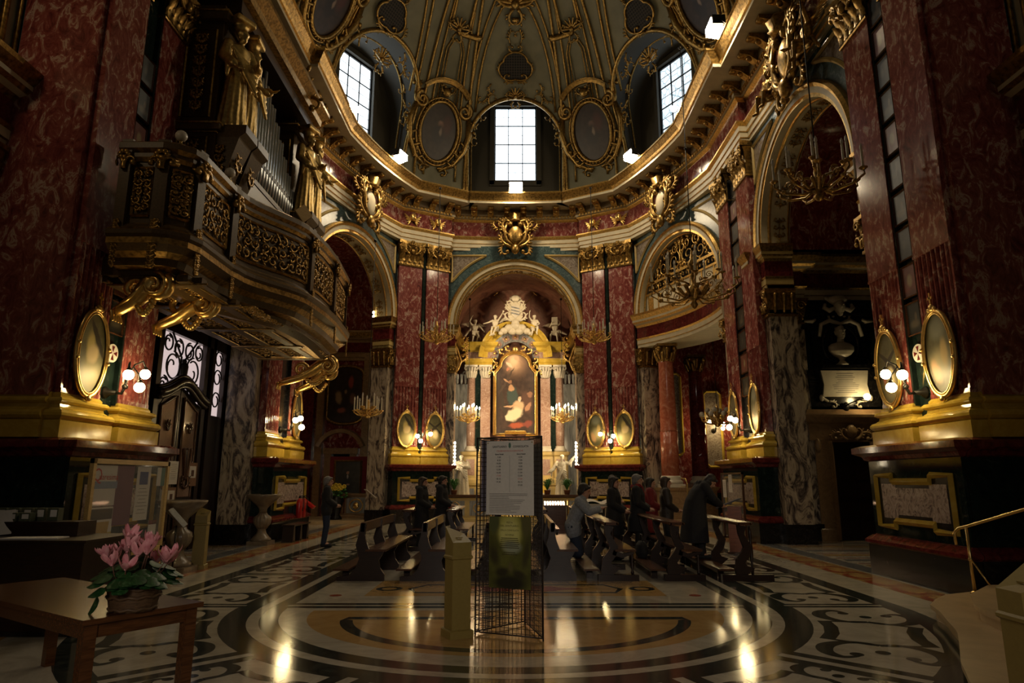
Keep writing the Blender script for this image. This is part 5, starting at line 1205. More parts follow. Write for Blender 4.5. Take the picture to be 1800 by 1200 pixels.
for s in (-1, 1):
    for cx, cz, r in ((-.55 if s < 0 else .42, 4.25, .34), (-.08 + s * .27, 4.7, .22), (-.08 + s * .28, 3.75, .26), (-.08 + s * .75, 4.75, .2), (-.08 + s * .8, 3.75, .22)):
        b.tube(spiral(cx, cz, pi / 2, 1.1, r, r * .75, 22, -.04, s), .022, 5); b.tube(spiral(cx, cz, pi / 2 + 2.2, .5, r * .8, .03, 8, -.04, s), .02, 5)
    b.tube([(-.08 + s * .9, -.04, 3.3), (-.08 + s * .2, -.04, 4.0), (-.08 + s * .1, -.04, 4.5), (-.08 + s * .6, -.04, 5.0)], .025, 5)
b.cap((-.08, -.05, 3.9), .09, (-.08, -.05, 4.3), .12); b.ell((-.08, -.06, 4.42), .07, 8, 6)
for z in (3.7, 4.3, 4.8): b.tube(spiral(1.8, z, 0, 1.2, .24, .12, 18, -.04, 1), .02, 5)
b.build('iron_scrollwork', IRON, vs)
ped = lambda u: 3.52 + .42 * exp_(u)
exp_ = lambda u: math.exp(-(u * 1.55) ** 2)
b = MB()
for o, r in ((0, .09), (-.12, .06), (.12, .045)): b.tube([(-.08 + 1.15 * u, -.14 - (r - .05), ped(u) + o) for u in [i / 14 - 1 for i in range(29)]], r, 6)
b.build('pediment', DWOOD, vs)
SHEEN = plain('polished_door_panel', (.26, .17, .13), .1, noise=.1)  # reflected light is put into the paler base colour
for s in (-1, 1):
    x0, x1 = (-1.1, -.1) if s < 0 else (-.06, .94)
    tp = lambda x: ped((x + .08) / 1.15) - .14
    pl = [(x0, 0), (x1, 0)] + [(x1 + (x0 - x1) * i / 8, tp(x1 + (x0 - x1) * i / 8)) for i in range(9)]
    b = MB(); b.prism(pl, -.06, .05); leafo = b.build('door_leaf', DWOOD, vs)
    c = (x0 + x1) / 2; xa, xb = x0 + .16, x1 - .16
    pl = [(xa, 1.25), (xb, 1.25)] + [(xb + (xa - xb) * i / 8, tp(xb + (xa - xb) * i / 8) - .2) for i in range(9)]
    b = MB(); b.prism(pl, -.075, -.06); b.build('upper_panel', SHEEN, leafo)
    b = MB(); b.tube([(x, -.085, z) for x, z in pl], .03, 5, closed=True); b.tube([(xa, -.085, .2), (xb, -.085, .2), (xb, -.085, 1.05), (xa, -.085, 1.05)], .03, 5, closed=True)
    for q in (-1, 0, 1): b.cap((c + q * .05, -.1, 1.7), .03, (c + q * .17, -.1, 2.35), .05, 6)
    for q in (-1, 1): acanthus(b, c, 1.45, pi / 2 - q * 1.0, .5, .03, -.1, q); acanthus(b, c, 2.75, pi / 2 - q * .6, .35, .025, -.1, q)
    b.build('carving', MWOOD, leafo)
def sheet(label, p, rz, w, h, mat, tilt=0, lines=0, img=None, ink=None, name='notice'):
    t = thing(name, label, 'notice', p, rz); t.rotation_euler = (tilt, 0, rz)
    b = MB(); b.box(-w / 2, w / 2, 0, .006, 0, h); b.build('sheet', mat, t)
    if lines:
        b = MB(); rr = random.Random(len(label))
        for k in range(lines): q = w * (.25 + .15 * rr.random()); z = h * (.86 - .72 * k / lines); b.add([(-q, -.003, z), (q, -.003, z), (q, -.003, z + h * .018), (-q, -.003, z + h * .018)], [(0, 1, 2, 3)])
        b.build('print', ink or GREYINK, t)
    if img:
        b = MB(); b.add([(x * w, -.004, z * h) for x, z in ((-.25, .35), (.25, .35), (.25, .75), (-.25, .75))], [(0, 1, 2, 3)]); b.build('picture', img, t)
    return t
BRP = plain('brown_paper', (.20, .10, .055), .6); SEPIA = plain('sepia_print', (.10, .045, .03), .6)
sheet('white printed notice on the door glass beside the brown notices', (-7.88, 15.62, 1.55), pi / 2, .42, .52, PAPER, 0, 9)
for lab, y, z, w, h in (('upper brown bordered notice with small picture, on the door', 16.55, 1.5, .46, .56), ('lower brown bordered notice with small picture, under the white one', 15.62, 1.02, .42, .46)):
    t = sheet(lab, (-7.88, y, z), pi / 2, w, h, BRP); b = MB(); b.box(-w * .36, w * .36, -.004, 0, h * .35, h * .85); b.build('mount', PAPER, t); b = MB(); b.box(-w * .14, w * .14, -.008, -.004, h * .42, h * .68); b.build('picture', SEPIA, t)
sheet('small grey ruled sheet left of the lower brown notice', (-7.88, 15.22, 1.05), pi / 2, .2, .42, plain('grey_sheet', (.2, .2, .19), .6), 0, 6)

# ---------------------------------------------------------------- side bay with the bust (right) and its door
d2 = struct(thing('door_2', None, None, (9.5, 19.22, 0)))
MUS = marble('tan_marble', [(.3, (.20, .12, .06)), (.6, (.32, .2, .10)), (.75, (.38, .27, .16))], 3, .3)
b = MB()
for s in (-1, 1): block(b, s * .82 - .2, s * .82 + .2, -.16, 0, [(-.1, 0), (.04, 0), (.04, .3), (0, .34), (0, 2.75), (-.1, 2.76)], 0)
b.tube([(-.58, -.2, .02), (-.58, -.2, 2.72), (.58, -.2, 2.72), (.58, -.2, .02)], .07, 4); block(b, -1.15, 1.15, -.2, 0, [(-.1, 2.75), (.0, 2.75), (.02, 3.2), (.1, 3.25), (.2, 3.38), (.22, 3.45), (.1, 3.5), (0, 3.62), (-.1, 3.63)], 0)
b.build('door_frame', MUS, d2)
b = MB()
for s in (-1, 1): acanthus(b, s * .12, 2.75, pi / 2 - s * 1.0, .55, .045, -.26, s); acanthus(b, s * .3, 2.95, pi / 2 - s * 1.4, .5, .04, -.26, -s); b.ell((s * .95, -.2, 2.6), (.1, .08, .2), 8, 6)
b.ell((0, -.28, 3.0), (.16, .08, .18), 10, 7); b.build('door_carving', MUS, d2)
for s in (-1, 1):
    b = MB(); b.box(min(0, s * .58), max(0, s * .58), -.08, -.02, 0, 2.7)
    for k in range(5): b.box(min(s * .08, s * .5), max(s * .08, s * .5), -.1, -.08, .15 + .5 * k, .52 + .5 * k)
    b.build('door_leaf', DWOOD, d2)
mon = thing('marble_monument', 'black marble wall monument with white carved mask and garland above the door', 'monument', (9.5, 19.2, 0))
b = MB(); b.prism([(-1.0, 3.7), (1.0, 3.7), (1.05, 4.75), (.8, 4.8), (.8, 5.9), (1.1, 6.0), (.9, 6.8), (-.9, 6.8), (-1.1, 6.0), (-.8, 5.9), (-.8, 4.8), (-1.05, 4.75)], -.12, 0)
b.box(-.7, .7, -.4, 0, 4.78, 4.88); b.box(-.95, .95, -.3, 0, 6.35, 6.42); b.build('black_slab', BLK, mon)
b = MB(); b.tube([(.52 * cos(a), -.14, 5.5 + .6 * sin(a)) for a in [2 * pi * k / 24 for k in range(24)]], .05, 6, closed=True); b.build('niche_ring', BLK, mon)
b = MB(); b.tube([(-.62, -.2, 5.75), (-.55, -.2, 6.1), (-.3, -.22, 6.22), (0, -.24, 6.12), (.3, -.22, 6.22), (.55, -.2, 6.1), (.62, -.2, 5.75)], [.05, .06, .07, .05, .07, .06, .05], 8)
for s in (-1, 1): acanthus(b, s * .1, 6.15, pi / 2 - s * 1.2, .5, .04, -.2, s)
b.build('garland', WHITEM, mon)
b = MB(); b.ell((0, -.3, 6.62), (.17, .14, .22), 12, 8); b.ell((0, -.26, 6.84), (.3, .12, .14), 12, 6); b.ell((0, -.3, 6.45), (.1, .08, .12), 8, 6)
for s in (-1, 1):
    b.tube([(s * .1, -.3, 6.6), (s * .3, -.28, 6.5), (s * .42, -.24, 6.6), (s * .38, -.22, 6.72)], [.05, .08, .07, .04], 8); b.cap((s * .12, -.2, 6.75), .06, (s * .34, -.2, 6.9), .05, 8); b.ell((s * .07, -.42, 6.66), (.035, .03, .02), 6, 4)
b.ell((0, -.45, 6.6), (.03, .04, .06), 6, 4); b.build('mask', WHITEM, mon)
for s in (-1, 1):
    b = MB(); b.tube([(s * 1.0, -.15, 6.22), (s * .78, -.17, 6.2), (s * .68, -.17, 6.26)], [.035, .06, .04], 8); b.build('carved_knot', WHITEM, mon)
    b = MB(); b.ell((s * .7, -.16, 3.95), (.07, .05, .1), 8, 6); b.cap((s * .7, -.16, 3.95), .05, (s * .55, -.16, 3.86), .04, 6); acanthus(b, s * .5, 3.85, pi if s > 0 else 0, .4, .03, -.15, s); b.build('lower_scroll', WHITEM, mon)
bu = thing('marble_bust', 'white marble bust on a round socle over the inscribed plaque', 'bust', (9.45, 18.95, 4.88)); bu.scale = (1.15,) * 3
J = pose(head=(0, -.04, .83), neck=(0, 0, .64)); mb = MB(); head_mb(mb, J, None, 1.55)
loft(mb, [(0, 0, .19, .10, .08), (0, -.01, .26, .22, .14), (0, -.01, .36, .31, .17), (0, 0, .48, .32, .16), (0, 0, .55, .24, .13), (0, 0, .59, .10, .09)], 18)
for k in range(12): mb.ell((.085 * cos(k), .0 + .1 * sin(k), .87 + .05 * (k % 3)), .045, 6, 4)
sculpt('bust_figure', mb, WHITEM, bu, .014, 1)
b = MB(); b.lathe([(.15, 0), (.15, .04), (.1, .07), (.06, .13), (.09, .19), (.07, .22)], 16); b.build('socle', WHITEM, bu)
pl = thing('inscribed_plaque', 'white marble plaque with lines of lettering below the bust', 'plaque', (9.5, 19.02, 3.98))
b = MB(); b.prism([(-.68, 0), (.68, 0), (.62, .35), (.68, .76), (-.68, .76), (-.62, .35)], -.03, .04); b.build('slab', WHITEM, pl)
b = MB()
rr = random.Random(4)
for k in range(11): q = .2 + .2 * rr.random(); b.add([(-q, -.034, .66 - .055 * k), (q, -.034, .66 - .055 * k), (q, -.034, .678 - .055 * k), (-q, -.034, .678 - .055 * k)], [(0, 1, 2, 3)])
b.build('lettering', GREYINK, pl)
t = thing('door_lamp', 'single lit globe lamp on a bracket above the dark side door', 'lamp', (9.45, 19.05, 3.66))
b = MB(); b.tube([(0, 0, .05), (0, -.25, .1), (.2, -.4, .2), (.42, -.45, .16)], .02, 5); b.ell((0, -.05, .03), (.1, .06, .14), 8, 6); b.build('bracket', IRON, t)
b = MB(); b.ell((.42, -.45, .27), .09, 12, 9); b.build('globe', GLOBE, t)

# ---------------------------------------------------------------- corner arch with the gilded grille (right), its column and chapel
x, y, a = BAYS['dr']
gr = thing('gilded_grille', 'half-round gilded scrollwork grille over a cream parapet in the corner arch', 'grille', (x, y, 8.2), a)
b = MB(); b.box(-2.46, 2.46, .2, .32, .03, .82); b.box(-2.42, 2.42, .16, .36, .82, .9, 1); b.box(-2.24, 2.24, .16, .36, 1.2, 1.3, 1); b.box(-2.55, 2.55, .16, .4, .02, .07, 1)
for k in range(7): b.box(-2.3 + .72 * k - .03, -2.3 + .72 * k + .03, .18, .3, .06, .82, 1)
for s in (-1, 1): b.box(s * 2.1 - .14, s * 2.1 + .14, .17, .25, .2, .7, 1)
b.build('parapet', [CREAM, GOLD], gr)
b = MB()
for k in range(9):
    q = k * .52 - 2.08; acanthus(b, q, .92, pi / 2, .42, .025, .22, 1 if k % 2 else -1); acanthus(b, q, .92, pi / 2, .42, .025, .22, -1 if k % 2 else 1)
rr = random.Random(11)
for s in (-1, 1):
    for cx, cz, r in ((.45, 1.75, .42), (1.2, 1.7, .36), (1.85, 1.55, .28), (.4, 2.25, .22), (1.0, 2.2, .24), (.15, 1.45, .18), (1.55, 1.95, .18), (.8, 1.5, .16), (.1, 2.42, .14)):
        b.tube(spiral(s * cx, cz, pi / 2 + s * .5, 1.5, r, .04, 26, .26, s), [.035 - .018 * i / 26 for i in range(27)], 6)
        for k in range(6):
            t_ = rr.random() * 6.28; b.ell((s * cx + r * cos(t_), .22, cz + r * sin(t_)), (.09 * (r + .5), .035, .05), 6, 4, 0, Matrix.Rotation(-t_, 3, 'Y'))
b.tube([(0, .24, 1.3), (0, .24, 2.55)], .035, 6); b.build('scrollwork', GOLD, gr)
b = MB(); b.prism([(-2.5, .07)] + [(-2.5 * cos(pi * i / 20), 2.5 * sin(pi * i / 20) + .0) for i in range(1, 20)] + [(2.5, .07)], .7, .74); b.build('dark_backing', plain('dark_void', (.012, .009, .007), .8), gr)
t = MB(); A0, A1 = Vector((5.0, 26.6)), Vector((6.86, 21.35)); nn = Vector((.938, .3465))
cv = [tuple(A0.lerp(A1, u) + nn * (.55 * 4 * u * (1 - u))) for u in [i / 12 for i in range(13)]]; t.sweep(cv, SP, SM)
t.add([(*p, 6.92) for p in cv] + [(p[0] + 1.6 * nn.x, p[1] + 1.6 * nn.y, 6.92) for p in cv], [(i, i + 1, i + 14, i + 13) for i in range(12)], 1)
t.add([(*p, 8.2) for p in cv] + [(p[0] + 1.6 * nn.x, p[1] + 1.6 * nn.y, 8.2) for p in cv], [(i, i + 1, i + 14, i + 13) for i in range(12)], 1)
trim(t, [GOLD, CREAM, REDD])
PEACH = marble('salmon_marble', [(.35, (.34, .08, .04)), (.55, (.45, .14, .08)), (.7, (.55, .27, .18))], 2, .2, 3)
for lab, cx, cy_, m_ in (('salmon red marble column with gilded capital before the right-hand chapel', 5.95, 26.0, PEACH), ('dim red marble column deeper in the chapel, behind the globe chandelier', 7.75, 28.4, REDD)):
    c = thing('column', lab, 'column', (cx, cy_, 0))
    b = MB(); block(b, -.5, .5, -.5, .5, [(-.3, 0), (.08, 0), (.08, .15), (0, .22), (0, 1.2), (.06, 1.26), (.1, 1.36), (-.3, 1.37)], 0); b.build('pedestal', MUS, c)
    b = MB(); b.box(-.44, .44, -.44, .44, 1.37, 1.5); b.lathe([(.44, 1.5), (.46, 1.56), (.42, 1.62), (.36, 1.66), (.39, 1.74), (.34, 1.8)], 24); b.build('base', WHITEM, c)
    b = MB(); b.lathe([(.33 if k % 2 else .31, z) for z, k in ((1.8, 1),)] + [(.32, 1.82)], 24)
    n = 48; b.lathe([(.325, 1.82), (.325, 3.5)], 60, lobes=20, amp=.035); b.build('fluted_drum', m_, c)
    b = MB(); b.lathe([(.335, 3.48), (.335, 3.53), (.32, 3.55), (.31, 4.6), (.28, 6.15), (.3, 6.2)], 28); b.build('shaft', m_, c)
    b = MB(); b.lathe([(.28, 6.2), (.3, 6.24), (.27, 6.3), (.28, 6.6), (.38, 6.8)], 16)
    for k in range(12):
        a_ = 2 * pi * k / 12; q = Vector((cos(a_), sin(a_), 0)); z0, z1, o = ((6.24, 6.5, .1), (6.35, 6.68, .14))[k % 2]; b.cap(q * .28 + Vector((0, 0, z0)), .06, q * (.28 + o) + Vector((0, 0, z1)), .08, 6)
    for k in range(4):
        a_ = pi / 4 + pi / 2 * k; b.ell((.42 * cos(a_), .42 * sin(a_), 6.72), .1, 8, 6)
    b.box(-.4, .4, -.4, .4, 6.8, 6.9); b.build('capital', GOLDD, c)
for x0, x1, z0, z1 in ((6.55, 7.35, 2.7, 6.3), (8.35, 9.1, 2.2, 5.5), (9.6, 10.6, 2.2, 5.5)):
    t = MB(); t.box(x0, x1, 29.5, 29.62, z0, z1, 1); c_ = .14
    t.tube([(x0 + c_, 29.48, z0), (x1 - c_, 29.48, z0), (x1, 29.48, z0 + c_), (x1, 29.48, z1 - c_), (x1 - c_, 29.48, z1), (x0 + c_, 29.48, z1), (x0, 29.48, z1 - c_), (x0, 29.48, z0 + c_)], .06, 4, 0, closed=True); trim(t, [YEL, BROWNM])
t = MB(); t.box(4.7, 11.8, 29.45, 29.6, 0, 1.1, 0); t.box(4.7, 11.8, 29.4, 29.6, 1.1, 1.3, 1); trim(t, [GRN, REDD])

# ---------------------------------------------------------------- chapel with the portrait (left)
t = MB()
for x0, x1, m_ in ((-9.4, -8.9, 1), (-6.35, -5.9, 1), (-8.75, -8.45, 2), (-6.75, -6.45, 2)): t.box(x0, x1, 29.3, 29.6, 0, 7.2, m_)
t.sweep([(-12, 29.5), (-4.7, 29.5)], SP, [2, 2, 2, 2, 2, 1, 1, 2, 2, 2, 0, 0, 2, 2])
t.box(-8.35, -6.85, 29.25, 29.6, 2.75, 3.0, 2); arch_sweep(t, [], 1, 0) if False else None
t.M = frame(-7.6, 29.3, 0); arch_sweep(t, [(0, 0), (0, -.25), (.16, -.3), (.2, 0)], .95, 2.7, 20, .35, pi - .35, 2); t.M = Matrix()
t.box(-8.3, -8.0, 29.3, 29.6, 0, 2.75, 2); t.box(-7.2, -6.9, 29.3, 29.6, 0, 2.75, 2); t.box(-8.0, -7.2, 29.5, 29.6, 0, 2.75, 3)
trim(t, [GOLDD, REDD, MUS, BLK])
pt = thing('chapel_painting', 'tall dark religious painting with curved top on the chapel back wall', 'painting', (-7.55, 29.5, 5.35))
def capsule_pts(w, h, n=10): return [(w * cos(a), h - w * .5 + w * .5 * sin(a)) for a in [pi * i / n for i in range(n + 1)]] + [(-w * cos(a), -h + w * .4 - w * .4 * sin(a)) for a in [pi * i / n for i in range(n + 1)]]
b = MB(); b.prism(capsule_pts(.74, 1.25), -.06, -.02)
b.build('canvas', painting('chapel_canvas', (.035, .02, .014), [(.3, .45, .2, .3, 0, (.35, .06, .03), .4), (-.4, -.1, .25, .3, 10, (.4, .28, .16), .4), (.45, -.15, .25, .25, 0, (.22, .1, .06), .4), (-.2, -.55, .3, .12, 0, (.36, .10, .05), .4), (0, .1, .12, .1, 0, (.35, .22, .12), .4)], (.74, 1.25)), pt)
b = MB(); b.tube([(x, -.08, z) for x, z in capsule_pts(.78, 1.3)], .07, 6, closed=True); b.build('frame', GOLDD, pt)
po = thing('portrait', 'framed portrait of a seated figure in dark suit on red cloth', 'painting', (-7.1, 28.75, 1.72))
b = MB(); b.box(-.78, .78, .02, .1, -.85, .9); b.build('red_backing', plain('red_cloth', (.16, .012, .012), .9), po)
b = MB(); b.tube([(-.56, -.03, -.72), (.56, -.03, -.72), (.56, -.03, .72), (-.56, -.03, .72)], .06, 4, closed=True); b.build('frame', GOLD, po)
b = MB(); b.box(-.55, .55, -.02, .02, -.7, .7); b.build('canvas', painting('portrait_canvas', (.03, .024, .02), [(0, -.4, .5, .55, 0, (.015, .014, .015), .7), (0, .33, .13, .13, 0, (.32, .17, .1), .7), (0, .46, .14, .07, 0, (.03, .02, .015), .6), (0, .08, .07, .16, 0, (.5, .47, .42), .6), (0, .02, .025, .2, 0, (.03, .02, .02), .6), (.05, -.38, .16, .07, 0, (.3, .16, .1), .6)], (.55, .7)), po)
t = thing('chapel_rail', 'low inlaid marble balustrade with carved oval in front of the portrait', 'railing', (-6.4, 28.1, .12))
b = MB(); block(b, -.8, .8, -.15, .15, [(-.1, 0), (.06, 0), (.06, .1), (0, .14), (0, .86), (.06, .9), (.08, .98), (-.1, 1.0)], 0); b.build('body', MUS, t)
b = MB(); b.box(-.5, .3, -.17, -.15, .2, .82); b.build('panel', GREYM, t); b = MB()
b.tube([(-.1 + .27 * cos(q * pi / 10), -.18, .5 + .25 * sin(q * pi / 10)) for q in range(20)], .03, 5, closed=True); b.ell((-.1, -.18, .5), (.12, .03, .14), 8, 6)
for q in (-1, 1): acanthus(b, -.1, .36, pi / 2 - q * .9, .3, .02, -.19, q)
b.build('medallion', GOLD, t)
for q in (-.66, .52): b = MB(); b.tube([(q - .07, -.16, .2), (q + .07, -.16, .2), (q + .07, -.16, .8), (q - .07, -.16, .8)], .02, 4, closed=True); b.build('side_panel', REDD, t)
t = MB(); t.slab([(-10, 24.6), (-6.6, 26.2), (-5.2, 27.4), (-5, 29.5), (-11.9, 29.5), (-11.9, 24.6)], .001, .12, 0); trim(t, [STEPS])
t = thing('reading_stand', 'slanted white leaflet board on a thin post beside the pale pilaster', 'stand', (-5.62, 26.4, .0)); b = MB(); b.tube([(0, 0, 0), (0, 0, 1.1)], .02, 6); b.lathe([(.15, 0), (.15, .02), (0, .03)], 12); b.build('post', IRON, t)
b = MB(); b.M = frame(0, 0, .5, 1.12) @ Matrix.Rotation(R(38), 4, 'Y'); b.box(-.26, .26, -.16, .16, 0, .02); b.build('board', PAPER, t)
t = thing('bulb_bracket', 'pair of small lit bulbs on the ledge inside the corner arch by the organ', 'lamp', at(657, 568, 26.9)); b = MB(); b.box(-.08, .02, -.05, .05, -.1, 0); b.tube([(0, 0, 0), (0, -.05, .62)], .015, 5); b.build('bracket', IRON, t)
for z in (.12, .28, .44): b = MB(); b.ell((0, -.09, z), (.05, .05, .06), 8, 6); b.build('bulb', GLOBE, t)
sconce('three-globe iron lamp, lit, on the back wall panel of the chapel behind the red column', (8.72, 29.42, 3.75), 0)
t = thing('brass_stand', 'slim brass hooked stand near the salmon column', 'stand', (5.2, 20.6, 0)); b = MB(); b.lathe([(.14, 0), (.13, .02), (.03, .05), (.02, .1)], 14); b.tube([(0, 0, .05), (0, 0, 1.55), (-.05, 0, 1.68), (-.18, 0, 1.7)], .02, 8); b.build('post', BRASS, t); b = MB(); b.tube([(0, 0, 1.45), (-.2, 0, 1.45)], .012, 6); b.build('hook', BRASS, t)

# ---------------------------------------------------------------- pews (they face the bust side)
PA = [(.2, .09), (.3, .2), (.36, .36), (.29, .58), (.33, .72), (.36, .93), (.45, .93), (.44, .74), (.47, .62), (.52, .5), (.78, .5), (.75, .43), (.69, .33), (.72, .2), (.79, .1), (.79, 0), (0, 0), (0, .07)]
def rib2(cl, ws):
    L, Rr = [], []
    for i, p in enumerate(cl):
        a, b_ = Vector(cl[max(0, i - 1)]), Vector(cl[min(len(cl) - 1, i + 1)]); d = (b_ - a).normalized(); n = Vector((-d.y, d.x)) * ws[i] / 2
        L.append(tuple(Vector(p) + n)); Rr.append(tuple(Vector(p) - n))
    return L + Rr[::-1]
PB = rib2([(.42, .09), (.33, .2), (.33, .32), (.42, .43), (.46, .54), (.40, .66), (.36, .76), (.38, .89)], [.36, .22, .15, .15, .14, .10, .09, .16])
def pew(label, x, y, kind, L=2.9, group='pews'):
    t = thing('pew', label, 'pew', (x, y, 0), 0, group)
    ends = (0, L / 2 - .03, L - .06)
    for y0 in ends:
        b = MB()
        if kind == 'A': b.prism(PA, y0, y0 + .06)
        else:
            b.prism(PB, y0, y0 + .07); b.box(.18 if kind == 'B' else .0, .86, y0 - .02, y0 + .09, 0, .1)
            if kind == 'B': b.prism(rib2([(.44, .46), (.6, .40), (.7, .43), (.8, .455)], [.08, .07, .05, .04]), y0, y0 + .07)
        e = b.build('end_panel', DWOOD, t)
        if kind != 'A' and y0 != ends[1]:
            for cx, z0, z1 in ((.76, .1, .44), (.44, .5, .88)) if kind == 'B' else ((.52, .1, .88),):
                b = MB(); h = z1 - z0; b.lathe([(.022, z0), (.03, z0 + .1 * h), (.016, z0 + .2 * h), (.034, z0 + .45 * h), (.02, z0 + .75 * h), (.028, z0 + .85 * h), (.02, z1)], 10, (cx, y0 + .035, 0)); b.build('baluster', DWOOD, e)
    b = MB()
    if kind == 'A': b.box(.37, .43, 0, L, .79, .94)
    else: b.box(.3, .52, -.06, L + .06, .9, .95); b.tube([(.3, -.06, .925), (.3, L + .06, .925)], .025, 6); b.tube([(.52, -.06, .925), (.52, L + .06, .925)], .025, 6)
    b.build('top_rail', MWOOD, t)
    if kind != 'C': b = MB(); b.box(.47, .82, -.05, L + .05, .475, .51); b.build('seat', MWOOD, t)
    b = MB(); b.box(-.06, .2, -.04, L + .04, .165, .195); b.build('kneeler', MWOOD, t)
    b = MB(); b.box(.02, .12, .3, .36, 0, .165); b.box(.02, .12, L - .36, L - .3, 0, .165); b.box(.02, .12, .3, L - .3, .1, .165); b.build('kneeler_foot', DWOOD, t)
NX = [(-2.98, 'A', 'leftmost plain-ended pew of the nearest row, beyond the scroll inlay'), (-1.93, 'A', 'plain-ended pew, nearest row, second from the organ side'), (-.86, 'A', 'plain-ended pew of the nearest row, seen through the wire stand'), (.23, 'A', 'plain-ended pew just past the wire stand, nearest row'),
      (1.2, 'B', 'scroll-ended pew with wide top rail before the man in pale jacket'), (2.31, 'B', 'scroll-ended pew with wide top rail by the grey-haired man'), (3.45, 'C', 'kneeling rail without seat at the bust end of nearest row')]
for x, k, l in NX: pew('dark wooden ' + l if not l.startswith('leftmost') else 'dark wooden pew, ' + l, x, 11.66, k, group='nearest row of pews')
for i, x in enumerate((-2.98, -1.93, -.86, .23, 1.2, 2.31)): pew('dark scroll-ended pew of the far row, %s from the organ side' % 'first second third fourth fifth sixth'.split()[i], x, 16.4, 'B', 2.6, 'far row of pews')

# ---------------------------------------------------------------- people
def person(label, loc, rz, J, top, trousers, hair, hairlen='short', coat=None, sleeve=.028, scarf=None, tilt=None, shoes=CLOTH, k=1.0, hood=False, topname='coat'):
    t = thing('person', label, 'person', loc, R(rz)); t.scale = (k,) * 3
    sculpt('body', body(J, tilt, sc=1.06), SKIN, t, .010, 1)
    b = MB(); torso(b, J, 1.0, .028)
    for s in 'lr':
        b.cap(J['s' + s], .056 + sleeve + .01, J['e' + s], .045 + sleeve, 10); b.cap(J['e' + s], .045 + sleeve, J['e' + s].lerp(J['w' + s], .92), .036 + sleeve, 10)
    if coat: loft(b, coat, 22, 5, .03)
    else:
        for s in 'lr': b.cap(J['pelvis'] + Vector((.05 if s == 'l' else -.05, 0, .02)), .15, J['h' + s].lerp(J['k' + s], .16), .14)
    if hood:
        for q in range(9): b.ell(J['neck'] + Vector((.11 * cos(q * .7), .02 + .1 * sin(q * .7), .02)), .06, 8, 6)
    else: b.cap(J['neck'] + Vector((0, .01, -.04)), .085, J['neck'] + Vector((0, .01, .02)), .068)
    c = sculpt(topname, b, top, t, .016, 2)
    b = MB()
    for s in 'lr': b.cap(J['h' + s], .115, J['k' + s], .082); b.cap(J['k' + s], .082, J['a' + s] + Vector((0, 0, .02)), .068)
    b.cap(J['hl'], .12, J['hr'], .12); sculpt('trousers', b, trousers, t, .016, 2)
    for s in 'lr':
        b = MB(); b.cap(J['a' + s] + Vector((0, .03, -.03)), .045, J['t' + s], .042); sculpt('shoe', b, shoes, t, .012, 1)
    h = J['head']; q = tilt or Matrix.Identity(3); P = lambda x, y, z: h + q @ Vector((x, y, z)); b = MB()
    b.ell(P(0, .03, .045), (.092, .108, .10), 14, 10, 0, q); b.ell(P(0, .075, -.01), (.082, .062, .10), 12, 8, 0, q)
    for s in (-1, 1): b.cap(P(s * .075, .0, .06), .025, P(s * .08, .03, -.03), .025, 6)
    b.cap(P(-.05, -.07, .085), .028, P(.05, -.07, .09), .028, 6)
    if hairlen == 'long':
        for s in (-1, -.5, 0, .5, 1): b.cap(P(s * .075, .05 - .03 * abs(s), .02), .045, J['neck'] + Vector((s * .1, .09 - .03 * abs(s), -.14)), .045, 8)
    if hairlen == 'bob':
        for s in (-1, -.5, 0, .5, 1): b.cap(P(s * .08, .05 - .03 * abs(s), .02), .045, P(s * .095, .06 - .02 * abs(s), -.12), .04, 8)
    if hairlen == 'bun': b.ell(P(0, .13, .05), .055, 10, 8)
    sculpt('hair', b, hair, t, .012, 1)
    b = MB()
    for s in (-1, 1): b.ell(P(s * .033, -.079, .018), (.013, .008, .008), 6, 4, 0, q)
    b.build('eyes', DARKH, t)
    if scarf:
        b = MB(); n_ = J['neck']; b.tube([n_ + Vector((.085 * cos(a), .01 + .085 * sin(a), .03 + .015 * sin(2 * a))) for a in [2 * pi * i / 16 for i in range(16)]], .04, 8, closed=True); b.cap(n_ + Vector((.03, -.1, .02)), .035, n_ + Vector((.05, -.16, -.2)), .03); sculpt('scarf', b, scarf, t, .014, 1)
    return t
LC = lambda hem, dy=0: [(0, .02 + dy, hem, .27, .22), (0, .02 + dy * .7, hem + .25, .25, .2), (0, .01, .9, .225, .175), (0, 0, 1.08, .2, .155), (0, 0, 1.3, .215, .155), (0, .0, 1.4, .17, .12), (0, .01, 1.46, .09, .09)]
JEANS = plain('blue_jeans', (.012, .02, .045), .8, bmp=.2); PALEJ = plain('pale_grey_jacket', (.24, .25, .27), .8, noise=.2, bmp=.2); REDCOAT = plain('red_coat', (.16, .008, .010), .8); REDSC = plain('red_scarf', (.20, .01, .012), .85); DKBROWN = plain('dark_brown_jacket', (.02, .012, .009), .6); BEIGEJ = plain('beige_jacket', (.34, .24, .14), .8); BLKGREY = plain('charcoal_coat', (.011, .010, .012), .85, bmp=.2)
fold = dict(el=(.25, -.02, 1.14), wl=(.06, -.22, 1.02), er=(-.25, -.02, 1.14), wr=(-.06, -.22, 1.0))
person('man in black jacket and blue jeans standing alone by the portrait chapel', (-4.82, 17.5, 0), 105, pose(**fold), CLOTH, JEANS, GREYH, k=1.01, topname='jacket')
person('woman in black hooded coat, nearer of two standing side by side', (-2.32, 17.0, 0), 80, pose(**fold), CLOTH, CLOTH, BROWNH, 'bob', LC(.42), hood=True, k=1.0)
person('woman in black coat behind her hooded companion, face toward the bust side', (-1.88, 17.5, 0), 80, pose(**fold), BLKGREY, CLOTH, DARKH, 'bun', LC(.5), hood=True, k=1.02)
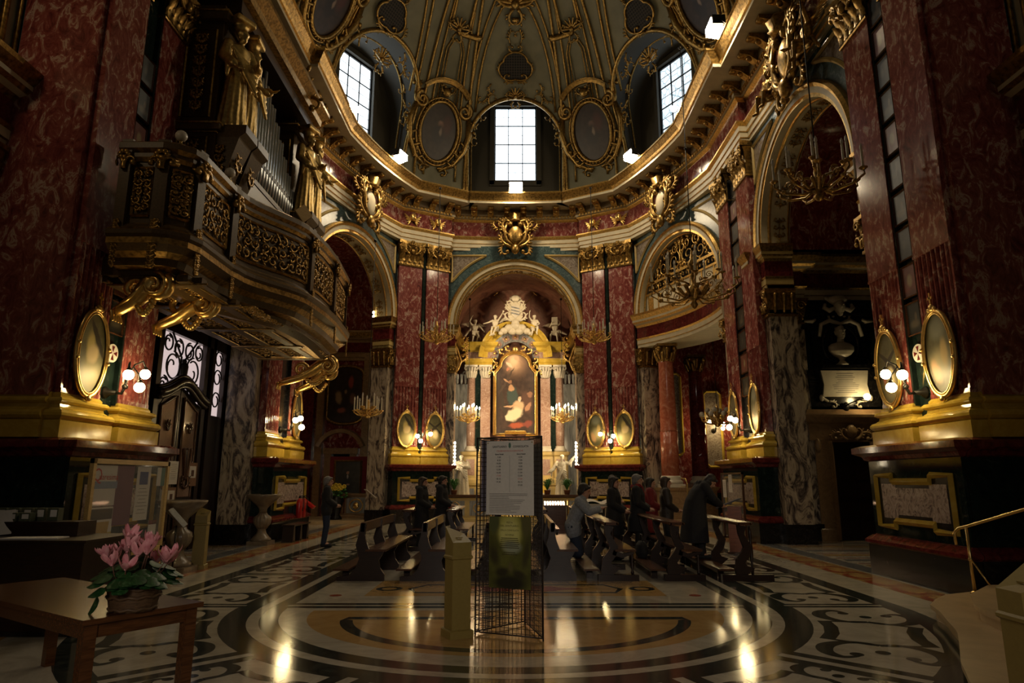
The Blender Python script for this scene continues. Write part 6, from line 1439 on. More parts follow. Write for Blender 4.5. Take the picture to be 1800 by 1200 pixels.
kn = dict(pelvis=(0, .06, .72), waist=(0, .03, .86), chest=(0, -.08, 1.05), neck=(0, -.12, 1.2), head=(0, -.17, 1.34), sl=(.185, -.08, 1.16), sr=(-.185, -.08, 1.16), el=(.22, -.25, .98), er=(-.22, -.25, .98), wl=(.08, -.42, 1.03), wr=(-.08, -.42, 1.03), hl=(.09, .06, .7), hr=(-.09, .06, .7), kl=(.1, -.05, .27), kr=(-.1, -.05, .27), al=(.1, .36, .25), ar=(-.1, .36, .25), tl=(.1, .46, .1), tr=(-.1, .46, .1))
person('man in pale grey jacket kneeling with elbows on the pew rail', (1.17, 13.3, 0), 80, pose(**kn), PALEJ, JEANS, DARKH, tilt=Matrix.Rotation(R(14), 3, 'X'), k=1.07, topname='jacket')
person('woman in black with long dark hair standing behind the grey-haired man', (2.12, 14.75, 0), 70, pose(**fold), CLOTH, CLOTH, DARKH, 'long', LC(.5))
person('grey-haired man in black coat with red scarf, standing', (2.66, 14.9, 0), 75, pose(**fold), CLOTH, CLOTH, GREYH, coat=LC(.55), scarf=REDSC, k=1.03)
person('woman in dark red coat half hidden behind the brown-haired woman', (3.2, 16.2, 0), 80, pose(**fold), REDCOAT, CLOTH, DARKH, 'bob', LC(.45), k=.99)
person('brown-haired woman in dark brown jacket, hands folded', (3.3, 15.0, 0), 85, pose(**fold), DKBROWN, CLOTH, BROWNH, 'bob', k=1.0, topname='jacket')
bow = dict(pelvis=(0, .1, .95), waist=(0, .08, 1.08), chest=(0, -.04, 1.27), neck=(0, -.15, 1.40), head=(0, -.27, 1.45), sl=(.19, -.07, 1.36), sr=(-.19, -.07, 1.36), el=(.25, -.22, 1.12), er=(-.25, -.22, 1.12), wl=(.08, -.42, 1.0), wr=(-.08, -.42, 1.0), hl=(.09, .1, .93), hr=(-.09, .1, .93))
person('person in long charcoal coat bowing the head over the seatless kneeling rail', (3.53, 13.2, .197), 95, pose(**bow), BLKGREY, CLOTH, DARKH, 'short', [(0, .12, .3, .33, .28), (0, .1, .6, .3, .25), (0, .08, .92, .26, .22), (0, .05, 1.1, .23, .2), (0, -.05, 1.3, .23, .18), (0, -.1, 1.4, .16, .12)], tilt=Matrix.Rotation(R(48), 3, 'X'), hood=True, k=.98)
person('man in beige jacket farther back, only head and shoulder showing', (2.85, 20, 0), 60, pose(**fold), BEIGEJ, CLOTH, DARKH, k=1.04, topname='jacket')
t = thing('handbag', 'black shoulder bag resting on the kneeler beside the scroll-ended pew', 'bag', (2.42, 13.3, .2)); b = MB()
loft(b, [(0, 0, .0, .09, .17), (0, 0, .1, .12, .2), (0, 0, .24, .1, .18), (0, 0, .3, .05, .15)], 16); sculpt('bag_body', b, CLOTH, t, .015, 2)
b = MB(); b.tube([(0, -.12, .28), (0, -.08, .42), (0, .08, .42), (0, .12, .28)], .014, 6); b.build('strap', DKBROWN, t)

# ---------------------------------------------------------------- wire display stand with its signs
A, B_, C3 = Vector((-.44, 7.76)), Vector((.29, 7.43)), Vector((.11, 8.3))
st = thing('wire_display_stand', 'tall triangular stand of dark wire-grid panels carrying two posters', 'stand', (A.x, A.y, 0))
for nm, p, q in (('f', A, B_), ('r', B_, C3), ('b', C3, A)):
    d = q - p; L = d.length; b = MB(); b.M = frame(p.x - A.x, p.y - A.y, atan2(d.y, d.x)); n = round(L / .05)
    for i in range(n + 1): b.box(L * i / n - .0028, L * i / n + .0028, -.0028, .0028, .03, 2.12)
    for j in range(42): b.box(0, L, -.0055, -.0028, .05 + .05 * j - .0026, .05 + .05 * j + .0026)
    for x in (0, L): b.tube([(x, 0, 0), (x, 0, 2.13)], .009, 6)
    for z in (.03, 2.12): b.tube([(0, 0, z), (L, 0, z)], .008, 6)
    b.build('grid_panel', MESHM, st)
ang = atan2((B_ - A).y, (B_ - A).x); d = (B_ - A).normalized(); nrm = Vector((d.y, -d.x))
def on_ab(u, z): p = A + d * u + nrm * .014; return (p.x, p.y, z)
sg = thing('mass_times_sign', 'white printed timetable sheet headed SANTUARIO CONSOLATA on the wire stand', 'sign', on_ab(.42, 1.27), ang)
b = MB(); b.box(-.29, .29, -.002, .004, 0, .81); b.build('sheet', PAPER, sg)
b = MB(); text_mb(b, 'SANTUARIO', -.125, .735, .032, -.004, bold=.0006); text_mb(b, 'CONSOLATA', .135, .735, .032, -.004, bold=.0006)
text_mb(b, 'Giorni Feriali', -.13, .655, .02, -.004, bold=.0008); text_mb(b, 'Giorni Festivi', .14, .655, .02, -.004, bold=.0008)
for k, s_ in enumerate('7.00 8.30 10.00 11.00 12.00 16.00 17.00 18.15 19.30'.split()):
    if k != 6: text_mb(b, s_, -.11, .62 - .034 * k, .026, -.004, 'RIGHT', bold=.0004)
for k, s_ in enumerate('6.30 7.00 8.00 9.00 10.00 11.00 12.00 17.00 18.15 19.30'.split()):
    if k != 7: text_mb(b, s_, .155, .62 - .034 * k, .026, -.004, 'RIGHT', bold=.0004)
b.box(-.0008, .0008, -.004, -.003, .25, .65); b.build('black_lettering', INK, sg)
b = MB(); text_mb(b, 'CELEBRAZIONI EUCARISTICHE', 0, .69, .024, -.004); text_mb(b, '17.00', -.11, .62 - .034 * 6, .026, -.004, 'RIGHT'); text_mb(b, '17.00', .155, .62 - .034 * 7, .026, -.004, 'RIGHT'); b.build('red_lettering', REDINK, sg)
b = MB(); rr = random.Random(2)
for k in range(13):
    z = .225 - .0165 * k; x0, x1 = -.25, -.25 + .5 * (.45 + .5 * rr.random()); b.add([(x0, -.004, z), (x1, -.004, z), (x1, -.004, z + .005), (x0, -.004, z + .005)], [(0, 1, 2, 3)])
b.build('small_print', GREYINK, sg)
b = MB(); b.prism([(-.014, .775), (-.014, .742), (0, .725), (.014, .742), (.014, .775)], -.004, -.002); b.ell((0, -.003, .782), (.012, .002, .008), 8, 5); b.build('crest', plain('crest_green', (.08, .16, .12), .6), sg)
b = MB()
for x in (-.272, .272): b.ell((x, -.004, .79), .008, 8, 5)
b.build('pin', BRASS, sg)
ps = thing('poster', 'yellow-green poster with oval light and dark crowd, hanging below the timetable sheet', 'poster', on_ab(.42, .5), ang)
b = MB(); b.box(-.25, .25, -.002, .004, 0, .75); o = b.build('sheet', painting('poster_print', (.10, .10, .02), [(0, .62, .75, .75, 0, (.42, .39, .09), .5), (0, .5, .6, .55, 0, (.56, .52, .17), .5), (-.75, .9, .35, .5, 0, (.08, .09, .03), .5), (.8, .9, .3, .6, 0, (.10, .09, .03), .5), (.1, .15, .6, .25, 0, (.28, .30, .2), .4), (-.75, -.1, .35, .5, 20, (.04, .034, .012), .2), (-.35, -.55, .5, .22, 10, (.03, .025, .01), .3), (.8, .0, .25, .7, -10, (.05, .045, .016), .2), (.45, -.6, .45, .18, -15, (.035, .03, .012), .3), (.05, -.4, .16, .2, 0, (.12, .10, .035), .3), (0, -.85, 1.1, .3, 0, (.02, .018, .008), .4)], (.25, .375)), ps)
for v_ in o.data.vertices: v_.co.z -= .375
o.location = (0, 0, .375)
b = MB(); text_mb(b, 'FESTA', 0, .68, .028, -.004); text_mb(b, 'DEL SANTUARIO', 0, .645, .03, -.004); text_mb(b, 'DELLA CONSOLATA', 0, .6, .024, -.004); text_mb(b, 'NOVENA', 0, .55, .026, -.004); b.build('title_lettering', plain('olive_ink', (.07, .06, .01), .7), ps)
b = MB(); rr = random.Random(5)
for k in range(8):
    z = .52 - .02 * k - (.03 if k > 5 else 0); q = .07 + .05 * rr.random(); b.add([(-q, -.004, z), (q, -.004, z), (q, -.004, z + .008), (-q, -.004, z + .008)], [(0, 1, 2, 3)])
b.build('small_print', plain('olive_ink2', (.06, .05, .01), .7), ps)
for lab, p, q, u, z, w, h, m_ in (('bluish blank sheet on the rear panel of the wire stand', C3, A, .52, 1.3, .34, .8, plain('bluish_sheet', (.22, .2, .27), .7)), ('grey sheet on the side panel of the wire stand', B_, C3, .3, 1.25, .36, .8, plain('grey_sheet2', (.2, .19, .19), .7))):
    dd = (q - p).normalized(); c = p + dd * u - Vector((dd.y, -dd.x)) * -.014; t = thing('paper_sheet', lab, 'sheet', (c.x, c.y, z), atan2(dd.y, dd.x)); b = MB(); b.box(-w / 2, w / 2, -.002, .002, 0, h); b.build('sheet', m_, t)

# ---------------------------------------------------------------- offering boxes
def offering(label, loc, rz, k=1.0):
    t = thing('offering_box', label, 'box', loc, R(rz), 'painted offering boxes')
    b = MB(); block(b, -.135, .135, -.135, .135, [(-.1, 0), (.0, 0), (.0, .075), (-.02, .085), (-.1, .085)], 0); b.build('plinth', BEIGE, t)
    b = MB(); b.box(-.108, .108, -.108, .108, .08, .84); b.build('post', BEIGE, t)
    b = MB(); block(b, -.112, .112, -.112, .112, [(-.1, .8), (.0, .8), (.012, .81), (.012, .83), (0, .845), (-.1, .845)], 0); b.build('collar', BEIGE, t)
    b = MB(); b.add([(x, y, z) for z, f in ((.84, 0), (.98, 1)) for x, y in ((-.11, -.11), (.11, -.11), (.11, .11), (-.11, .11)) for z in ((z + .08 * f * (y > 0)),)], [(3, 2, 1, 0), (4, 5, 6, 7), (0, 1, 5, 4), (1, 2, 6, 5), (2, 3, 7, 6), (3, 0, 4, 7)]); b.box(-.04, .04, -.02, -.01, 1.02, 1.03); b.build('sloping_top', BEIGE, t)
    return t
ob = offering('yellow painted offering box on the floor in front of the wire stand', (-.63, 7.66, 0), 28)
b = MB(); b.tube([(.12, -.02, .3), (.135, .0, .22), (.13, .0, .18), (.15, .0, .25)], .01, 6); b.tube([(.13 + .025 * cos(a), 0, .14 + .03 * sin(a)) for a in [2 * pi * i / 10 for i in range(10)]], .008, 5, closed=True); b.cap((.12, 0, .33), .015, (.13, 0, .18), .02, 6); b.build('green_tag', plain('green_plastic', (.01, .12, .03), .35), ob)
offering('yellow painted offering box standing by the fluted font near the entrance', (-6.0, 13.2, 0), 10)
offering('yellow painted offering box cut by the picture edge beside the stone steps', (3.16, 4.35, 0), -90)

# ---------------------------------------------------------------- stone steps and brass rail
s1 = [(5.1, 8.67), (4.95, 8.25), (4.72, 7.75), (4.47, 7.2), (4.2, 6.75), (3.98, 6.4), (3.76, 6.05), (3.6, 5.75), (3.42, 5.4), (3.25, 4.9), (3.25, 2), (8.1, 2), (8.1, 9.65), (6.3, 9.65), (5.75, 9.4), (5.4, 9.05)]
s2 = [(5.5, 8.5), (5.3, 8.15), (5.08, 7.8), (4.95, 7.45), (4.85, 7.0), (4.7, 6.5), (4.5, 6.0), (4.3, 5.4), (4.2, 4), (4.2, 2), (8.1, 2), (8.1, 9.4), (6.2, 9.2)]
s1 = [tuple(q) for q in smooth2(s1[:10], 5)] + s1[10:]; s2 = [tuple(q) for q in smooth2(s2[:9], 5)] + s2[9:]
sp_ = thing('stone_steps', 'curved ochre stone steps beside the brass handrail', 'steps', (5, 6, 0))
for nm, poly, z0, z1 in (('lower_step', s1, .001, .15), ('upper_step', s2, .15, .30)):
    b = MB(); sh_ = lambda P, k: [((x - 5.8) * k + 5.8, (y - 5.8) * k + 5.8) for x, y in P]
    b.slab(sh_(poly, .975), z0, z1 - .05); b.slab(poly, z1 - .05, z1); b.M = Matrix(); b.v = [v_ - Vector((5, 6, 0)) for v_ in b.v]; b.build(nm, STEPS, sp_)
b = MB(); b.slab([(5.75, 8.3), (5.6, 7.7), (5.5, 7), (5.3, 6), (5.2, 2), (8.1, 2), (8.1, 9.1), (6.3, 8.9)], .3, .45); b.v = [v_ - Vector((5, 6, 0)) for v_ in b.v]; b.build('top_step', STEPS, sp_)
t = thing('brass_handrail', 'slim brass handrail on a thin post rising beside the stone steps', 'railing', (6.18, 9.45, .152))
b = MB(); b.tube([(-.1, .1, .62), (-.1, .12, .78), (-.06, .08, .84), (.0, .0, .87), (.35, -.75, 1.15), (.9, -1.9, 1.55)], .022, 8); b.build('handrail', BRASS, t)
b = MB(); b.tube([(0, 0, 0), (0, 0, .87)], .022, 8); b.lathe([(.06, 0), (.05, .02), (.025, .04)], 12); b.lathe([(.022, .42), (.03, .43), (.03, .45), (.022, .46)], 10); b.build('post', BRASS, t)
b = MB(); b.tube([(0, 0, .45), (.16, -.2, .01)], .012, 6); b.build('brace', BRASS, t)

# ---------------------------------------------------------------- table with the cyclamen basket
ux, uy = Vector((.56, .83)).normalized(), Vector((-.83, .56)).normalized()
tb_ = thing('wooden_table', 'long light brown wooden table in the near corner under the flowers', 'table', (-2.82, 4.62, 0), atan2(ux.y, ux.x))
b = MB(); b.box(0, .84, 0, 2.3, .715, .75); b.build('tabletop', TWOOD, tb_)
b = MB()
for q in ((.05, .79, .05, .075), (.05, .79, 2.22, 2.25), (.04, .065, .05, 2.25), (.775, .8, .05, 2.25)): b.box(*q, .62, .715)
b.build('apron', TWOOD, tb_)
for x, y in ((.03, .03), (.73, .03), (.03, 2.2), (.73, 2.2)): b = MB(); b.box(x, x + .08, y, y + .08, 0, .715); b.build('leg', TWOOD, tb_)
fb = thing('cyclamen_basket', 'brown woven basket of pink cyclamen standing on the wooden table', 'plant', (-2.70, 4.98, .752))
BASK = wood('basket_wicker', (.05, .025, .012), (.13, .07, .03), .6, 20, (1, 1, 8))
b = MB(); b.lathe([(0, 0), (.138, 0), (.147, .02), (.168, .14), (.172, .16), (.15, .16), (.14, .13), (0, .12)], 40, lobes=20, amp=.03)
for z, r in ((.02, .15), (.1, .168), (.155, .178)): b.tube([(r * cos(a) , r * sin(a), z + .006 * cos(10 * a)) for a in [2 * pi * i / 40 for i in range(40)]], .011, 6, closed=True)
b.build('basket', BASK, fb)
LEAFM = marble('cyclamen_leaf', [(.35, (.008, .035, .008)), (.55, (.02, .075, .018)), (.7, (.09, .17, .07))], 22, .45, 1, obj=True)
rr = random.Random(21)
def cyleaf(mb, c, d, s):
    c, d = Vector(c), Vector(d).normalized(); up = Vector((0, 0, 1)); sd = d.cross(up).normalized(); nn_ = sd.cross(d)
    P = []
    for i in range(13):
        a = 2 * pi * i / 12; r = s * (1 - .3 * cos(a / 2) ** 8 if i not in (0, 12) else .55) * (1 + .04 * cos(7 * a)); P.append(c + d * (-cos(a) * r * 1.05 + s * .3) + sd * (sin(a) * r * .95) + nn_ * (-.25 * s * (sin(a) ** 2) + .1 * s * cos(a)))
    mb.add([c + d * s * .2 + nn_ * .04 * s] + P[:12] + [v_ - nn_ * .003 for v_ in P[:12]], [(0, i + 1, (i + 1) % 12 + 1) for i in range(12)] + [tuple(range(24, 12, -1))], 0, True)
for k in range(84):
    a = rr.random() * 6.28; r = .04 + .23 * sqrt(rr.random()); z = .27 - .75 * max(0, r - .13) + .07 * rr.random()
    b = MB(); cyleaf(b, (r * cos(a), r * sin(a), z), (cos(a), sin(a), -.35 - 1.2 * max(0, r - .14)), .045 + .022 * rr.random()); b.build('leaf', LEAFM, fb)
b = MB(); cyleaf(b, (-.2, -.12, .08), (-.4, -.3, -1), .075); b.build('leaf', LEAFM, fb)
b = MB(); b.ell((0, 0, .15), (.16, .16, .07), 14, 8); b.build('soil_foliage', plain('dark_foliage', (.008, .02, .006), .8), fb)
PETAL = marble('cyclamen_petal', [(.3, (.55, .16, .2)), (.5, (.72, .30, .33)), (.75, (.8, .48, .46))], 9, .5, 1, obj=True)
STEM = plain('flower_stem', (.12, .05, .03), .5)
for k in range(17):
    a = 2.4 * k + .3; r = (.06, .20, .14, .235)[k % 4]; z = (.43, .34, .385, .29)[k % 4] + .03 * rr.random()
    if k in (4, 7): z += .05
    c = Vector((r * cos(a) * 1.2, r * sin(a), z)); b = MB(); b.tube([(r * .5 * cos(a), r * .5 * sin(a), .16), (r * .9 * cos(a), r * .9 * sin(a), z * .75), c], .0035, 5); s_ = b.build('flower_stalk', STEM, fb)
    b = MB(); ax = Matrix.Rotation(rr.random() * .9 - .45, 3, 'X') @ Matrix.Rotation(rr.random() * .9 - .45, 3, 'Y')
    for j in range(5):
        t0 = 2 * pi * j / 5 + k; w = .024 + .004 * rr.random()
        def pf(u, v, t0=t0, w=w):
            q = (u * 2 - 1); wd = w * .95 * sin(pi * min(.97, .15 + .8 * v)) ** .7; rad = .012 + .028 * sin(v * 2.2) + .03 * v * v
            return c + ax @ Vector((rad * cos(t0) - q * wd * sin(t0), rad * sin(t0) + q * wd * cos(t0), -.012 + .075 * v + .012 * q * q + .006 * sin(q * 4 + k)))
        b.grid(pf, 4, 6)
    b.ell(c + Vector((0, 0, -.012)), (.012, .012, .01), 8, 5); b.build('flower', PETAL, s_)

# ---------------------------------------------------------------- notice board, counter and fonts by the entrance
nb = thing('notice_board', 'glazed light-wood notice board with posters before the near pedestal', 'board', (-6.0, 10.65, 0), pi / 2)
b = MB()
for x0, x1, z0, z1 in ((-1.06, -.99, .1, 1.95), (.99, 1.06, .1, 1.95), (-1.06, 1.06, 1.88, 1.95), (-1.06, 1.06, .5, .57)): b.box(x0, x1, -.03, .03, z0, z1)
b.build('frame', LWOOD, nb)
b = MB()
for s in (-1, 1): b.box(s * 1.025 - .03, s * 1.025 + .03, -.25, .25, 0, .1)
b.build('foot', LWOOD, nb)
gm, nt, bb = newmat('clear_glass'); bb.inputs['Roughness'].default_value = .03; bb.inputs['Alpha'].default_value = .12; bb.inputs['Base Color'].default_value = (.5, .5, .5, 1)
b = MB(); b.box(-.99, .99, -.012, -.008, .57, 1.88); b.build('glass', gm, nb)
def poster(label, x, z, w, h, m, fn=None):
    p = Matrix.Translation((-6.0, 10.65, 0)) @ Matrix.Rotation(pi / 2, 4, 'Z') @ Vector((x, -.004, z)); t = thing('poster', label, 'poster', p, pi / 2); b = MB(); b.box(-w / 2, w / 2, 0, .004, 0, h); b.build('sheet', m, t)
    if fn: fn(t, w, h)
    return t
def rect(t, nm, m, x0, x1, z0, z1): b = MB(); b.box(x0, x1, -.002, -.0005, z0, z1); b.build(nm, m, t)
def quar(t, w, h):
    b = MB(); text_mb(b, 'Q', -.2, h - .23, .27, -.003); text_mb(b, 'uaresima', .07, h - .21, .13, -.003); b.build('title_lettering', REDINK, t)
    rect(t, 'blue_band', plain('pale_blue', (.2, .25, .35), .6), -w / 2, w / 2, h * .42, h * .6)
poster('white lent poster with red Quaresima title in the notice board', -.7, 1.28, .6, .58, PAPER, quar)
poster('plum coloured poster in the middle of the notice board', -.2, .98, .46, .88, plain('plum_print', (.14, .035, .07), .6))
def blue(t, w, h):
    rect(t, 'blue_picture', plain('blue_print', (.03, .06, .2), .6), -.12, .12, h * .66, h * .9); b = MB()
    for k in range(8): q = .1 + .03 * (k % 3); b.box(-q, q, -.002, -.001, h * (.58 - .065 * k), h * (.59 - .065 * k))
    b.build('print', GREYINK, t)
poster('white notice sheet with blue picture in the notice board', .32, 1.02, .4, .84, PAPER, blue)
poster('small teal and white card in the far corner of the notice board', .84, 1.55, .26, .3, plain('teal_print', (.04, .16, .13), .6), lambda t, w, h: rect(t, 'white_half', PAPER, -w / 2, 0, 0, h))
def food(t, w, h): rect(t, 'dark_picture', plain('dark_print', (.03, .02, .012), .5), -w / 2 + .02, w / 2 - .02, h * .62, h * .95); b = MB(); b.prism([(-.17, .02), (.17, .02), (.2, h * .55), (-.2, h * .55)], -.003, -.001); b.build('orange_picture', plain('orange_print', (.42, .26, .05), .6), t)
poster('poster with orange basket shape under the lent poster', -.7, .8, .56, .46, PAPER, food)
poster('small yellow card low at the near end of the notice board', -.52, .6, .2, .3, plain('yellow_card', (.5, .4, .08), .6), lambda t, w, h: rect(t, 'print', INK, -.04, .04, h * .55, h * .85))
poster('narrow white leaflet low in the middle of the notice board', .1, .58, .22, .38, PAPER, lambda t, w, h: rect(t, 'red_heading', REDD, -w / 2, w / 2, h * .88, h))
poster('narrow white leaflet with dark red heading low at the far end', .72, .58, .24, .42, PAPER, lambda t, w, h: rect(t, 'red_heading', REDD, -w / 2, w / 2, h * .84, h))
ct = thing('brown_counter', 'dark brown counter with raised shelf of card boxes near the corner', 'counter', (-5.35, 8.1, 0))
b = MB(); b.box(-1.2, .62, -.5, .45, .06, .97); b.build('cabinet', DWOOD, ct); b = MB(); b.box(-1.25, .66, -.54, .5, .97, 1.0); b.build('counter_top', DWOOD, ct); b = MB(); b.box(-1.2, .15, .1, .45, 1.0, 1.16); b.build('raised_shelf', DWOOD, ct)
b = MB(); b.box(-1.15, .58, -.46, .42, 0, .06); b.build('kickboard', BLK, ct)
BOXG = plain('olive_card', (.05, .06, .03), .6)
for k in range(8):
    x, y = -6.5 + .16 * (k if k < 5 else k - 5) + (.1 if k >= 5 else 0), 8.45 if k < 5 else 8.28
    x += .2
    t = thing('card_box', 'olive card box with white label on the brown counter, %s of the %s row' % (('first', 'second', 'third', 'fourth', 'fifth')[k if k < 5 else k - 5], 'back' if k < 5 else 'front'), 'box', (x, y, 1.162), 0, 'card boxes on the counter')
    hh = .1 if k >= 5 else .15
    b = MB(); b.box(-.065, .065, -.05, .05, 0, hh); b.build('carton', BOXG, t); b = MB(); b.box(-.03, .05, -.052, -.0505, hh * .3, hh * .85); b.build('label', PAPER, t)
for k, (lab, x) in enumerate((('loose white papers lying on the front of the brown counter', -5.45), )):
    t = thing('paper_stack', lab, 'papers', (x, 7.82, 1.002), R(6)); b = MB(); b.box(-.28, .32, -.13, .12, 0, .012); b.build('sheets', PAPER, t)
t = thing('white_leaflet', 'curved white sheet clipped upright at the picture edge above the counter', 'paper', (-6.02, 8.18, 1.003), R(20)); b = MB(); b.grid(lambda u, v: (-.16 + .2 * u, .05 * sin(v * 2), .28 * v + .02 * u), 4, 6); b.grid(lambda u, v: (-.16 + .2 * u, .05 * sin(v * 2) + .004, .28 * v + .02 * u), 4, 6); b.build('sheet', PAPER, t)
FST = marble('font_stone', [(.3, (.13, .09, .06)), (.6, (.22, .17, .11)), (.75, (.16, .10, .07))], 3, .3)
for lab, x, y in (('fluted stone holy water font before the entrance door, behind the notice board', -6.2, 12.75), ('fluted stone holy water font on the altar side of the entrance', -6.62, 18.0)):
    t = thing('holy_water_font', lab, 'font', (x, y, 0), 0, 'stone holy water fonts')
    b = MB(); b.box(-.27, .27, -.27, .27, 0, .1); b.lathe([(.25, .1), (.25, .15), (.2, .2), (.13, .28), (.1, .38), (.12, .4)], 24); b.build('base', FST, t)
    b = MB(); b.lathe([(.12, .4), (.2, .52), (.22, .62), (.2, .7), (.12, .76), (.1, .8)], 48, lobes=14, amp=.06); b.build('fluted_vase', FST, t)
    b = MB(); b.lathe([(.1, .8), (.1, .9), (.16, .98), (.34, 1.14), (.42, 1.22), (.44, 1.27), (.40, 1.28), (.34, 1.22), (0, 1.1)], 32); b.build('bowl', FST, t)
t = thing('leaflet_tray', 'tilted clear plastic leaflet tray beside the fluted font', 'tray', (-6.05, 12.3, .0)); b = MB(); b.tube([(0, 0, 0), (0, 0, .85)], .015, 6); b.lathe([(.14, 0), (.14, .02), (.03, .04)], 12); b.build('stand', IRON, t)
b = MB(); b.M = frame(0, 0, R(20), .98) @ Matrix.Rotation(R(48), 4, 'Y'); b.box(-.2, .2, -.12, .12, -.012, 0); b.box(-.2, .2, -.125, -.12, 0, .05); b.box(-.2, .2, .12, .125, 0, .05); b.build('tray', plain('clear_plastic', (.42, .42, .4), .2), t)
t = thing('wooden_bench', 'low dark wooden bench against the pedestal beyond the font', 'bench', (-6.12, 19.25, 0), pi / 2)
b = MB(); b.box(-.72, .72, -.18, .18, .42, .46); b.build('seat', DWOOD, t)
for x in (-.6, 0, .6): b = MB(); b.prism([(x - .1, 0), (x - .06, 0), (x, .06), (x + .06, 0), (x + .1, 0), (x + .05, .42), (x - .05, .42)], -.15, .15); b.build('leg', DWOOD, t)
REDP = plain('red_enamel', (.42, .015, .012), .25, noise=.05)
for lab, y in (('red fire extinguisher on the pedestal face, nearer of two', 20.2), ('second red fire extinguisher, behind the first', 20.55)):
    t = thing('fire_extinguisher', lab, 'extinguisher', (-6.37, y, .55)); b = MB(); b.lathe([(0, 0), (.08, .0), (.09, .03), (.09, .45), (.07, .52), (.03, .55), (.025, .58)], 18); b.build('cylinder', REDP, t)
    b = MB(); b.lathe([(.03, .57), (.035, .62), (0, .64)], 10); b.box(-.02, .12, -.012, .012, .62, .64); b.tube([(.03, 0, .6), (.13, 0, .55), (.12, 0, .3), (.1, 0, .2)], .012, 6); b.build('valve', IRON, t)
    b = MB(); b.box(-.17, -.08, -.05, .05, .1, .4); b.build('wall_bracket', IRON, t)
t = thing('red_hose_box', 'red slanted hose reel lid beside the extinguishers', 'fixture', (-6.38, 20.95, .95)); b = MB(); b.M = Matrix.Rotation(R(35), 4, 'Y'); b.box(-.16, .26, -.12, .12, -.02, .06); b.build('lid', REDP, t); b = MB(); b.box(-.16, -.02, -.08, .08, -.2, -.02); b.build('bracket', IRON, t)
# flowers before the portrait
t = thing('flower_vase', 'bunch of yellow flowers in a tall dark metal vase before the portrait', 'flowers', (-7.05, 27.0, .12)); b = MB(); b.lathe([(.2, 0), (.22, .05), (.12, .2), (.2, .5), (.26, .75), (.2, .85), (.22, .9)], 16, lobes=8, amp=.1); b.build('vase', IRON, t)
YF = plain('yellow_petal', (.6, .42, .03), .6, noise=.3); rr = random.Random(3)
b = MB()
for k in range(40): a = rr.random() * 6.28; r = .4 * sqrt(rr.random()); b.ell((r * cos(a), r * sin(a) * .7, .95 + .3 * rr.random() - r * .3), (.07, .05, .04), 6, 4)
b.build('foliage', GREENF, t)
for k in range(14):
    a = rr.random() * 6.28; r = .38 * sqrt(rr.random()); c = Vector((r * cos(a), r * sin(a) * .7 - .1, 1.12 + .32 * rr.random() - r * .3)); b = MB(); b.tube([(c.x * .3, c.y * .3, .85), c], .008, 5, 1)
    for j in range(7): q = 2 * pi * j / 7; b.ell(c + Vector((.06 * cos(q), -.02, .06 * sin(q))), (.04, .02, .03), 6, 4)
    b.ell(c, (.035, .035, .035), 6, 4); b.build('flower', [YF, GREENF], t)
def fern(label, p, r=.38):
    t = thing('potted_fern', label, 'fern', p, 0, 'ferns on the altar rail'); b = MB(); b.lathe([(0, 0), (.1, 0), (.13, .16), (.15, .17), (.12, .18), (0, .16)], 14); b.build('pot', plain('terracotta', (.2, .07, .03), .7) if 'TERRA' not in bpy.data.materials else bpy.data.materials['TERRA'], t); bpy.data.materials[t.children[0].data.materials[0].name].name = 'TERRA' if 'TERRA' not in bpy.data.materials else t.children[0].data.materials[0].name
    rr = random.Random(len(label)); b = MB()
    for k in range(110):
        a = rr.random() * 6.28; R_ = r * (.5 + .6 * rr.random()); H = .3 + .3 * rr.random(); d_ = Vector((cos(a), sin(a), 0)); sd = Vector((-sin(a), cos(a), 0)) * .016; P = []
        for i in range(6): u = i / 5; c = d_ * (R_ * u) + Vector((0, 0, .15 + H * sin(u * 2.2) * (1 - .25 * u))); w = sin(pi * min(.98, u * .9 + .1)); P += [c + sd * w, c - sd * w]
        b.add(P, [(2 * i, 2 * i + 1, 2 * i + 3, 2 * i + 2) for i in range(5)])
    b.build('foliage', GREENF, t); return t
for lab, x, y, z in (('bushy green fern on the altar rail, organ side', -2.5, 27.75, 1.065), ('green fern at the inner end of the altar rail, bust side', 1.3, 27.75, 1.065), ('green fern on the altar rail below the saint with outspread arms', 2.1, 27.75, 1.065)): fern(lab, (x, y, z))
# votive candles, cream table, lectern, glass notice panel
t = thing('votive_stand', 'wooden votive stand with rows of lit candles near the altar', 'candle stand', (1.25, 22, 0)); b = MB(); b.box(-.36, .36, -.2, .2, .06, .82); b.box(-.4, .4, -.24, .24, .82, .86); b.box(-.38, .38, -.22, .22, 0, .06); b.build('cabinet', MWOOD, t)
CND = emit('votive_flame', (1, .6, .34), 14)
for k in range(16):
    b = MB(); b.lathe([(.02, .0), (.026, .03), (.026, .08), (0, .085)], 8, (-.3 + .085 * (k % 8), -.1 + .16 * (k // 8), .86 + .03 * (k // 8))); b.build('candle', CND, t)
for x in (-.44, .44): b = MB(); b.lathe([(.03, .0), (.04, .86), (.03, .95), (.05, 1.0), (0, 1.06)], 10, (x, 0, 0)); b.build('post', BRASS, t)
t = thing('cream_table', 'small cream table with white cloth and papers behind the kneeling man', 'table', (2.38, 20, 0))
for x in (-.3, .3):
    for y in (-.25, .25): b = MB(); b.box(x - .03, x + .03, y - .03, y + .03, 0, .86); b.build('leg', CREAM, t)
b = MB(); b.box(-.4, .4, -.32, .32, .86, .9); b.build('tabletop', CREAM, t)
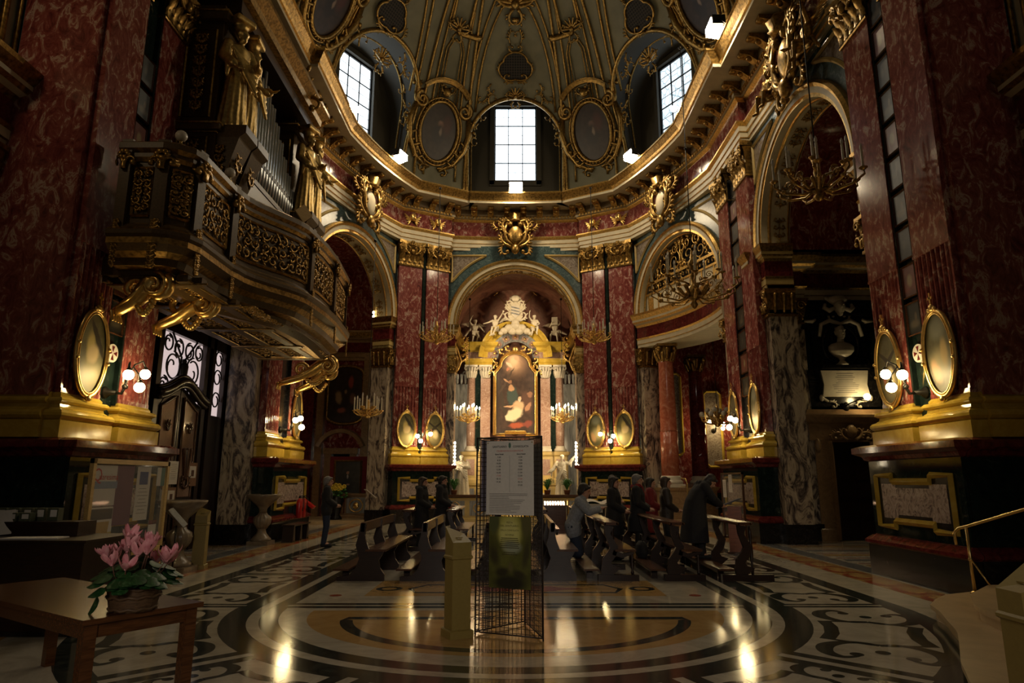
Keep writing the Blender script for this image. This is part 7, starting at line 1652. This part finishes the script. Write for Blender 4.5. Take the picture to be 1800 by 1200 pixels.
t2 = thing('white_papers', 'white sheets heaped and hanging on the cream table', 'papers', (2.38, 20, .902)); b = MB(); b.grid(lambda u, v: (-.48 + .96 * u, -.3 + .55 * v, .04 + .1 * abs(sin(u * 5)) + .06 * v), 12, 6); b.box(-.45, .45, -.25, .25, 0, .05); b.build('sheets', PAPER, t2); b = MB(); b.box(-.1, .12, -.335, -.33, -.17, .05); b.build('hanging_sheet', PAPER, t2)
t = thing('lectern', 'reddish wooden lectern with sloping top holding dark papers', 'lectern', (4.95, 16, 0), R(-20)); b = MB(); b.box(.0, .3, -.14, .14, .04, 1.05); b.build('body', wood('reddish_wood', (.16, .04, .015), (.26, .08, .03)), t); b = MB(); b.box(-.05, .35, -.2, .2, 0, .04); b.build('base', MWOOD, t)
b = MB(); b.M = frame(.08, 0, 0, 1.12) @ Matrix.Rotation(R(-22), 4, 'Y'); b.box(-.35, .25, -.22, .22, 0, .025); b.build('sloping_top', DWOOD, t); b = MB(); b.M = frame(.08, 0, 0, 1.15) @ Matrix.Rotation(R(-22), 4, 'Y'); b.box(-.3, -.06, -.18, .18, 0, .01); b.box(-.03, .2, -.18, .18, 0, .01); b.build('open_book', plain('grey_pages', (.2, .2, .2), .6), t)
t = thing('glass_notice_panel', 'freestanding glass notice panel with two white sheets by the corner pedestal', 'board', (6.12, 19.25, 0), -pi / 2); b = MB()
for x0, x1, z0, z1 in ((-.95, -.9, 0, 1.85), (.9, .95, 0, 1.85), (-.95, .95, 1.8, 1.85), (-.95, .95, .5, .55)): b.box(x0, x1, -.025, .025, z0, z1)
b.build('frame', MWOOD, t); b = MB(); b.box(-.9, .9, -.004, .004, .55, 1.8); b.build('glass', gm, t)
b = MB(); b.box(-.95, -.9, -.25, .25, 0, .05); b.box(.9, .95, -.25, .25, 0, .05); b.build('foot', MWOOD, t)
for lab, x, z in (('white sheet at the altar end of the glass panel', -.65, 1.15), ('white sheet in the middle of the glass panel, set higher', -.1, 1.3)):
    p = Matrix.Translation((6.12, 19.25, 0)) @ Matrix.Rotation(-pi / 2, 4, 'Z') @ Vector((x, -.012, z)); sheet(lab, p, -pi / 2, .3, .5, PAPER, 0, 8)

# ---------------------------------------------------------------- the vault's oval portraits, trefoil grilles and the arch group
def dome_frame(ph, th, off=0):
    p = dome(ph, th, off); x = (dome(ph + .01, th) - dome(ph - .01, th)).normalized(); z = (dome(ph, th + .01) - dome(ph, th - .01)).normalized(); y = z.cross(x)
    return Matrix(((x.x, y.x, z.x, p.x), (x.y, y.y, z.y, p.y), (x.z, y.z, z.z, p.z), (0, 0, 0, 1)))
DKP = [painting('vault_portrait_%d' % i, (.035, .022, .018), [(.05, .25, .22, .2, 0, c1, .4), (0, -.1, .45, .5, 0, (.02, .015, .016), .5), (.1, .02, .12, .2, 0, (.22, .16, .12), .3), (.4, .3, .4, .5, 0, (.07, .025, .02), .2)], (.85, 1.25)) for i, c1 in enumerate(((.28, .15, .10), (.16, .09, .07)))]
for lab, ph, th, pi_ in (('oval portrait in gilded scroll frame on the vault, left of the altar window, bearded sitter', -27, 20.5, 0), ('oval dark portrait in gilded scroll frame on the vault, bust side of altar window', 27, 20.5, 1),
                    ('oval portrait high on the vault, between the organ and its window', -75, 32, 1), ('oval portrait high on the vault, above the bust side cornice floodlight', 75, 32, 0)):
    M = dome_frame(R(ph), R(th), -.12); t = thing('vault_portrait', lab, 'painting', M.translation, 0, 'oval portraits on the vault'); t.rotation_euler = M.to_euler()
    n = 40; E = lambda a, b_, y: [(a * cos(2 * pi * i / n), y, b_ * sin(2 * pi * i / n)) for i in range(n)]
    b = MB(); b.add(E(.86, 1.26, -.06) + E(.86, 1.26, 0), [tuple(range(n)), tuple(range(2 * n - 1, n - 1, -1))] + [(i, n + i, n + (i + 1) % n, (i + 1) % n) for i in range(n)]); b.build('canvas', DKP[pi_], t)
    b = MB(); b.tube(E(.92, 1.32, -.1), .09, 6, closed=True); b.tube(E(1.08, 1.48, -.06), .06, 6, closed=True)
    for i in range(n): b.ell((1.0 * cos(2 * pi * i / n), -.16, 1.4 * sin(2 * pi * i / n)), .04, 6, 4)
    b.build('frame', GOLDD, t)
    b = MB()
    for s in (-1, 1):
        b.tube(spiral(s * 1.05, 1.15, pi / 2, 1.6, .36, .05, 24, -.12, -s), [.12 - .07 * i / 24 for i in range(25)], 6)
        b.tube([(s * 1.3, -.1, .95), (s * 1.48, -.1, .2), (s * 1.32, -.1, -.6), (s * .95, -.1, -1.25), (s * .3, -.1, -1.7)], [.12, .16, .14, .12, .08], 6)
        for k in range(4): acanthus(b, s * (1.35 - .25 * k), .3 - .5 * k, -pi / 2 + s * .9, .7, .06, -.15, s)
        acanthus(b, s * .2, -1.6, pi - (0 if s < 0 else pi) + .3 * s, .8, .06, -.12, -s)
    b.build('scroll_frame', GOLDD, t)
    b = MB(); arch_sweep(b, [(0, 0), (0, -.3), (.1, -.34), (.2, -.4), (.24, 0)], 1.35, .75, 20, R(42), R(138)); b.ell((0, -.2, 1.72), (.24, .14, .2), 10, 7)
    for s in (-1, 1): acanthus(b, s * .1, 1.66, pi / 2 - s * 1.1, .6, .05, -.25, s); acanthus(b, s * 1.25, 1.5, pi / 2, .8, .07, -.12, -s)
    b.build('pediment', GOLDD, t)
LATM, nt, bb = newmat('dark_lattice'); vz = N(nt, 'TexVoronoi', Scale=9.0, feature='DISTANCE_TO_EDGE'); vz.inputs['Randomness'].default_value = 0; nt.links.new(pos(nt, obj=True), vz.inputs['Vector'])
nt.links.new(ramp(nt, [(.0, (.05, .04, .03)), (.12, (.03, .022, .016)), (.2, (.004, .003, .003))], vz.outputs['Distance']), bb.inputs['Base Color']); bb.inputs['Roughness'].default_value = .8
for lab, ph, th in (('dark trefoil lattice opening with gilded rim above the altar window', 0, 40.5), ('dark trefoil lattice opening on the vault above the organ side window', -54, 41.5), ('dark trefoil lattice opening on the vault above the bust side window', 54, 41.5)):
    M = dome_frame(R(ph), R(th), -.14); t = thing('trefoil_grille', lab, 'grille', M.translation, 0, 'trefoil lattice openings'); t.rotation_euler = M.to_euler()
    pts = [(cos(a) * (.62 + .16 * abs(sin(1.5 * a + pi / 4 + pi / 2)) ** .8), sin(a) * (.5 + .14 * abs(sin(1.5 * a + pi / 4 + pi / 2)) ** .8)) for a in [2 * pi * i / 48 for i in range(48)]]
    b = MB(); b.prism(pts, -.03, .02); b.build('lattice', LATM, t)
    b = MB(); b.tube([(x, -.06, z) for x, z in pts], .05, 6, closed=True)
    for s in (-1, 1): acanthus(b, s * .1, -.65, pi / 2 - s * 1.5, .8, .05, -.06, s); acanthus(b, s * .1, .62, pi / 2 - s * 1.1, .5, .04, -.06, s)
    b.build('rim', GOLDD, t)
# gilded shells and capitals on the vault
t = MB()
for ph, th, k in ((0, 56, 1.5), (0, 33, .7), (-26, 47.5, .8), (26, 47.5, .8), (52, 31, .8), (-52, 31, .8)):
    t.M = dome_frame(R(ph), R(th), -.12)
    for j in range(7): a_ = pi * (j + .5) / 7; t.cap((.1 * k * cos(a_), -.05, .1 * k * sin(a_)), .07 * k, (.55 * k * cos(a_), -.1, .55 * k * sin(a_)), .05 * k, 6)
    for s in (-1, 1): acanthus(t, s * .1, -.1, pi / 2 - s * 1.5, .9 * k, .06 * k, -.08, s); acanthus(t, s * .1, -.2, -pi / 2 + s * .6, .7 * k, .05 * k, -.08, -s)
    t.ell((0, -.1, 0), .14 * k, 8, 6)
for s in (-1, 1):          # leafy drops beside the lunettes
    for c_ in (0, -54, 54):
        for k in range(5): t.M = dome_frame(R(c_ + s * (9.5 + 1.3 * k)), R(36 - 3.6 * k), -.06); acanthus(t, 0, 0, -pi / 2 + s * .5, .7, .035, -.04, s if k % 2 else -s)
t.M = Matrix(); trim(t, [GOLDD])
# gilded group over the side arch on the bust side
cartouche('large gilded cartouche with scrolls over the dark side arch, bust side', s_near(7.0, 14.7), 11.95, 1.35, 4, GOLDD, -.1)
for lab, y, z, rz, J in (('gilded putto perched left of the cartouche over the side arch', 15.9, 10.7, -70, pose(el=(.34, -.1, 1.5), wl=(.4, -.3, 1.7), **sit)), ('gilded putto leaning over the arch below the cartouche, nearer the nave', 13.6, 10.6, -100, pose(er=(-.34, -.1, 1.2), wr=(-.4, -.35, 1.1), el=(.3, -.1, 1.6), wl=(.2, -.1, 1.85), **sit))):
    o = putto(lab, (6.72, y, z), R(rz), J, (-1, 1), None, .95, GOLDD); o['group'] = 'gilded putti over the side arch'
t = thing('lozenge_panel', 'small pale wooden lozenge standing on the organ balcony rail', 'panel', (-4.72, 13.95, 7.46)); t.rotation_euler = (0, R(0), R(50))
b = MB(); b.prism([(0, -.22), (.22, 0), (0, .22), (-.22, 0)], -.02, .02); b.build('board', LWOOD, t)
